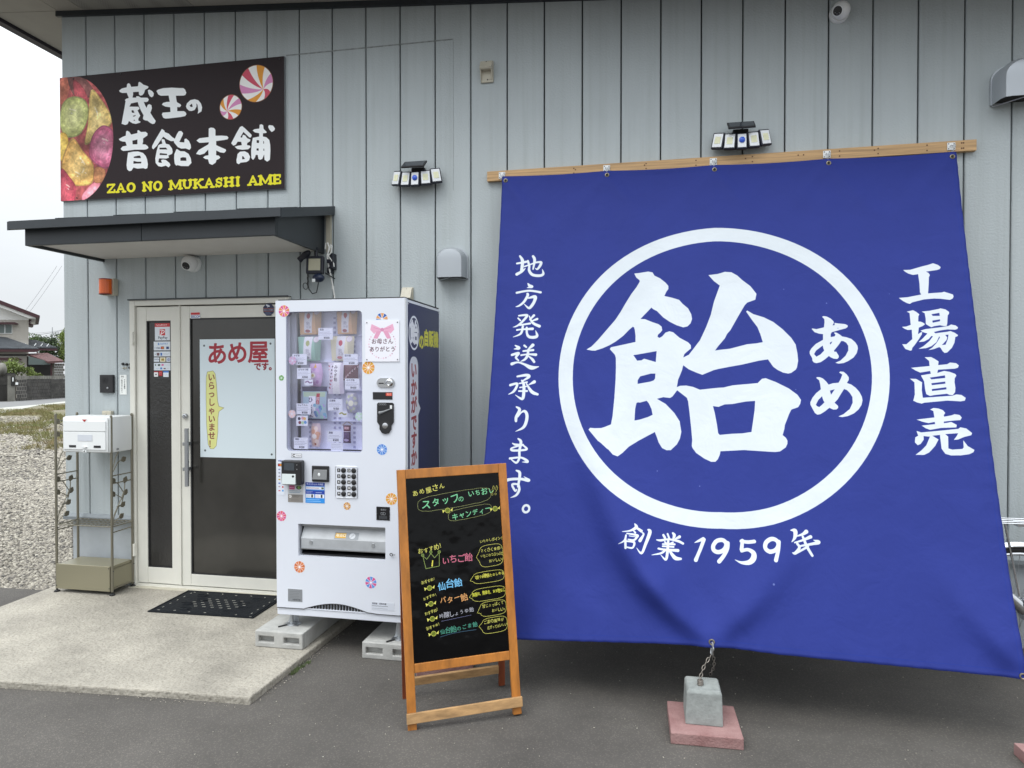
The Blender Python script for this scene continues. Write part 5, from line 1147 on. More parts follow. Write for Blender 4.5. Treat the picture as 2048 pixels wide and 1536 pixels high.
# floodlight, its small solar sensor heads and cables under the canopy
g_ = thing('floodlight', 'square black floodlight with sensor heads hanging under the canopy end', 'floodlight', (-2.16, 0, 2.32))
m_bn = mat('blue_black_plastic', (.012, .013, .022), .4)
b = MB(); b.M = Matrix.Translation((-2.152, -.115, 2.318)) @ Matrix.Rotation(R(8), 4, 'Z') @ Matrix.Rotation(R(-6), 4, 'X'); b.box(-.058, .058, -.012, .022, -.060, .060, .004); o = part('lamp_body', b, m_bn, g_)
b = MB(); b.M = Matrix.Translation((-2.152, -.115, 2.318)) @ Matrix.Rotation(R(8), 4, 'Z') @ Matrix.Rotation(R(-6), 4, 'X')
b.add([(-.040, -.0135, -.040), (.040, -.0135, -.040), (.040, -.0135, .040), (-.040, -.0135, .040), (.010, -.0128, .0)], [(0, 1, 4), (1, 2, 4), (2, 3, 4), (3, 0, 4)]); part('reflector', b, mat('reflector_cream', (.50, .48, .36), .3, .3), o)
b = MB(); b.cyl((-2.152, -.10, 2.375), (-2.152, -.10, 2.425), .012).box(-2.170, -2.135, -.115, -.085, 2.42, 2.436); part('stem', b, m_bn, g_, smooth=True)
b = MB(); b.M = Matrix.Translation((-2.215, -.13, 2.385)) @ Matrix.Rotation(R(-35), 4, 'Y'); b.ball((0, 0, 0), .045, .03, .022, 14); b.cyl((-.03, 0, 0), (-.055, 0, -.002), .018, .020); part('sensor_head', b, m_bn, g_, smooth=True)
b = MB(); b.ball((-2.120, -.13, 2.228), .042, .035, .030, 14); b.cyl((-2.120, -.12, 2.25), (-2.13, -.1, 2.28), .012); part('motion_sensor', b, mat('dark_blue_plastic', (.012, .02, .05), .35), g_, smooth=True)
b = MB(); b.box(-2.149, -2.128, -.166, -.160, 2.198, 2.218); part('sensor_window', b, m_white, g_)
b = MB(); b.box(-2.083, -2.050, -.06, -.001, 2.30, 2.405, .003).box(-2.088, -2.062, -.075, -.061, 2.335, 2.36).box(-2.098, -2.070, -.05, -.003, 2.27, 2.31, .002); part('wall_bracket', b, m_bn, g_)
b = MB(); b.tube([(-2.10, -.08, 2.27), (-2.07, -.06, 2.25), (-2.05, -.03, 2.235)], .004, 6); b.tube([(-2.255, -.02, 2.43), (-2.252, -.02, 2.30), (-2.255, -.02, 2.20), (-2.235, -.04, 2.165), (-2.19, -.08, 2.13), (-2.15, -.10, 2.135), (-2.125, -.12, 2.20)], .0035, 6)
for k in range(3): torus(b, (-2.25, -.03, 2.27 - .035 * k), .018, .003, (1, .6, .2), 14)
torus(b, (-2.268, -.03, 2.19), .022, .0025, (.3, 1, .2), 14); part('black_cable', b, m_black, g_, smooth=True, kind='stuff')
g_ = thing('white_cable', 'white cable looped under the canopy and running down behind the vending machine', 'cable', (-2.07, -.03, 2.4))
b = MB(); m_wc = mat('white_cable_sheath', (.75, .75, .72), .45)
b.tube([(-2.095, -.08, 2.43), (-2.088, -.085, 2.468), (-2.076, -.085, 2.470), (-2.068, -.08, 2.44), (-2.085, -.07, 2.38), (-2.082, -.06, 2.33), (-2.074, -.04, 2.25), (-2.066, -.03, 2.19), (-2.056, -.025, 2.12), (-2.050, -.03, 2.00)], .0055, 8)
b.tube([(-2.086, -.075, 2.385), (-2.066, -.07, 2.44), (-2.060, -.07, 2.462), (-2.052, -.07, 2.452), (-2.056, -.07, 2.41), (-2.078, -.07, 2.385), (-2.065, -.06, 2.36), (-2.050, -.05, 2.335), (-2.047, -.05, 2.315), (-2.055, -.05, 2.33), (-2.078, -.06, 2.375)], .005, 8)
b.box(-2.072, -2.060, -.034, -.018, 2.165, 2.185, .002); part('sheath', b, m_wc, g_, smooth=True)

# ------------------------------------------------------------------ plant rack and mailbox
rk = thing('rack', 'tall khaki metal rack with leaf scrolls and a drawer box beside the door', 'rack', (-3.85, -.14, .036))
X0, X1, Y0, Y1 = -4.080, -3.626, -.243, -.045
for x, y, zt in ((X0, Y0, 1.297), (X1, Y0, 1.290), (X0 - .012, Y1, 1.296), (X1 - .006, Y1, 1.294)):
    b = MB(); b.cyl((x, y, .06), (x, y, zt), .0085, n=10); b.ball((x, y, zt), .0085, n=8); o = part('post', b, m_khaki2, rk, smooth=True)
    b = MB(); b.lathe([(.019, 0), (.020, .006), (.012, .012), (.006, .013), (.006, .026)], (x, y, .0365), 16); part('foot', b, m_rubber, o, smooth=True)
for x in (X0, X1):
    for z_ in (1.252, .872, .818, .475): b = MB(); b.cyl((x, Y0, z_), (x - .008, Y1, z_), .0045, n=8); part('rail', b, m_khaki2, rk, smooth=True)
m_leafm = mat('leaf_metal', (.14, .125, .09), .45, .4)
def leafblade(x, y, z_, an, L_=.052, w=.021):
    b = MB(); P_ = [(-L_ / 2, 0), (-L_ * .25, w * .75), (L_ * .1, w * .95), (L_ / 2, 0), (L_ * .1, -w * .95), (-L_ * .25, -w * .75)]
    b.M = Matrix.Translation((x, y, z_)) @ Matrix.Rotation(R(an), 4, 'X'); b.prism(P_, -.0025, .0025, 'x'); return b
for x in (X0, X1):
    for vine in ([(-.235, .90), (-.20, 1.00), (-.13, 1.10), (-.15, 1.20), (-.225, 1.245)], [(-.13, 1.12), (-.19, 1.16), (-.22, 1.165)], [(-.225, .90), (-.18, .96), (-.13, .985)],
                 [(-.235, .52), (-.215, .60), (-.15, .70), (-.13, .74), (-.18, .81), (-.225, .835)], [(-.14, .70), (-.19, .73), (-.225, .742)], [(-.15, .69), (-.12, .75), (-.115, .82)], [(-.19, .65), (-.15, .655), (-.12, .74)], [(-.22, .58), (-.18, .645), (-.14, .65)], [(-.23, .53), (-.19, .56), (-.15, .575)]):
        b = MB(); b.tube([(x - .004, y, z_) for y, z_ in vine], .0034, 6); part('vine', b, m_khaki2, rk, smooth=True)
    for y, z_, an in ((-.222, 1.246, -40), (-.222, 1.157, -50), (-.125, .977, 30), (-.222, .835, -55), (-.112, .828, 65), (-.225, .742, -50), (-.110, .738, 55), (-.135, .655, 40), (-.150, .575, 35)):
        part('leaf', leafblade(x - .004, y, z_, an), m_leafm, rk)
b = MB(); b.cyl((X0, Y0, .515), (X1, Y0, .515), .004, n=8); b.cyl((X0, Y1, .515), (X1, Y1, .515), .004, n=8); b.cyl((X0, Y0, .515), (X0, Y1, .515), .004, n=8); b.cyl((X1, Y0, .515), (X1, Y1, .515), .004, n=8); o = part('wire_shelf', b, m_khaki2, rk, smooth=True, kind='stuff')
for k in range(1, 13): x = X0 + (X1 - X0) * k / 13; b = MB(); b.cyl((x, Y0, .519), (x, Y1, .519), .0022, n=6); part('shelf_wire', b, m_khaki2, o)
for y in (-.18, -.11): b = MB(); b.cyl((X0, y, .5145), (X1, y, .5145), .0022, n=6); part('shelf_wire', b, m_khaki2, o)
bx = part('drawer_box', MB().box(X0 + .012, X1 - .012, Y0 + .004, Y1, .215, .236, .002).box(X1 - .013, X1 - .006, Y0 + .012, Y1 - .006, .070, .214).box(X0 + .006, X0 + .013, Y0 + .012, Y1 - .006, .070, .214).box(X0 + .013, X1 - .013, Y1 - .012, Y1 - .006, .07, .214), m_khaki, rk)
part('drawer_front', MB().box(X0 + .004, X1 - .012, Y0 - .012, Y0 + .003, .062, .240, .004), m_khaki, bx)
for x, z_ in ((X1 - .018, .226), (X1 - .016, .085), (X0 + .010, .085)): b = MB(); b.ball((x, Y0 - .013, z_), .0042, .002, .0042, 8); part('screw', b, m_blackm, bx)
for z_ in (.066, .205): b = MB(); b.ball((X1 + .008, Y0, z_), .004, n=8); b.ball((X1 + .004, Y1, z_), .004, n=8); part('bolt', b, m_blackm, rk, kind='stuff')
b = MB(); b.cyl((X1, Y0, .078), (X1 - .006, Y1, .078), .006, n=8); part('rail', b, m_khaki2, rk, smooth=True)

ml = thing('mailbox', 'white plastic mailbox with a red triangle held between the rack posts', 'mailbox', (-3.80, -.2, 1.03))
MX0, MX1, MY, MZ0, MZ1 = -3.998, -3.622, -.262, 1.035, 1.288
part('body', MB().box(MX0, MX1, MY, -.05, MZ0, MZ1, .012), m_white, ml, smooth=30)
b = MB(); b.box(MX0 + .006, MX1 - .006, MY - .010, MY - .001, MZ0 + .006, MZ1 - .006, .006); part('rim', b, m_white, ml, smooth=30)
part('flap', MB().box(MX0 + .016, MX1 - .016, MY - .018, MY - .011, MZ0 + .150, MZ1 - .030, .003), m_white, ml)
part('door', MB().box(MX0 + .018, MX1 - .018, MY - .017, MY - .011, MZ0 + .022, MZ0 + .146, .003), m_white, ml)
part('label_plate', MB().box(-3.862, -3.745, MY - .0195, MY - .0175, 1.118, 1.162, .0006), mat('label_frosted', (.60, .63, .68), .4), ml)
for x in (-3.905, -3.705): part('window_slot', MB().box(x - .028, x + .028, MY - .0195, MY - .0175, 1.072, 1.088, .001), m_blackm, ml)
b = MB(); b.prism([(-3.826, 1.268), (-3.786, 1.268), (-3.806, 1.252)], MY - .0205, MY - .0185, 'y'); part('red_mark', b, mat('red_mark', (.42, .02, .015), .4), ml)
b = MB(); b.prism([(-3.825, 1.078), (-3.806, 1.085), (-3.787, 1.078), (-3.795, 1.072), (-3.817, 1.072)], MY - .030, MY - .0175, 'y').box(-3.820, -3.792, MY - .022, MY - .0105, 1.038, 1.056, .002); part('latch', b, m_white, ml)
part('keyhole', MB().box(-3.810, -3.802, MY - .0235, MY - .0222, 1.042, 1.052), m_blackm, ml)
part('side_label', MB().box(MX1 + .0002, MX1 + .0012, -.20, -.18, 1.05, 1.062), m_alu, ml)

# ------------------------------------------------------------------ door mat
mt = thing('door_mat', 'black rubber door mat with small cut-outs on the slab before the door', 'door mat', (-2.785, -.27, .036))
Lx0, Lx1, Ly0, Ly1 = -3.146, -2.405, -.488, -.062
b = MB(); b.add([(Lx0, Ly0, .0365), (Lx1, Ly0 + .022, .0365), (Lx1 - .01, Ly1 + .012, .0365), (Lx0 - .02, Ly1, .0365), (Lx0, Ly0, .044), (Lx1, Ly0 + .022, .044), (Lx1 - .01, Ly1 + .012, .044), (Lx0 - .02, Ly1, .044)], [(3, 2, 1, 0), (4, 5, 6, 7), (0, 1, 5, 4), (1, 2, 6, 5), (2, 3, 7, 6), (3, 0, 4, 7)])
m_mat = mat('rubber_mat', (.009, .011, .014), .75, bump=.35, bscale=45, spec=.2); part('mat_base', b, m_mat, mt)
m_hole = mat('mat_cutout_concrete', (.40, .385, .34), .9); b = MB(); b2 = MB()
for iy in range(5):
    for ix in range(7 - abs(iy - 2)):
        x = -2.775 + (ix - (6 - abs(iy - 2)) / 2) * .062; y = -.275 + (iy - 2) * .036
        b.M = Matrix.Translation((x, y, .0441)) @ Matrix.Rotation(R(12), 4, 'Z'); b.box(-.011, .011, -.0022, .0022, 0, .0005); b.M = Matrix.Identity(4)
for x, y, an in [(-3.09 + .11 * k, -.455 + .01 * (k % 2), 30 * (k % 3)) for k in range(7)] + [(-3.09 + .11 * k, -.095 - .01 * (k % 2), -30 * (k % 3)) for k in range(7)] + [(-3.10, -.40 + .07 * k, 90) for k in range(5)] + [(-2.455, -.40 + .07 * k, 90) for k in range(5)]:
    b.M = Matrix.Translation((x, y, .0441)) @ Matrix.Rotation(R(an), 4, 'Z'); b.box(-.008, .008, -.0026, .0026, 0, .0005); b.M = Matrix.Identity(4)
part('cut_out', b, m_hole, mt, kind='stuff')
b = MB()
for s_ in (-1, 1):
    for f in range(4):
        cx_, cy_ = -2.775 + s_ * (.16 + .055 * (f % 2)), -.275 + (f - 1.5) * .085
        for w in range(3):
            b.tube([(cx_ + (.022 + .012 * w) * math.cos(t_) * s_, cy_ + (.014 + .008 * w) * math.sin(t_), .0446) for t_ in np.linspace(.3, 5.2, 12)], .0022, 5)
b.tube([(Lx0 + .015, Ly0 + .015, .0446), (Lx1 - .015, Ly0 + .036, .0446), (Lx1 - .025, Ly1 - .004, .0446), (Lx0 - .002, Ly1 - .015, .0446)], .003, 5, closed=True)
part('relief_scroll', b, m_mat, mt, kind='stuff')

# ------------------------------------------------------------------ things stuck on the door
def card(name, lab, cat, x0, x1, z0, z1, y, cv_, t=.0012, group=None, rough=.45):
    g_ = thing(name, lab, cat, ((x0 + x1) / 2, y, (z0 + z1) / 2), 0, group); part('sheet', front_card(x0, x1, z0, z1, y - t, t, None), [cv_.material(name + '_print', rough), m_white], g_); return g_
cv = Canvas(.596, .843, 1100, '#d3dfe4')
cv.a *= 1.0
for st, x, y in (('あ', .055, .018), ('め', .215, .012), ('屋', .378, .008)): cv.text(st, x, y, .165, '#a02a38', bold=.0085)
cv.text('です。', .425, .165, .058, '#8c2430', bold=.005)
bub = [(.105, .225), (.060, .232), (.050, .27), (.048, .40), (.050, .60), (.062, .75), (.080, .782), (.105, .782), (.128, .76), (.140, .66), (.142, .56), (.150, .515), (.190, .488), (.150, .478), (.140, .44), (.132, .32), (.122, .245)]
cv.poly([bub], '#dadb8d'); cv.segs([(*bub[i], .0014, *bub[(i + 1) % len(bub)], .0014) for i in range(len(bub))], '#7d7450')
cv.text('いらっしゃいませ！', .063, .240, .0595, '#7d2f33', vert=True, bold=.0026, sx=.98)
for x, y in ((.035, .045), (.555, .035), (.038, .795), (.560, .812)): cv.disc(x, y, .0075, '#50565a')
card('door_poster', 'white poster with red candy shop lettering and a yellow speech bubble on the door glass', 'poster', -3.102, -2.506, .990, 1.833, -.0045, cv, .0015, rough=.5)
cv = Canvas(.076, .044, 3000, '#e8ecee'); cv.rect(.002, .002, .074, .019, '#c02a2c'); cv.text('SECOM', .003, .0185, .0235, '#27408f', bold=.0016, sx=.98)
card('security_sticker', 'small red and white security company sticker on the door head', 'sticker', -3.163, -3.087, 1.983, 2.027, -.0192, cv)
cv = Canvas(.09, .092, 2000, '#e7e9e6'); g_ = thing('octagon_sticker', 'dark blue octagonal camera warning sticker on the door head', 'sticker', (-2.552, -.02, 2.035))
O_ = [(.045 + .045 * math.cos(R(22.5 + 45 * k)), .046 + .046 * math.sin(R(22.5 + 45 * k))) for k in range(8)]
cv.poly([O_], '#1b2147'); cv.rect(.004, .037, .086, .041, '#9a5a52'); cv.rect(.004, .055, .086, .059, '#9a5a52'); cv.stroke([(.030, .014), (.048, .022)], '#cfd4de', .011); cv.stroke([(.040, .022), (.036, .030)], '#cfd4de', .004); cv.text('防犯カメラ作動中', .008, .0435, .0094, '#b6bccb', bold=.0003); cv.scrib(.02, .063, .072, .082, '#aab2c8', 3)
b = MB(); Pv = [(-2.597 + a_, -.0205, 2.081 - c_) for a_, c_ in O_[::-1]]; b.add(Pv, [tuple(range(8))], [[(a_ / .09, 1 - c_ / .092) for a_, c_ in O_[::-1]]]); part('sheet', b, cv.material('octagon_print', .4), g_)
def st_(x0, x1, z0, z1, lab, fn, bgc='#d9dfe6'):
    cv_ = Canvas(x1 - x0, z1 - z0, 2600, bgc); fn(cv_, x1 - x0, z1 - z0); return card('payment_sticker', lab, 'sticker', x0, x1, z0, z1, -.0040, cv_, group='payment stickers on the narrow door pane')
def f1(c, w, h):
    c.rect(0, 0, w, .026, '#c1383c'); c.text('PayPay使えます', .010, .005, .0135, '#f2dcdc', bold=.0005, sx=.95); c.rect(.039, .042, .084, .088, '#c4262e', rad=.005)
    c.stroke([(.044, .049), (.066, .050), (.078, .060), (.066, .071), (.052, .077), (.046, .086)], '#f5e9ea', .006); c.stroke([(.060, .054), (.052, .070), (.050, .086)], '#f5e9ea', .0055); c.text('PayPay', .026, .090, .0255, '#3d4650', bold=.0014, sx=.98)
st_(-3.466, -3.343, 1.829, 1.953, 'red headed square payment sticker, topmost on the narrow pane', f1)
def f2(c, w, h):
    c.poly([[(.040, .006), (.048, .018), (.044, .026), (.036, .026), (.032, .018)]], '#6f93c9'); c.text('AirPAY', .052, .006, .019, '#6f93c9', bold=.001); c.text('VISA', .020, .038, .0165, '#3a4468', bold=.001); c.rect(.058, .036, .084, .055, '#8b1f1f'); c.disc(.066, .0455, .006, '#c9302c'); c.disc(.075, .0455, .006, '#d8902e'); c.rect(.102, .037, .124, .055, '#22386e'); c.disc(.010, .046, .003, '#444455')
st_(-3.476, -3.332, 1.757, 1.821, 'pale payment sticker below the topmost one', f2)
def f3(c, w, h): c.rect(.024, .010, .046, .030, '#6a4b50'); c.rect(.054, .010, .068, .030, '#2f64ad'); c.scrib(.078, .012, .132, .028, '#8c96a3', 2); c.disc(.012, .02, .003, '#444455')
st_(-3.476, -3.332, 1.713, 1.749, 'long pale payment sticker in the middle of the stack', f3)
st_(-3.476, -3.432, 1.674, 1.706, 'small payment sticker, left of the row of three', lambda c, w, h: c.text('QUICPay', .003, .008, .0105, '#3a4468', bold=.0006))
st_(-3.425, -3.381, 1.674, 1.706, 'small cream payment sticker with a gold mark, middle of the row of three', lambda c, w, h: c.rect(.010, .008, .034, .024, '#a58a3a'), '#e8e0c4')
st_(-3.374, -3.332, 1.674, 1.706, 'small payment sticker, right of the row of three', lambda c, w, h: c.text('iD', .008, .003, .024, '#2a3a88', bold=.0016))
def f5(c, w, h): c.disc(.014, .016, .005, '#3c5a4a', .007); c.disc(.042, .016, .011, '#24402f', .007); c.rect(.062, .009, .080, .022, '#d06a9c'); c.scrib(.09, .012, .136, .020, '#8c96a3', 1); c.rect(.052, .034, .068, .048, '#3f86c9'); c.scrib(.016, .038, .044, .046, '#6aa0d8', 1); c.rect(.080, .038, .096, .046, '#6a2b35'); c.scrib(.104, .038, .128, .044, '#8c96a3', 1)
st_(-3.476, -3.333, 1.612, 1.667, 'wide payment sticker under the row of three', f5)
def f6(c, w, h): c.rect(0, 0, w, .008, '#a02030'); c.disc(w / 2, .024, .006, '#332025')
st_(-3.476, -3.443, 1.566, 1.606, 'white shield sticker, left at the bottom of the stack', f6, '#e9e9ea')
st_(-3.437, -3.408, 1.572, 1.607, 'small red sticker at the bottom of the stack', lambda c, w, h: c.scrib(.003, .008, .027, .026, '#f2dddd', 2), '#b52a30')
st_(-3.400, -3.356, 1.564, 1.607, 'small blue headed sticker at the bottom right of the stack', lambda c, w, h: (c.rect(0, 0, w, .011, '#4a7fd0'), c.scrib(.008, .018, .036, .032, '#7f93b3', 2)), '#e3e9f0')

# ------------------------------------------------------------------ vending machine
VX0, VX1, VYF, VYB, VZ0, VZ1 = -2.050, -1.274, -.79, -.13, .203, 2.003
vm = thing('vending_machine', 'white candy vending machine with a display window and dark blue side panel', 'vending machine', (-1.662, -.46, .203))
m_vm = mat('vending_white', (.70, .73, .80), .28, coat=.3, var=.02, vscale=3)
m_vin = mat('cabinet_lavender', (.80, .82, .97), .5); m_slatc = mat('cabinet_slat', (.40, .41, .60), .5)
WX0, WX1, WZ0, WZ1 = -1.985, -1.524, 1.146, 1.938
SX0, SX1, SZ0, SZ1 = -1.915, -1.390, .548, .731
def rrect(x0, x1, z0, z1, r_, n=6):
    P_ = []
    for cx_, cz_, a0 in ((x1 - r_, z1 - r_, 0), (x0 + r_, z1 - r_, 90), (x0 + r_, z0 + r_, 180), (x1 - r_, z0 + r_, 270)):
        P_ += [(cx_ + r_ * math.cos(R(a0 + 90 * k / n)), cz_ + r_ * math.sin(R(a0 + 90 * k / n))) for k in range(n + 1)]
    return P_
def holed_plate(x0, x1, z0, z1, holes, yf, t_):
    """front plate with real openings"""
    bm = bmesh.new(); lo = [[(x0, z0), (x1, z0), (x1, z1), (x0, z1)]] + holes; es = []
    for l in lo:
        vs = [bm.verts.new((a_, yf, c_)) for a_, c_ in l]; es += [bm.edges.new((vs[i], vs[(i + 1) % len(vs)])) for i in range(len(vs))]
    bmesh.ops.triangle_fill(bm, edges=es, use_beauty=True, use_dissolve=False)
    ge = bmesh.ops.extrude_face_region(bm, geom=bm.faces[:]); bmesh.ops.translate(bm, verts=[v_ for v_ in ge['geom'] if isinstance(v_, bmesh.types.BMVert)], vec=(0, t_, 0))
    bmesh.ops.recalc_face_normals(bm, faces=bm.faces[:]); return MB().frombm(bm)
arcp = [(-1.872 + (.375) * f, .2485 + .036 * math.sin(math.pi * f)) for f in np.linspace(0, 1, 17)]
grille = [(-1.872 + .375 * f, .2465) for f in np.linspace(1, 0, 2)]
dp = holed_plate(VX0, VX1, .2445, VZ1, [rrect(WX0, WX1, WZ0, WZ1, .022), rrect(SX0, SX1, SZ0, SZ1, .004), [(a_, c_ + .0022) for a_, c_ in arcp] ], VYF, .045)
part('door', dp, m_vm, vm)
b = MB(); b.box(VX0 + .002, VX0 + .03, VYF + .046, VYB, VZ0 + .045, VZ1 - .002).box(VX1 - .03, VX1 - .002, VYF + .046, VYB, VZ0 + .045, VZ1 - .002, .004).box(VX0 + .03, VX1 - .03, VYF + .046, VYB, VZ1 - .03, VZ1 - .002).box(VX0 + .03, VX1 - .03, VYB - .02, VYB, VZ0 + .045, VZ1 - .03).box(VX0 + .03, VX1 - .03, VYF + .046, VYB, VZ0 + .045, VZ0 + .07)
part('cabinet', b, m_vm, vm)
part('base_rail', MB().box(VX0, VX1 - .002, VYF + .004, VYB, VZ0, .242, .003), m_vm, vm)
b = MB(); b.tube([(VX0 + .004, VYF - .002, .2445), (-1.88, VYF - .002, .2455)] + [(a_, VYF - .002, c_ + .0015) for a_, c_ in arcp] + [(-1.44, VYF - .002, .2455), (VX1 - .004, VYF - .002, .2445)], .0022, 5); part('door_bottom_edge', b, m_blackm, vm)
part('top_rail', MB().box(VX0 + .006, VX1 - .01, VYF + .02, VYB, VZ1 + .0005, VZ1 + .008), m_blackm, vm)
part('corner_trim', MB().box(VX1 + .0005, VX1 + .004, VYF + .001, VYF + .020, VZ0 + .05, VZ1 - .002, .0015), m_white, vm)
b = MB(); b.box(-1.88, -1.49, VYF + .012, VYF + .02, .2445, .29); part('grille_back', b, m_vm, vm)
gsl = MB()
for k in range(20):
    f = (k + 1) / 21; x = -1.872 + .375 * f; zt = .2485 + .036 * math.sin(math.pi * f) - .003
    if zt - .2485 > .004: gsl.box(x - .0045, x + .0045, VYF + .003, VYF + .0118, .2495, zt)
part('vent_slot', gsl, m_blackm, vm, kind='stuff')
# display chamber
b = MB(); b.box(WX0 - .02, WX1 + .02, VYF + .100, VYF + .104, WZ0 - .02, WZ1 + .02).box(WX0 - .02, WX0 - .012, VYF + .046, VYF + .100, WZ0 - .02, WZ1 + .02).box(WX1 + .012, WX1 + .02, VYF + .046, VYF + .100, WZ0 - .02, WZ1 + .02).box(WX0 - .012, WX1 + .012, VYF + .046, VYF + .100, WZ1 + .012, WZ1 + .02).box(WX0 - .012, WX1 + .012, VYF + .046, VYF + .100, WZ0 - .02, WZ0 - .012)
chm = part('display_chamber', b, m_vin, vm)
b = MB()
for x in (-1.888, -1.735, -1.705, -1.615, -1.548):
    for k in range(28): z_ = WZ0 + .012 + .0275 * k; b.box(x - .007, x + .007, VYF + .0965, VYF + .0995, z_, z_ + .013)
part('peg_hole', b, m_slatc, chm, kind='stuff')
part('side_channel', MB().box(WX0 - .010, WX0 + .034, VYF + .055, VYF + .099, WZ0, WZ1), mat('channel_grey', (.45, .46, .52), .35, .3), chm)
part('channel_gap', MB().box(WX0 + .0345, WX0 + .0362, VYF + .07, VYF + .099, WZ0, WZ1), m_navy, chm)
for z_ in (1.808, 1.655, 1.492, 1.315): part('shelf_edge', MB().box(WX0 + .04, WX1 + .01, VYF + .085, VYF + .099, z_ - .004, z_ + .001), m_vin, chm)
m_win = bpy.data.materials.new('display_glass'); m_win.use_nodes = True; t = m_win.node_tree; pb = t.nodes['Principled BSDF']
trn = t.nodes.new('ShaderNodeBsdfTransparent'); trn.inputs[0].default_value = (.95, .95, .99, 1); gl = t.nodes.new('ShaderNodeBsdfGlossy'); gl.inputs['Roughness'].default_value = .04
fr = t.nodes.new('ShaderNodeFresnel'); fr.inputs[0].default_value = 1.5; ms = t.nodes.new('ShaderNodeMixShader')
ms.inputs[0].default_value = .09; t.links.new(trn.outputs[0], ms.inputs[1]); t.links.new(gl.outputs[0], ms.inputs[2]); t.links.new(ms.outputs[0], t.nodes['Material Output'].inputs[0])
b = MB(); b.prism(rrect(WX0 - .004, WX1 + .004, WZ0 - .004, WZ1 + .004, .022), VYF + .012, VYF + .016, 'y'); part('display_window', b, m_win, vm)
b = MB(); P_ = rrect(WX0 + .001, WX1 - .001, WZ0 + .001, WZ1 - .001, .022); b.tube([(a_, VYF + .004, c_) for a_, c_ in P_], .0028, 6, closed=True); part('window_gasket', b, mat('gasket', (.30, .32, .42), .5), vm, smooth=True)
b = MB(); b.box(WX0 + .03, WX1 - .008, VYF + .020, VYF + .024, WZ0 + .004, WZ0 + .012); part('window_foot_seal', b, m_navy, vm)
# packets on show
def packet(lab, x0, x1, z0, z1, base, fn, kind='pouch', y=-.722):
    x0 += .013; x1 += .013; cx_ = (x0 + x1) / 2; g_ = thing('candy_packet', lab, 'candy packet', (cx_, y, z0), 0, 'candy packets on show inside the vending machine window')
    cv_ = Canvas(x1 - x0, z1 - z0, 1500, base); fn(cv_, x1 - x0, z1 - z0); n = 8; mb = MB(); F_ = []
    for s_ in (0, 1):
        for j in range(n + 1):
            for i in range(n + 1):
                u_, v_ = i / n, j / n; bul = (math.sin(math.pi * u_) * math.sin(math.pi * min(1, v_ * 1.0))) ** .7 * .016; nar = 1 - .12 * v_ if kind == 'pouch' else (1 - .10 * math.sin(math.pi * v_) if kind == 'bag' else (.35 + .65 * math.sin(math.pi * (1 - v_) * .62 + .5) if kind == 'sack' else 1))
                x = cx_ + (u_ - .5) * (x1 - x0) * nar; mb.v.append((x, y + (-bul if s_ == 0 else bul * .6), z0 + (1 - v_) * (z1 - z0)))
    m_ = (n + 1) * (n + 1)
    for s_ in (0, 1):
        for j in range(n):
            for i in range(n):
                q = [j * (n + 1) + i, (j + 1) * (n + 1) + i, (j + 1) * (n + 1) + i + 1, j * (n + 1) + i + 1]; uvq = [(k % (n + 1) / n, 1 - (k // (n + 1)) / n) for k in q]
                if s_: q = [k + m_ for k in q][::-1]; uvq = uvq[::-1]
                mb.f.append(q); mb.mi.append(0); mb.uv.append(uvq)
    part('pouch', mb, cv_.material('packet_print', .4), g_, smooth=80); return g_
def fp(c1, rib, mark):
    def f(c, w, h):
        c.poly([[(w * .72, 0), (w, 0), (w, h), (w * .8, h)]], [v * .88 for v in c.c(c1)]); c.poly([[(w * .30, 0), (w * .66, 0), (w * .60, h * .94), (w * .22, h * .94)]], '#e9e9ee')
        c.disc(w * .46, h * .28, w * .085, mark, w * .11); c.poly([[(w * .40, h * .30), (w * .53, h * .30), (w * .46, h * .42)]], mark); c.text('飴', w * .36, h * .50, w * .17, '#a9a4b5', bold=.0005); c.text('本舗', w * .34, h * .66, w * .12, '#a9a4b5'); c.disc(w * .40, h * .87, w * .12, rib, h * .06)
        c.disc(w * .80, h * .12, w * .12, '#e8dfe6'); c.ring(w * .80, h * .12, w * .12, .002, '#b9a3b8')
    return f
packet('peach paper pouch with a strawberry label, top left in the window', -1.955, -1.812, 1.812, 1.960, '#e3bb95', fp('#e3bb95', '#b06a72', '#a8263a'))
packet('peach paper pouch with a strawberry label, top right in the window', -1.722, -1.592, 1.812, 1.960, '#e3bb95', fp('#e3bb95', '#b06a72', '#b8303f'))
packet('pale green paper pouch on the second shelf of the window', -1.962, -1.815, 1.660, 1.800, '#9cc4b4', fp('#9cc4b4', '#9aa0a8', '#a9b070'))
packet('cream paper pouch with a pink bow on the second shelf of the window', -1.760, -1.612, 1.660, 1.800, '#ece6c8', fp('#ece6c8', '#d98a93', '#bf3a55'))
def f_fl(c, w, h):
    for k in range(14): a_ = k * .9; c.disc(w * (.5 + .3 * math.cos(a_)), h * (.55 + .32 * math.sin(a_)), w * .12, ('#c28fc9', '#d9b3dd', '#b079bb')[k % 3])
    c.disc(w * .36, h * .52, w * .19, '#f1ecdf'); c.disc(w * .36, h * .52, w * .09, '#c9b26a'); c.poly([[(w * .5, 0), (w * .65, h * .18), (w * .4, h * .2)]], '#d8a13a')
packet('small lilac drawstring bag with a flower seal, third shelf left in the window', -1.895, -1.808, 1.512, 1.645, '#cfaed6', f_fl, 'sack')
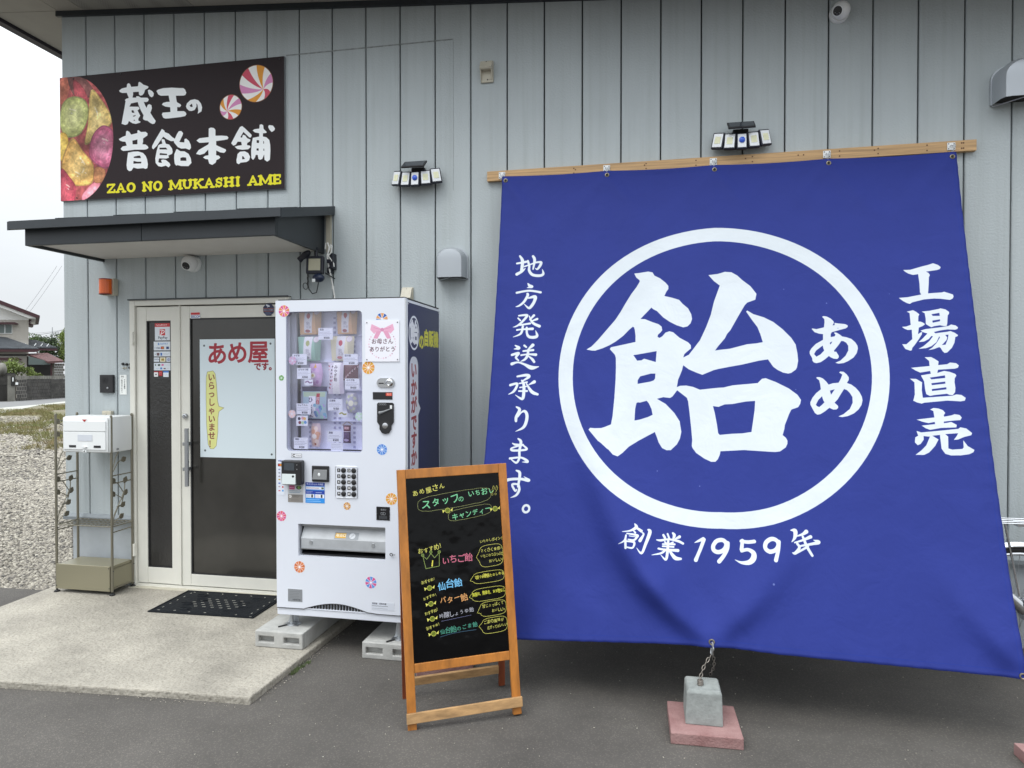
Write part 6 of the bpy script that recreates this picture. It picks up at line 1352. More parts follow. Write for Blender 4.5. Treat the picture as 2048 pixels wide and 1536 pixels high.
def f_wh(c, w, h):
    for k in range(26): c.disc(w * ((k * .37) % 1) * .38, h * (.1 + ((k * .23) % .8)), w * .05, ('#3b2b45', '#e9e4ee', '#b65b7a')[k % 3])
    c.poly([[(w * .35, 0), (w * .8, 0), (w * .75, h), (w * .3, h)]], '#f0eff3'); c.text('みやぎ飴', w * .40, h * .08, w * .24, '#4a3a50', vert=True, bold=.0008)
packet('tall white floral bag with vertical writing, right of centre in the window', -1.770, -1.672, 1.470, 1.650, '#d8d0e0', f_wh, 'bag', -.730)
def f_dk(c, w, h):
    for k in range(60): c.disc(w * ((k * .618) % 1), h * (.1 + .85 * ((k * .383) % 1)), w * .04, ('#ecd9de', '#b56a80', '#2a2032')[k % 3])
packet('dark red patterned bag, third shelf right in the window', -1.688, -1.588, 1.548, 1.640, '#6b3045', f_dk, 'bag', -.718)
def f_hy(c, w, h):
    c.rect(0, 0, w, h * .14, '#3f3a5c'); c.rect(0, h * .95, w, h, '#3f3a5c'); c.rect(w * .05, h * .16, w * .95, h * .3, '#b6cbb2'); c.rect(w * .30, h * .28, w * .58, h * .92, '#e9e8f2'); c.text('ひょうたん', w * .27, h * .30, w * .21, '#30265e', vert=True, bold=.0016); c.rect(w * .62, h * .2, w * .75, h * .52, '#b03a4b'); c.text('蔵王', w * .62, h * .30, w * .13, '#eeeeee', vert=True)
    for k in range(20): c.disc(w * (.55 + .4 * ((k * .37) % 1)), h * (.55 + .36 * ((k * .61) % 1)), w * .06, ('#7fb3cf', '#b8a2d6', '#9fd0c2', '#6c8fc4')[k % 4])
packet('wide printed bag of mixed sweets with vertical blue writing, centre of the window', -1.935, -1.775, 1.318, 1.512, '#a9c0cf', f_hy, 'bag', -.730)
def f_cr(c, w, h):
    for k in range(16): a_ = k * .8; c.disc(w * (.5 + .36 * math.cos(a_)), h * (.5 + .38 * math.sin(a_)), w * .11, ('#d8dcc8', '#c3cda8', '#e6e6da')[k % 3])
    c.disc(w * .5, h * .52, w * .22, '#f2f1dc')
packet('small pale yellow twist bag, lower right in the window', -1.668, -1.592, 1.362, 1.478, '#b9b8cc', f_cr, 'sack')
def f_or(c, w, h):
    for k in range(14): c.disc(w * (.3 + .45 * ((k * .37) % 1)), h * (.2 + .75 * ((k * .29) % 1)), w * .20, ('#e2bfae', '#eed9cf', '#dca68c')[k % 3])
    c.disc(w * .45, h * .55, w * .2, '#f3efea'); c.disc(w * .5, h * .88, w * .1, '#a5523d')
packet('peach coloured twist bag, bottom left in the window', -1.885, -1.818, 1.165, 1.300, '#d5bfc6', f_or, 'sack')
def f_mr(c, w, h):
    c.rect(0, 0, w, h * .33, '#5a2740'); c.text('黒飴', w * .16, h * .08, w * .34, '#d9b5bb', bold=.0008); c.rect(0, h * .33, w, h * .37, '#d8cfe0')
    for k in range(6): c.rect(w * (.12 + .13 * k), h * .42, w * (.17 + .13 * k), h * .72, '#8d7aa5')
    c.disc(w * .45, h * .83, w * .34, '#d3c2e6', h * .08)
packet('narrow maroon bag hung by a string, bottom right in the window', -1.683, -1.636, 1.190, 1.292, '#43264a', f_mr, 'bag')
b = MB(); b.tube([(-1.690, -.69, 1.288), (-1.658, -.695, 1.312), (-1.628, -.69, 1.292)], .0014, 5); o = part('hanging_string', b, m_wood, vm)
# price cards on the pane (QR marks left out)
PC = [(-1.796, 1.845, -1.708, 1.779, '苺飴', '500'), (-1.957, 1.699, -1.867, 1.636, 'ゆず飴', '500'), (-1.645, 1.697, -1.558, 1.635, '桃の飴', '500'), (-1.929, 1.619, -1.843, 1.556, 'はちみつ飴', '300'), (-1.883, 1.553, -1.831, 1.519, '', ''), (-1.636, 1.559, -1.549, 1.497, 'みやぎ飴', '400'),
      (-1.933, 1.416, -1.844, 1.354, 'ひょうたん', '500'), (-1.739, 1.443, -1.652, 1.378, '生姜飴', '150'), (-1.676, 1.375, -1.622, 1.342, '', ''), (-1.934, 1.347, -1.863, 1.288, '', 'p'), (-1.950, 1.221, -1.863, 1.156, '梅飴', '150'), (-1.743, 1.261, -1.655, 1.200, '黒飴', '300'), (-1.722, 1.196, -1.650, 1.148, '', '')]
for i, (x0, z1, x1, z0, a_, pr) in enumerate(PC):
    w, h = x1 - x0, z1 - z0; cv = Canvas(w, h, 2200, '#e4e7f2')
    if a_: cv.text(a_, .008, .003, .0125, '#4b4d66', bold=.0006); cv.scrib(.006, .020, w - .006, .044, '#5b5d78', 3); cv.text('¥' + pr, w * .38, h - .019, .016, '#33344a', bold=.0012)
    elif pr == 'p':
        for k, (fx, fy, c_) in enumerate(((.25, .3, '#3a3550'), (.30, .68, '#7c2f4a'), (.55, .25, '#dba0ad'), (.72, .3, '#e0b36a'), (.78, .65, '#6c9fd6'), (.55, .7, '#b5d6b0'))): cv.disc(w * fx, h * fy, .009, c_)
    elif i in (4, 8): cv.stroke([(w * .15, h * .45), (w * .4, h * .3), (w * .6, h * .55), (w * .85, h * .5)], '#8a6a92' if i == 4 else '#9a9a55', .008)
    else: cv.scrib(.006, .006, w - .006, h - .006, '#9298b4', 4)
    part('price_card', front_card(x0, x1, z0, z1, VYF + .0185, .0012), [cv.material('price_card_print', .6), m_white], vm)
def wheel_sticker(x, z_, r_, cols, half=False, y=VYF, faint=False):
    cv = Canvas(2 * r_, 2 * r_, 2600, '#c9cce0' if faint else '#dfe3ee'); n = 8 if r_ > .012 else 8
    cv.disc(r_, r_, r_, '#f2f4fb' if not faint else '#c4c7de'); cv.wheel(r_, r_, r_ * .97, cols, n=10 if len(cols) == 2 else 9, ph=.1)
    n = 28; A_ = [(r_ * math.cos(-2 * math.pi * k / n), r_ * math.sin(-2 * math.pi * k / n)) for k in range(n)]
    if half: A_ = [(p[0], max(p[1], -.002)) for p in A_]
    b = MB(); b.add([(x + p[0], y, z_ + p[1]) for p in A_[::-1]], [tuple(range(n - 1, -1, -1))], [[(.5 + p[0] / 2 / r_, .5 + p[1] / 2 / r_) for p in A_]])
    part('candy_sticker', b, cv.material('sticker_print', .4), vm)
PK, OR, BL, GR, YE, LB = '#d2568f', '#d9834f', '#2a5cab', '#6aa84a', '#d8a238', '#5e93d6'
yy = VYF - .0006
for x, z_, r_, c_, hf in ((-1.997, 1.943, .034, [PK, OR], 0), (-1.407, 1.888, .035, [BL, '#d99a62'], 1), (-1.487, 1.620, .037, [YE, '#dd9440'], 0), (-1.409, 1.165, .031, [LB, '#4a7fcf'], 0), (-2.015, 1.562, .016, [GR, '#3f7d3a'], 0),
                          (-1.354, .892, .034, [YE, '#dd9440'], 0), (-1.617, .843, .022, [YE, '#b98258'], 0), (-2.019, .771, .030, [PK, '#d9556a'], 0), (-1.908, .484, .034, [OR, '#c96e38'], 0), (-1.476, .420, .034, [PK, LB], 0)): wheel_sticker(x, z_, r_, c_, hf, yy)
for x, z_, r_, c_ in ((-1.952, 1.661, .024, ['#b98fb2', '#b5a3c6']), (-1.957, 1.356, .023, ['#c9a9ac', '#c0afc0']), (-1.548, 1.347, .024, ['#a3bfae', '#adbcc6'])): wheel_sticker(x, z_, r_, c_, 0, VYF + .0112, True)
# thank-you plaque with a ribbon drawing
cv = Canvas(.199, .226, 1800, '#e9e9f1')
for k in range(34): a_ = 2 * math.pi * k / 34; cv.disc(.1 + .078 * math.cos(a_), .130 + .078 * math.sin(a_), .0022 + .0016 * (k % 3), ('#dcb9cf', '#c59bb5', '#e6cddb')[k % 3])
for s_ in (-1, 1):
    cv.poly([[(.1, .046), (.1 + s_ * .062, .018), (.1 + s_ * .070, .050), (.1 + s_ * .050, .070)]], '#e3a9c4'); cv.poly([[(.1, .050), (.1 + s_ * .035, .060), (.1 + s_ * .052, .098), (.1 + s_ * .028, .100)]], '#dc9cba'); cv.stroke([(.1 + s_ * .01, .048), (.1 + s_ * .05, .038)], '#c77ea3', .002)
cv.disc(.1, .050, .010, '#cf8bae'); cv.text('お母さん', .036, .098, .0315, '#5e3f4c', bold=.0012, gap=.03); cv.text('ありがとう', .024, .142, .0300, '#5e3f4c', bold=.0012, gap=.03)
g_ = thing('thanks_plaque', 'clear plaque with a pink ribbon and handwritten thanks on the vending machine front', 'plaque', (-1.405, VYF - .004, 1.77))
part('sheet', front_card(-1.504, -1.305, 1.653, 1.879, VYF - .0045, .003), [cv.material('plaque_print', .25, coat=.3), m_white], g_)
for x, z_ in ((-1.494, 1.869), (-1.315, 1.869), (-1.494, 1.664), (-1.315, 1.664)): b = MB(); b.lathe([(.0035, 0), (.003, -.002)], (x, VYF - .0047, z_), 8, 'y'); part('pin', b, m_blackm, g_)
# lock, display, coin unit, reader, bill slot, keypad
b = MB(); b.prism([(a_, c_) for a_, c_ in rrect(-1.436, -1.332, 1.510, 1.562, .0255)], VYF - .006, VYF - .0005, 'y'); o = part('lock_plate', b, m_chrome, vm, smooth=30)
b = MB(); b.lathe([(.021, 0), (.021, -.005), (.014, -.010), (.012, -.006), (.006, -.006)], (-1.362, VYF - .0062, 1.536), 24, 'y'); b.prism(rrect(-1.428, -1.388, 1.524, 1.548, .010), VYF - .009, VYF - .0062, 'y'); part('lock_cylinder', b, m_chrome, o, smooth=True); part('lock_recess', MB().box(-1.424, -1.394, VYF - .0098, VYF - .0091, 1.529, 1.536), m_blackm, o)
o = part('price_display', MB().box(-1.461, -1.346, VYF - .003, VYF - .0005, 1.443, 1.484, .001), m_black, vm)
cv = Canvas(.036, .017, 3000, '#c23324'); cv.text('売切', .004, .001, .0145, '#f0a090', bold=.0008); part('sold_out_lamp', front_card(-1.384, -1.348, 1.463, 1.480, VYF - .0038, .0006), [cv.material('lamp_print', .3), m_black], o)
P_ = [(-1.434, 1.426 - .008), (-1.426, 1.426), (-1.346, 1.426), (-1.338, 1.418), (-1.338, 1.318), (-1.352, 1.300), (-1.352, 1.278), (-1.366, 1.258), (-1.386, 1.252), (-1.406, 1.258), (-1.420, 1.278), (-1.420, 1.300), (-1.434, 1.318)]
b = MB(); b.prism(P_, VYF - .008, VYF - .0005, 'y'); o = part('coin_unit', b, m_black, vm)
b = MB(); b.tube([(-1.420, VYF - .010, 1.368), (-1.395, VYF - .011, 1.375), (-1.362, VYF - .011, 1.388), (-1.352, VYF - .010, 1.392)], [.010, .006, .004, .003], 10); part('coin_lever', b, mat('lever_grey', (.20, .21, .22), .4), o, smooth=True)
b = MB(); b.lathe([(.018, 0), (.016, -.004), (.010, -.006)], (-1.386, VYF - .0082, 1.298), 20, 'y'); part('return_button', b, m_chrome, o, smooth=True)
for k in range(4): b = MB(); torus(b, (-1.418 + .011 * k, VYF - .0085, 1.416), .0045, .0010, (0, 1, 0), 12, 5); part('coin_mark', b, m_alu, o)
part('coin_slot', MB().box(-1.358, -1.346, VYF - .0095, VYF - .0082, 1.392, 1.412), m_white, o)
b = MB(); b.prism(rrect(-1.413, -1.359, 1.270, 1.325, .02), VYF - .0088, VYF - .0081, 'y'); part('coin_recess', b, m_blackm, o)
o = part('card_reader', MB().box(-1.995, -1.872, VYF - .046, VYF - .0005, .958, 1.096, .008), m_black, vm)
part('reader_screen', MB().box(-1.974, -1.912, VYF - .0475, VYF - .0465, 1.040, 1.083, .0005), mat('screen_grey', (.055, .065, .075), .15), o)
b = MB(); b.add([(-1.988, VYF - .047, 1.020), (-1.905, VYF - .047, 1.020), (-1.901, VYF - .058, .965), (-1.984, VYF - .058, .965), (-1.988, VYF - .0462, 1.021), (-1.905, VYF - .0462, 1.021), (-1.901, VYF - .0462, .964), (-1.984, VYF - .0462, .964)], [(0, 3, 2, 1), (0, 1, 5, 4), (1, 2, 6, 5), (2, 3, 7, 6), (3, 0, 4, 7)]); part('tap_pad', b, mat('tap_pad', (.55, .60, .60), .3), o)
b = MB(); b.lathe([(.007, 0), (.006, -.002)], (-1.919, VYF - .0495, 1.008), 14, 'y'); part('scanner_eye', b, m_black, o)
for z_ in (1.073, 1.048): b = MB(); b.ball((-1.896, VYF - .047, z_), .003, n=8); part('led', b, m_alu, o)
o = part('bill_acceptor', MB().box(-1.826, -1.722, VYF - .010, VYF - .0005, .975, 1.066, .004), m_black, vm)
b = MB(); b.add([(-1.812, VYF - .0108, 1.044), (-1.732, VYF - .0108, 1.044), (-1.730, VYF - .024, .992), (-1.816, VYF - .024, .992), (-1.812, VYF - .0102, 1.045), (-1.732, VYF - .0102, 1.045), (-1.730, VYF - .0102, .985), (-1.816, VYF - .0102, .985)], [(0, 3, 2, 1), (0, 1, 5, 4), (1, 2, 6, 5), (2, 3, 7, 6), (3, 0, 4, 7)]); q = part('bill_mouth', b, mat('bill_grey', (.17, .175, .18), .25), o)
part('bill_slot', MB().box(-1.808, -1.736, VYF - .0122, VYF - .0109, 1.036, 1.041), m_alu, o)
b = MB(); b.ball((-1.776, VYF - .019, 1.018), .008, .003, .010, 12); part('bill_lamp', b, m_white, q)
o = part('keypad', MB().prism(rrect(-1.684, -1.554, .890, 1.066, .008), VYF - .004, VYF - .0005, 'y'), m_vm, vm)
b = MB(); b.tube([(a_, VYF - .004, c_) for a_, c_ in rrect(-1.684, -1.554, .890, 1.066, .008)], .0016, 5, closed=True); part('keypad_rim', b, m_steel, o)
for k in range(10):
    r0, c0 = divmod(k, 2); x = -1.635 + .061 * c0; z_ = 1.044 - .0330 * r0
    b = MB(); b.lathe([(.0145, 0), (.0145, -.004), (.012, -.0065), (.004, -.0075)], (x, VYF - .0042, z_), 20, 'y'); part('button', b, m_black, o, smooth=True)
    cv = Canvas(.018, .020, 3000, '#101014'); cv.text(str(k + 1), .0055 if k < 9 else .002, .001, .0165, '#f0f0f0', bold=.0012, sx=1 if k < 9 else .8); part('number_tile', front_card(x - .038, x - .020, z_ - .010, z_ + .010, VYF - .0052, .0009), [cv.material('number_print', .4), m_black], o)
b = MB(); b.box(-1.442, -1.363, VYF - .003, VYF - .0005, .772, .847, .001); o = part('change_cup', b, m_black, vm)
cv = Canvas(.071, .067, 2400, '#17171a'); cv.text('返却口', .022, .006, .011, '#8f9296', bold=.0004); cv.ring(.030, .034, .008, .0016, '#a3a6aa'); cv.ring(.042, .034, .008, .0016, '#a3a6aa'); cv.rect(.012, .046, .059, .064, '#3c3e42'); part('cup_face', front_card(-1.438, -1.367, .776, .843, VYF - .0042, .001), [cv.material('cup_print', .25), m_black], o)
# delivery port
b = MB(); b.box(SX0 - .01, SX1 + .01, VYF + .15, VYF + .155, SZ0 - .01, SZ1 + .01).box(SX0 - .01, SX0, VYF + .046, VYF + .15, SZ0, SZ1).box(SX1, SX1 + .01, VYF + .046, VYF + .15, SZ0, SZ1).box(SX0, SX1, VYF + .046, VYF + .15, SZ0 - .01, SZ0).box(SX0, SX1, VYF + .046, VYF + .15, SZ1, SZ1 + .01); o = part('delivery_port', b, m_dark, vm)
m_flap = mat('delivery_flap', (.46, .48, .50), .22, spec=.6, var=.15, vscale=6)
b = MB(); yt, ym, yb2 = VYF + .055, VYF + .016, VYF + .020
b.add([(SX0 + .012, yt, SZ1 - .014), (SX1 - .004, yt, SZ1 - .014), (SX1 - .004, ym, SZ0 + .098), (SX0 + .008, ym, SZ0 + .098), (SX1 - .004, yb2, SZ0 + .040), (SX0 + .008, yb2, SZ0 + .040)], [(0, 3, 2, 1), (3, 5, 4, 2)]); q = part('flap', b, m_flap, o)
b = MB(); b.box(SX0 + .008, SX1 - .004, VYF + .014, VYF + .018, SZ0 + .036, SZ0 + .041); part('flap_lip', b, m_alu, q)
part('port_top_bar', MB().box(SX0 + .002, SX1 - .002, VYF + .03, VYF + .046, SZ1 - .020, SZ1 - .002), m_alu, o)
b = MB(); b.box(SX0 + .012, SX1 - .012, VYF + .02, VYF + .10, SZ0 + .008, SZ0 + .012); part('port_sill', b, m_black, o)
cv = Canvas(.13, .042, 2400, '#8f9499'); cv.rect(.004, .006, .062, .036, '#c99a2e'); cv.text('取出口', .008, .010, .018, '#f2ead2', bold=.001); cv.disc(.096, .021, .0195, '#c9cdd2'); cv.ring(.096, .021, .0195, .003, '#8a8f95'); cv.stroke([(.088, .030), (.104, .012)], '#9a9fa5', .003)
nrm_t = (SZ1 - .014 - (SZ0 + .098)); yq = lambda z_: ym + (yt - ym) * (z_ - (SZ0 + .098)) / nrm_t - .0012
b = MB(); b.quad((-1.705, yq(.686), .686), (-1.560, yq(.686), .686), (-1.560, yq(.650), .650), (-1.705, yq(.650), .650)); part('port_sticker', b, cv.material('port_sticker_print', .4), q)
for x in (-1.845, -1.470): b = MB(); b.lathe([(.012, 0), (.010, -.004)], (x, VYF + .017, .625), 16, 'y'); part('flap_stud', b, m_steel, q, smooth=True)
# labels and payment print
def vlabel(name, x0, x1, z0, z1, bgc, fn, ppm=2400, y=VYF - .0015):
    cv = Canvas(x1 - x0, z1 - z0, ppm, bgc); fn(cv, x1 - x0, z1 - z0); return part(name, front_card(x0, x1, z0, z1, y, .001), [cv.material(name + '_print', .4), m_white], vm)
vlabel('contactless_label', -1.955, -1.890, 1.109, 1.132, '#dfe0e4', lambda c, w, h: (c.rect(0, 0, w, h, '#6d6f78'), c.rect(.0018, .0018, w - .0018, h - .0018, '#dfe0e4'), c.stroke([(.022, .006), (.012, .006), (.009, .011), (.012, .017), (.022, .017)], '#222226', .004, smooth=False), c.text('TOUCH', .029, .006, .0115, '#8b8d94', bold=.0004)))
def pay(c, w, h):
    c.text('VISA', .002, .003, .014, '#2b3a86', bold=.0012); c.rect(.001, .026, .034, .042, '#54201c'); c.disc(.011, .034, .006, '#c9302c'); c.disc(.019, .034, .006, '#e0922e')
    for i, (col, y) in enumerate((('#7a86b0', .056), ('#8c95a8', .076), ('#9a8f9a', .096), ('#b79b30', .114), ('#4a68b8', .135), ('#b09aa4', .155), ('#cf6a7d', .178))): c.rect(.004, y, .016, y + .007, col)
    for col, y in (('#b03a44', .134), ('#c9504e', .155), ('#3f9be0', .176)): c.rect(.026, y, .036, y + .010, col, rad=.003)
vlabel('payment_marks', -2.040, -1.997, .892, 1.098, '#dee3ee', pay)
vlabel('payment_label', -1.977, -1.884, .853, .952, '#c4c6c8', lambda c, w, h: (c.rect(.008, .003, .042, .026, '#b84a80'), c.text('nanaco', .010, .009, .0088, '#f0d5e2', bold=.0004), c.disc(.067, .014, .017, '#26392c', .011), c.text('iD', .060, .004, .018, '#9fd06a', bold=.001), c.scrib(.01, .030, w - .008, .046, '#5e7f9e', 2, .003), c.rect(0, .054, w, h, '#8b8681'), c.disc(.014, .066, .0085, '#e6e4e2'), c.text('IC', .008, .060, .011, '#6b6660', bold=.0005), c.scrib(.028, .058, w - .006, .072, '#4e4a46', 2, .002), c.scrib(.02, .080, w - .02, .092, '#6d6863', 2)))
def blu(c, w, h):
    c.rect(0, 0, w, .020, '#2b3d94'); c.text('キャッシュレス対応', .006, .004, .0115, '#e6ebf6', bold=.0005); c.rect(0, .020, w, .047, '#3c7cc9'); c.rect(.003, .024, w - .003, .040, '#dfe3ec'); c.scrib(.006, .027, w - .03, .037, '#a0505c', 1, .003); c.rect(w - .020, .027, w - .006, .037, '#4a5a40')
    c.rect(0, .047, w, .066, '#2340a0'); c.scrib(.005, .050, .05, .064, '#dfe6f5', 2, .002); c.scrib(.064, .054, .108, .060, '#dfe6f5', 1, .0025); c.rect(.003, .067, .054, .088, '#e6e9f0'); c.rect(.060, .067, w - .003, .088, '#e6e9f0'); c.rect(.036, .069, .046, .086, '#1d1d24'); c.rect(.094, .069, .104, .086, '#1d1d24'); c.scrib(.006, .070, .032, .086, '#8790a8', 3); c.scrib(.064, .070, .090, .086, '#c98a96', 3)
    c.rect(0, .089, w, h, '#2f8fe0'); c.scrib(.006, .093, w - .02, .112, '#bfe0fa', 2, .0025)
vlabel('cashless_guide', -1.869, -1.751, .853, .970, '#3c7cc9', blu)
vlabel('rating_plate', -1.980, -1.891, .284, .356, '#85888c', lambda c, w, h: (c.scrib(.012, .010, w - .012, h - .016, '#5d6064', 5), c.text('自動販売機', .028, h - .016, .010, '#44474b', bold=.0004)))
vlabel('owner_label', -1.473, -1.339, .270, .313, '#cfd4de', lambda c, w, h: (c.text('管理者　昔飴本舗', .004, .003, .0105, '#4a4d58', bold=.0005), c.scrib(.004, .017, w - .012, .026, '#4a4d58', 1, .0025), c.scrib(.004, .030, w - .02, .040, '#6a6d78', 1)))
b = MB(); b.cyl((-1.345, VYF - .012, .585), (-1.330, VYF - .010, .585), .002, n=6); torus(b, (-1.352, VYF - .010, .585), .008, .0022, (0, 1, .2), 14, 6); part('key_ring', b, m_black, vm, smooth=True)
# side panel (the shop's cartoon man is left out)
cv = Canvas(.585, 1.06, 900, '#1b2054')
cv.ring(.105, .165, .090, .012, '#e8ebf3', .098); cv.text('飴', .035, .090, .142, '#eef0f6', bold=.012)
cv.text('の', .190, .160, .095, '#d8d42e', bold=.008); cv.text('自販機', .278, .130, .103, '#d8d42e', bold=.010, sx=.95)
cv.rect(.028, .300, .175, 1.035, '#d8dbe6', rad=.06); cv.poly([[(.173, .560), (.215, .600), (.173, .640)]], '#d8dbe6'); cv.text('いかがですか？', .050, .325, .100, '#9a2b35', vert=True, bold=.008)
b = MB(); b.add([(VX1 + .0022, -.748, .922), (VX1 + .0022, -.163, .922), (VX1 + .0022, -.163, 1.984), (VX1 + .0022, -.748, 1.984)], [(0, 1, 2, 3)], [[(0, 0), (1, 0), (1, 1), (0, 1)]])
b.cur = 1; b.add([(VX1 - .0015, -.748, .922), (VX1 - .0015, -.163, .922), (VX1 - .0015, -.163, 1.984), (VX1 - .0015, -.748, 1.984), (VX1 + .0022, -.748, .922), (VX1 + .0022, -.163, .922), (VX1 + .0022, -.163, 1.984), (VX1 + .0022, -.748, 1.984)], [(0, 1, 5, 4), (1, 2, 6, 5), (2, 3, 7, 6), (3, 0, 4, 7)], [[(0, 0)] * 4] * 4)
part('side_panel', b, [cv.material('side_panel_print', .35), m_white], vm, label='dark blue side panel with yellow and red lettering')
for y_, z_ in ((-.74, 1.975), (-.172, 1.975)): b = MB(); b.ball((VX1 + .003, y_, z_), .004, n=8); part('screw', b, m_alu, vm)
# feet
for x, y_ in ((VX0 + .065, VYF + .05), (VX1 - .055, VYF + .05), (VX0 + .065, VYB - .06), (VX1 - .055, VYB - .06)):
    zf = .130 if x < -1.7 else .093
    b = MB(); b.cyl((x, y_, zf + .01), (x, y_, .203), .010, n=12); b.lathe([(.028, 0), (.026, .008), (.011, .012)], (x, y_, zf), 20); o = part('levelling_foot', b, m_steel, vm, smooth=True)
    b = MB(); b.prism([(x - .045, zf + .001), (x + .045, zf + .001), (x + .030, zf + .008), (x + .022, .200), (x + .010, .202), (x - .010, .202), (x - .022, .200), (x - .035, zf + .008)], y_ + .028, y_ + .033, 'y'); b.box(x - .045, x + .045, y_ - .02, y_ + .030, zf - .0005, zf + .0025); part('foot_bracket', b, m_steel, o)
    b = MB(); b.cyl((x - .055, y_ - .055, zf + .004), (x - .005, y_ + .0, zf + .004), .004, n=6); part('anchor_bolt', b, m_blackm, o)
def kb(lab, cx, yf, z0, w=.292, L_=.72, h=.092):
    g_ = thing('concrete_block', lab, 'concrete block', (cx, yf, z0), 0, 'concrete blocks under the vending machine')
    b = holed_plate(cx - w / 2, cx + w / 2, z0, z0 + h, [[(cx - w / 2 + .022, z0 + .028), (cx - .030, z0 + .028), (cx - .030, z0 + .062), (cx - w / 2 + .022, z0 + .062)], [(cx + .030, z0 + .028), (cx + w / 2 - .022, z0 + .028), (cx + w / 2 - .022, z0 + .062), (cx + .030, z0 + .062)]], yf, .035)
    b.box(cx - w / 2, cx + w / 2, yf + .035, yf + L_, z0, z0 + h); o = part('block', b, m_block, g_); bv = o.modifiers.new('b', 'BEVEL'); bv.width = .005; bv.segments = 2; bv.limit_method = 'ANGLE'; return g_
kb('pale concrete block under the left side of the vending machine, on the slab edge', -2.002, -.857, .037)
kb('pale concrete block under the right side of the vending machine, on the asphalt', -1.372, -.81, .0, .30, .68, .092)

# ------------------------------------------------------------------ chalkboard
m_ob = mat('varnished_orange_wood', (.42, .155, .024), .42, var=.32, vscale=22, stretch=(1, 1, .25), bump=.1, bscale=60, coat=.15)
m_ob2 = mat('red_brown_wood', (.20, .045, .014), .45, var=.3, vscale=18, stretch=(1, 1, .2)); m_pale = mat('pale_rail_wood', (.42, .25, .11), .6, var=.4, vscale=14, stretch=(.4, 1, 2))
cb = thing('chalkboard_stand', 'wooden A-frame menu board with coloured handwriting on black', 'menu board', (-.842, -1.232, 0), R(25.5)); cb.rotation_euler = (0, R(-1.7), R(25.5))
HT = 1.1564; lean = math.atan2(.162, 1.145)
MF = Matrix.Translation((0, -.150, 0)) @ Matrix.Rotation(-lean, 4, 'X')        # plane of the front frame: x across, z up along it
def fr_(b): b.M = MF; return b
def fpart(name, b, m, par=cb, **k): return part(name, b, m, par, world=False, **k)
for s_ in (-1, 1): fpart('leg', fr_(MB()).box(s_ * .262, s_ * .222, -.011, .011, 0, HT, .002), m_ob)
fpart('top_rail', fr_(MB()).box(-.2215, .2215, -.010, .010, 1.113, HT, .002), m_ob); fpart('bottom_rail', fr_(MB()).box(-.2215, .2215, -.010, .010, .246, .286, .002), m_ob)
fpart('front_brace', fr_(MB()).box(-.266, .266, -.026, -.0115, .036, .080, .002), m_pale)
MBk = Matrix.Translation((0, .150, 0)) @ Matrix.Rotation(math.atan2(.125, 1.145), 4, 'X')
for s_ in (-1, 1):
    b = MB(); b.M = MBk; b.box(s_ * .257, s_ * .226, -.010, .010, 0, 1.12, .002); fpart('back_leg', b, m_ob2)
b = MB(); b.M = MBk; b.box(-.226, .226, -.009, .008, .068, .108, .002); fpart('back_brace', b, m_pale)
b = MB(); b.M = MBk; b.box(-.226, .226, -.009, .008, 1.075, 1.115, .002); fpart('back_top_rail', b, m_ob2)
for s_ in (-1, 1): b = MB(); b.cyl((s_ * .18, .018, 1.118), (s_ * .14, .018, 1.118), .007, n=10); fpart('hinge', b, m_steel)
# handwriting
c = Canvas(.446, .828, 1500, '#060607'); YW, GN, PKc, BLc, ORc, WHc, DGc = '#d9d56a', '#7fcf9a', '#cc6f86', '#7cc4f0', '#e0a468', '#b3b4bd', '#4f9a84'
def hw(s_, x, y, sz, col, rot=-5, b_=.0012, sx=1., gap=0., op=1.): c.text(s_, x, y, sz, col, bold=b_ * .6, rot=rot, sx=sx, gap=gap, jit=1.7, op=op * .92)
hw('あめ屋さん', .024, .056, .032, YW, -11); hw('スタッフ', .066, .103, .046, GN, -6, .0022); hw('の', .242, .098, .026, GN, -6); hw('いちおし', .288, .078, .034, GN, -6, .0015, .95)
for x_ in (.408, .424): c.stroke([(x_, .082), (x_ + .008, .062), (x_ + .012, .074), (x_ + .002, .092)], YW, .0014); c.ring(x_, .101, .005, .0012, YW)
def cloud(x0, y0, x1, y1, col, rot=-.10, n=7):
    T = []; m_ = 40; cx_, cy_ = (x0 + x1) / 2, (y0 + y1) / 2
    for k in range(m_ * 2 + 1):
        t_ = 2 * math.pi * k / (m_ * 2); rr = 1 + .07 * abs(math.sin(t_ * n)); ex = abs(math.cos(t_)) ** .45 * (1 if math.cos(t_) > 0 else -1); ey = abs(math.sin(t_)) ** .6 * (1 if math.sin(t_) > 0 else -1)
        x_, y_ = cx_ + (x1 - x0) / 2 * ex * (1 + .0 * rr), cy_ + (y1 - y0) / 2 * ey * rr; T.append((x_, y_ + (x_ - cx_) * rot))
    c.stroke(T, col, .0013, smooth=False)
cloud(.052, .078, .402, .146, '#a9b070', -.09); hw('キャンディー', .205, .176, .033, GN, -8, .0015, .98); cloud(.192, .153, .400, .202, '#a9b070', -.12)
def sweet(x_, y_, r_=.010):
    c.disc(x_, y_, r_, '#6f7a2c'); c.ring(x_, y_, r_, .0015, YW)
    for s_ in (-1, 1): c.poly([[(x_ + s_ * r_, y_), (x_ + s_ * (r_ + .013), y_ - .008 - s_ * .003), (x_ + s_ * (r_ + .010), y_ + .008 - s_ * .003)]], YW if r_ > .0105 else '#9c9a4a')
    c.stroke([(x_ - r_ * .5, y_ + r_ * .3), (x_ + r_ * .5, y_ - r_ * .4)], '#2f3a1c', .0014)
sweet(.190, .160, .012); sweet(.418, .170, .012)
hw('おすすめ！', .040, .325, .0265, YW, -10, .001, .95)
cr = [(.066, .356), (.080, .368), (.098, .352), (.112, .366), (.131, .350), (.138, .404), (.076, .414), (.066, .356)]
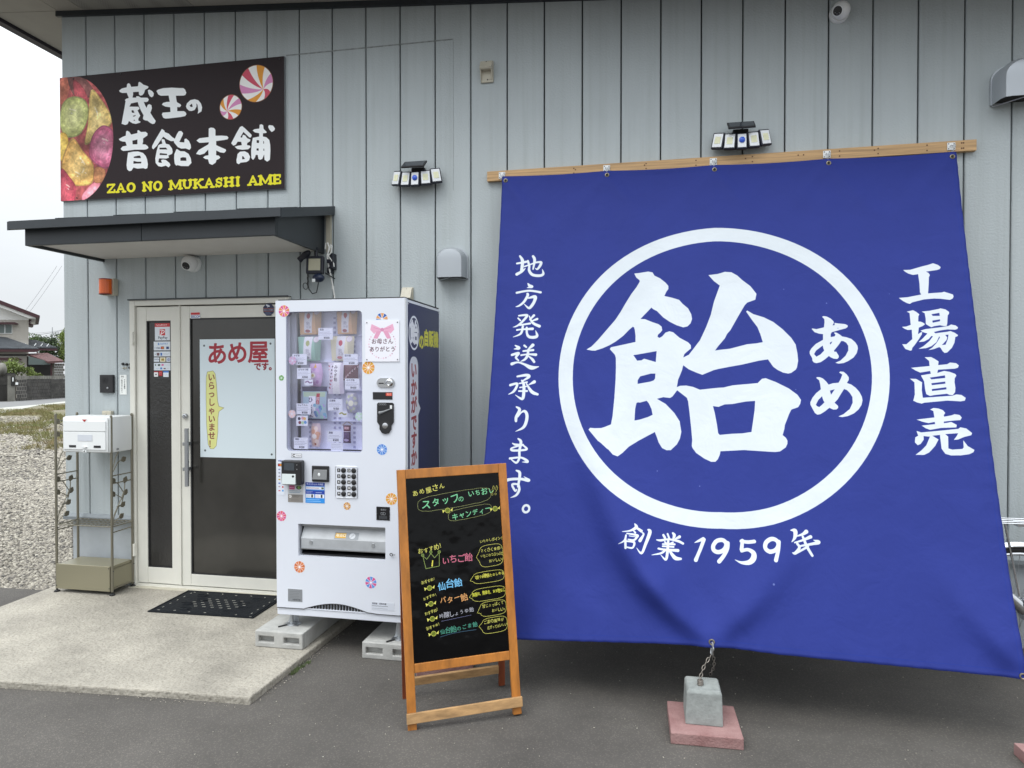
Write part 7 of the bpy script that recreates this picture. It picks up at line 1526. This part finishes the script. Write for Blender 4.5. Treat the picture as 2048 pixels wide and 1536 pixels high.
c.stroke([(.064, .356), (.082, .374), (.102, .350), (.118, .371), (.140, .350)], '#93a85a', .0022, smooth=False); c.stroke([(.064, .356), (.076, .416), (.138, .410), (.141, .350)], '#93a85a', .0022, smooth=False)
for x_, y_ in ((.064, .354), (.102, .343), (.141, .346)): c.disc(x_, y_, .007, '#5c6b38'); c.ring(x_, y_, .007, .0014, '#93a85a')
hw('1', .098, .375, .034, '#e6df5a', 0, .003); hw('いちご飴', .150, .372, .036, PKc, -4, .0018)
hw('いちおしポイント', .334, .309, .0158, YW, -4, .0006, .92)
def bubble(x0, y0, x1, y1, ty, col=YW, rot=-.06):
    cx_, cy_ = (x0 + x1) / 2, (y0 + y1) / 2; T = [(x0 - .014, ty)]
    for t_ in np.linspace(math.pi * 1.10, math.pi * 2.92, 40):
        ex = abs(math.cos(t_)) ** .5 * (1 if math.cos(t_) > 0 else -1); ey = abs(math.sin(t_)) ** .55 * (1 if math.sin(t_) > 0 else -1); x_, y_ = cx_ + (x1 - x0) / 2 * ex, cy_ + (y1 - y0) / 2 * ey; T.append((x_, y_ + (x_ - cx_) * rot))
    T.append((x0 - .014, ty)); c.stroke(T, col, .0017, smooth=False)
bubble(.328, .335, .443, .435, .388); hw('さくさく食感♪', .334, .352, .0178, YW, -4, .0007, .90); hw('いちごのつぶつぶが', .333, .377, .0158, YW, -3, .0007, .80); hw('おいしい！', .372, .403, .0165, YW, -4, .0007, .95)
rows = [(.494, '仙台飴', .124, .480, .040, BLc, .0022), (.565, 'バター飴', .130, .551, .034, ORc, .0018), (.632, '吟醸しょうゆ飴', .124, .622, .0245, WHc, .0009), (.698, '仙台飴のごま飴', .124, .690, .0265, DGc, .0012)]
for i, (cy_, s_, x_, y_, sz, col, bb_) in enumerate(rows):
    sweet(.088 + .003 * i, cy_ + .010, .0115); hw('おすすめ！', .050 + .004 * i, cy_ - .022, .0155, YW, -14, .0009, .92); hw(s_, x_, y_, sz, col, -4, bb_, .96)
c.stroke([(.135, .658), (.275, .646)], '#7d7fa8', .0014); c.stroke([(.126, .726), (.200, .716), (.294, .714)], '#4c6f88', .0016)
bubble(.292, .456, .442, .508, .492, YW, -.04); hw('1袋で6種類たのしめる！', .300, .470, .0180, '#e6e05e', -3, .0009, .80)
bubble(.284, .530, .443, .588, .566, YW, -.04); hw('無香料、無着色、添加物なし', .284, .547, .0185, '#dcdc4e', -3, .0011, .66)
bubble(.318, .594, .443, .660, .640, YW, -.04); hw('甘じょっぱくて', .328, .605, .0175, YW, -3, .0007, .85); hw('おいしい♪', .372, .630, .0168, YW, -3, .0007, .85)
bubble(.322, .668, .443, .738, .702, YW, -.04); hw('ごまの風味が', .330, .678, .0178, YW, -3, .0007, .92); hw('広がっておいしい！', .346, .704, .0165, YW, -3, .0007, .72)
m_chalk = c.material('menu_print', .12, .18, coat=.06); t = m_chalk.node_tree; bb = t.nodes['Principled BSDF']; nz_ = t.nodes.new('ShaderNodeTexNoise'); nz_.inputs['Scale'].default_value = 9; nz_.inputs['Detail'].default_value = 2; bp = t.nodes.new('ShaderNodeBump'); bp.inputs['Strength'].default_value = .5; bp.inputs['Distance'].default_value = .012
g = t.nodes.new('ShaderNodeNewGeometry'); t.links.new(g.outputs['Position'], nz_.inputs['Vector']); t.links.new(nz_.outputs['Fac'], bp.inputs['Height']); t.links.new(bp.outputs[0], bb.inputs['Normal']); t.links.new(bp.outputs[0], bb.inputs['Coat Normal'])
b = fr_(MB()); b.quad((-.2235, -.004, 1.1135), (.2235, -.004, 1.1135), (.2235, -.004, .2855), (-.2235, -.004, .2855)); b.cur = 1
b.add([(-.2235, -.004, .2855), (.2235, -.004, .2855), (.2235, -.004, 1.1135), (-.2235, -.004, 1.1135), (-.2235, .002, .2855), (.2235, .002, .2855), (.2235, .002, 1.1135), (-.2235, .002, 1.1135)], [(0, 1, 5, 4), (1, 2, 6, 5), (2, 3, 7, 6), (3, 0, 4, 7), (4, 5, 6, 7)], [[(0, 0)] * 4] * 5)
fpart('black_panel', b, [m_chalk, m_black])

# ------------------------------------------------------------------ bicycle behind the banner
bk = thing('bicycle', 'silver city bicycle parked behind the right edge of the banner', 'bicycle', (2.0, -.30, 0))
HX, HY, WR = 1.985, -.30, .335
def wheel(cx_, nm='wheel'):
    b = MB(); torus(b, (cx_, HY, WR), WR - .018, .018, (0, 1, 0), 48, 10); o = part(nm, b, m_rubber, bk, smooth=True)
    b = MB(); torus(b, (cx_, HY, WR), WR - .042, .010, (0, 1, 0), 48, 8); part('rim', b, m_chrome, o, smooth=True)
    b = MB()
    for k in range(28):
        a_ = 2 * math.pi * k / 28; s_ = .03 if k % 2 else -.03; b.cyl((cx_ + .02 * math.cos(a_ + 1), HY + s_, WR + .02 * math.sin(a_ + 1)), (cx_ + (WR - .048) * math.cos(a_), HY, WR + (WR - .048) * math.sin(a_)), .0017, n=5)
    part('spoke', b, m_steel, o, kind='stuff'); b = MB(); b.cyl((cx_, HY - .05, WR), (cx_, HY + .05, WR), .02, n=14); part('hub', b, m_chrome, o, smooth=True)
wheel(HX); wheel(HX + 1.08)
b = MB()
P_ = [(HX + (WR + .014) * math.cos(R(a_)), HY, WR + (WR + .014) * math.sin(R(a_))) for a_ in np.linspace(15, 185, 26)]
for y_ in (-.022, -.012, 0, .012, .022): b.tube([(p[0], p[1] + y_, p[2] - abs(y_) * .5) for p in P_], .007, 6)
part('mudguard', b, m_chrome, bk, smooth=True)
for y_ in (-.07, -.023, .023, .07): b = MB(); b.tube([(HX - .19, HY + y_, .80), (HX + .20, HY + y_, .80)], .0032, 6); part('rack_bar', b, m_chrome, bk, smooth=True)
b = MB(); b.tube([(HX - .19, HY - .075, .80), (HX - .20, HY - .075, .80), (HX - .20, HY + .075, .80)], .005, 6); b.tube([(HX - .10, HY - .06, .795), (HX - .01, HY - .05, WR)], .006, 6); b.tube([(HX - .10, HY + .06, .795), (HX - .01, HY + .05, WR)], .006, 6); b.box(HX - .02, HX + .04, HY - .02, HY + .02, .775, .794); part('rack_stay', b, m_chrome, bk, smooth=True, kind='stuff')
m_fr = mat('bicycle_silver', (.45, .46, .48), .3, .6)
b = MB(); bb_ = (HX + .44, HY, .29); b.tube([(HX, HY - .05, WR), bb_], .009, 8); b.tube([(HX, HY + .05, WR), bb_], .009, 8); b.tube([bb_, (HX + .30, HY, .80)], .015, 10); b.tube([bb_, (HX + .90, HY, .72)], .02, 10); b.tube([(HX + .32, HY, .62), (HX + .88, HY, .82)], .016, 10); b.tube([(HX + .86, HY, .92), (HX + .94, HY, .62), (HX + 1.08, HY, WR)], .015, 10); b.tube([(HX, HY + .04, WR), (HX + .31, HY, .70)], .008, 8); part('frame', b, m_fr, bk, smooth=True)
b = MB(); b.tube([(HX - .02, HY - .065, WR + .02), (HX + .2, HY - .075, WR + .01), (bb_[0], HY - .07, .29)], [.055, .06, .11], 14); b.tube([(HX - .13, HY - .07, WR + .13), (HX - .01, HY - .07, WR + .015)], [.022, .034], 12); part('chain_case', b, m_chrome, bk, smooth=True)
b = MB(); b.cyl((bb_[0], HY - .12, .29), (bb_[0] + .12, HY - .12, .17), .009, n=8); b.box(bb_[0] + .07, bb_[0] + .17, HY - .19, HY - .12, .15, .175, .004); part('pedal_crank', b, m_blackm, bk)
b = MB(); b.ball((HX + .27, HY, .86), .13, .08, .035, 14); part('saddle', b, m_blackm, bk, smooth=True)
b = MB(); b.tube([(HX + .62, HY - .28, 1.03), (HX + .74, HY - .26, 1.05), (HX + .86, HY - .08, 1.0), (HX + .86, HY + .08, 1.0), (HX + .74, HY + .26, 1.05), (HX + .62, HY + .28, 1.03)], .011, 8); b.tube([(HX + .86, HY, .92), (HX + .85, HY, 1.0)], .012, 8); part('handlebar', b, m_chrome, bk, smooth=True)
b = MB(); b.tube([(HX + .01, HY - .07, WR - .02), (HX - .02, HY - .13, .16), (HX - .03, HY - .15, .012)], .008, 6); part('kickstand', b, m_black, bk, smooth=True)
b = MB(); b.tube([(HX + .01, HY - .06, WR - .01), (HX + .05, HY - .075, WR - .09), (HX + .0, HY - .07, WR - .12)], .012, 8); b.ball((HX + .02, HY - .075, WR - .005), .03, .02, .03, 10); part('gear_mech', b, m_black, bk, smooth=True)
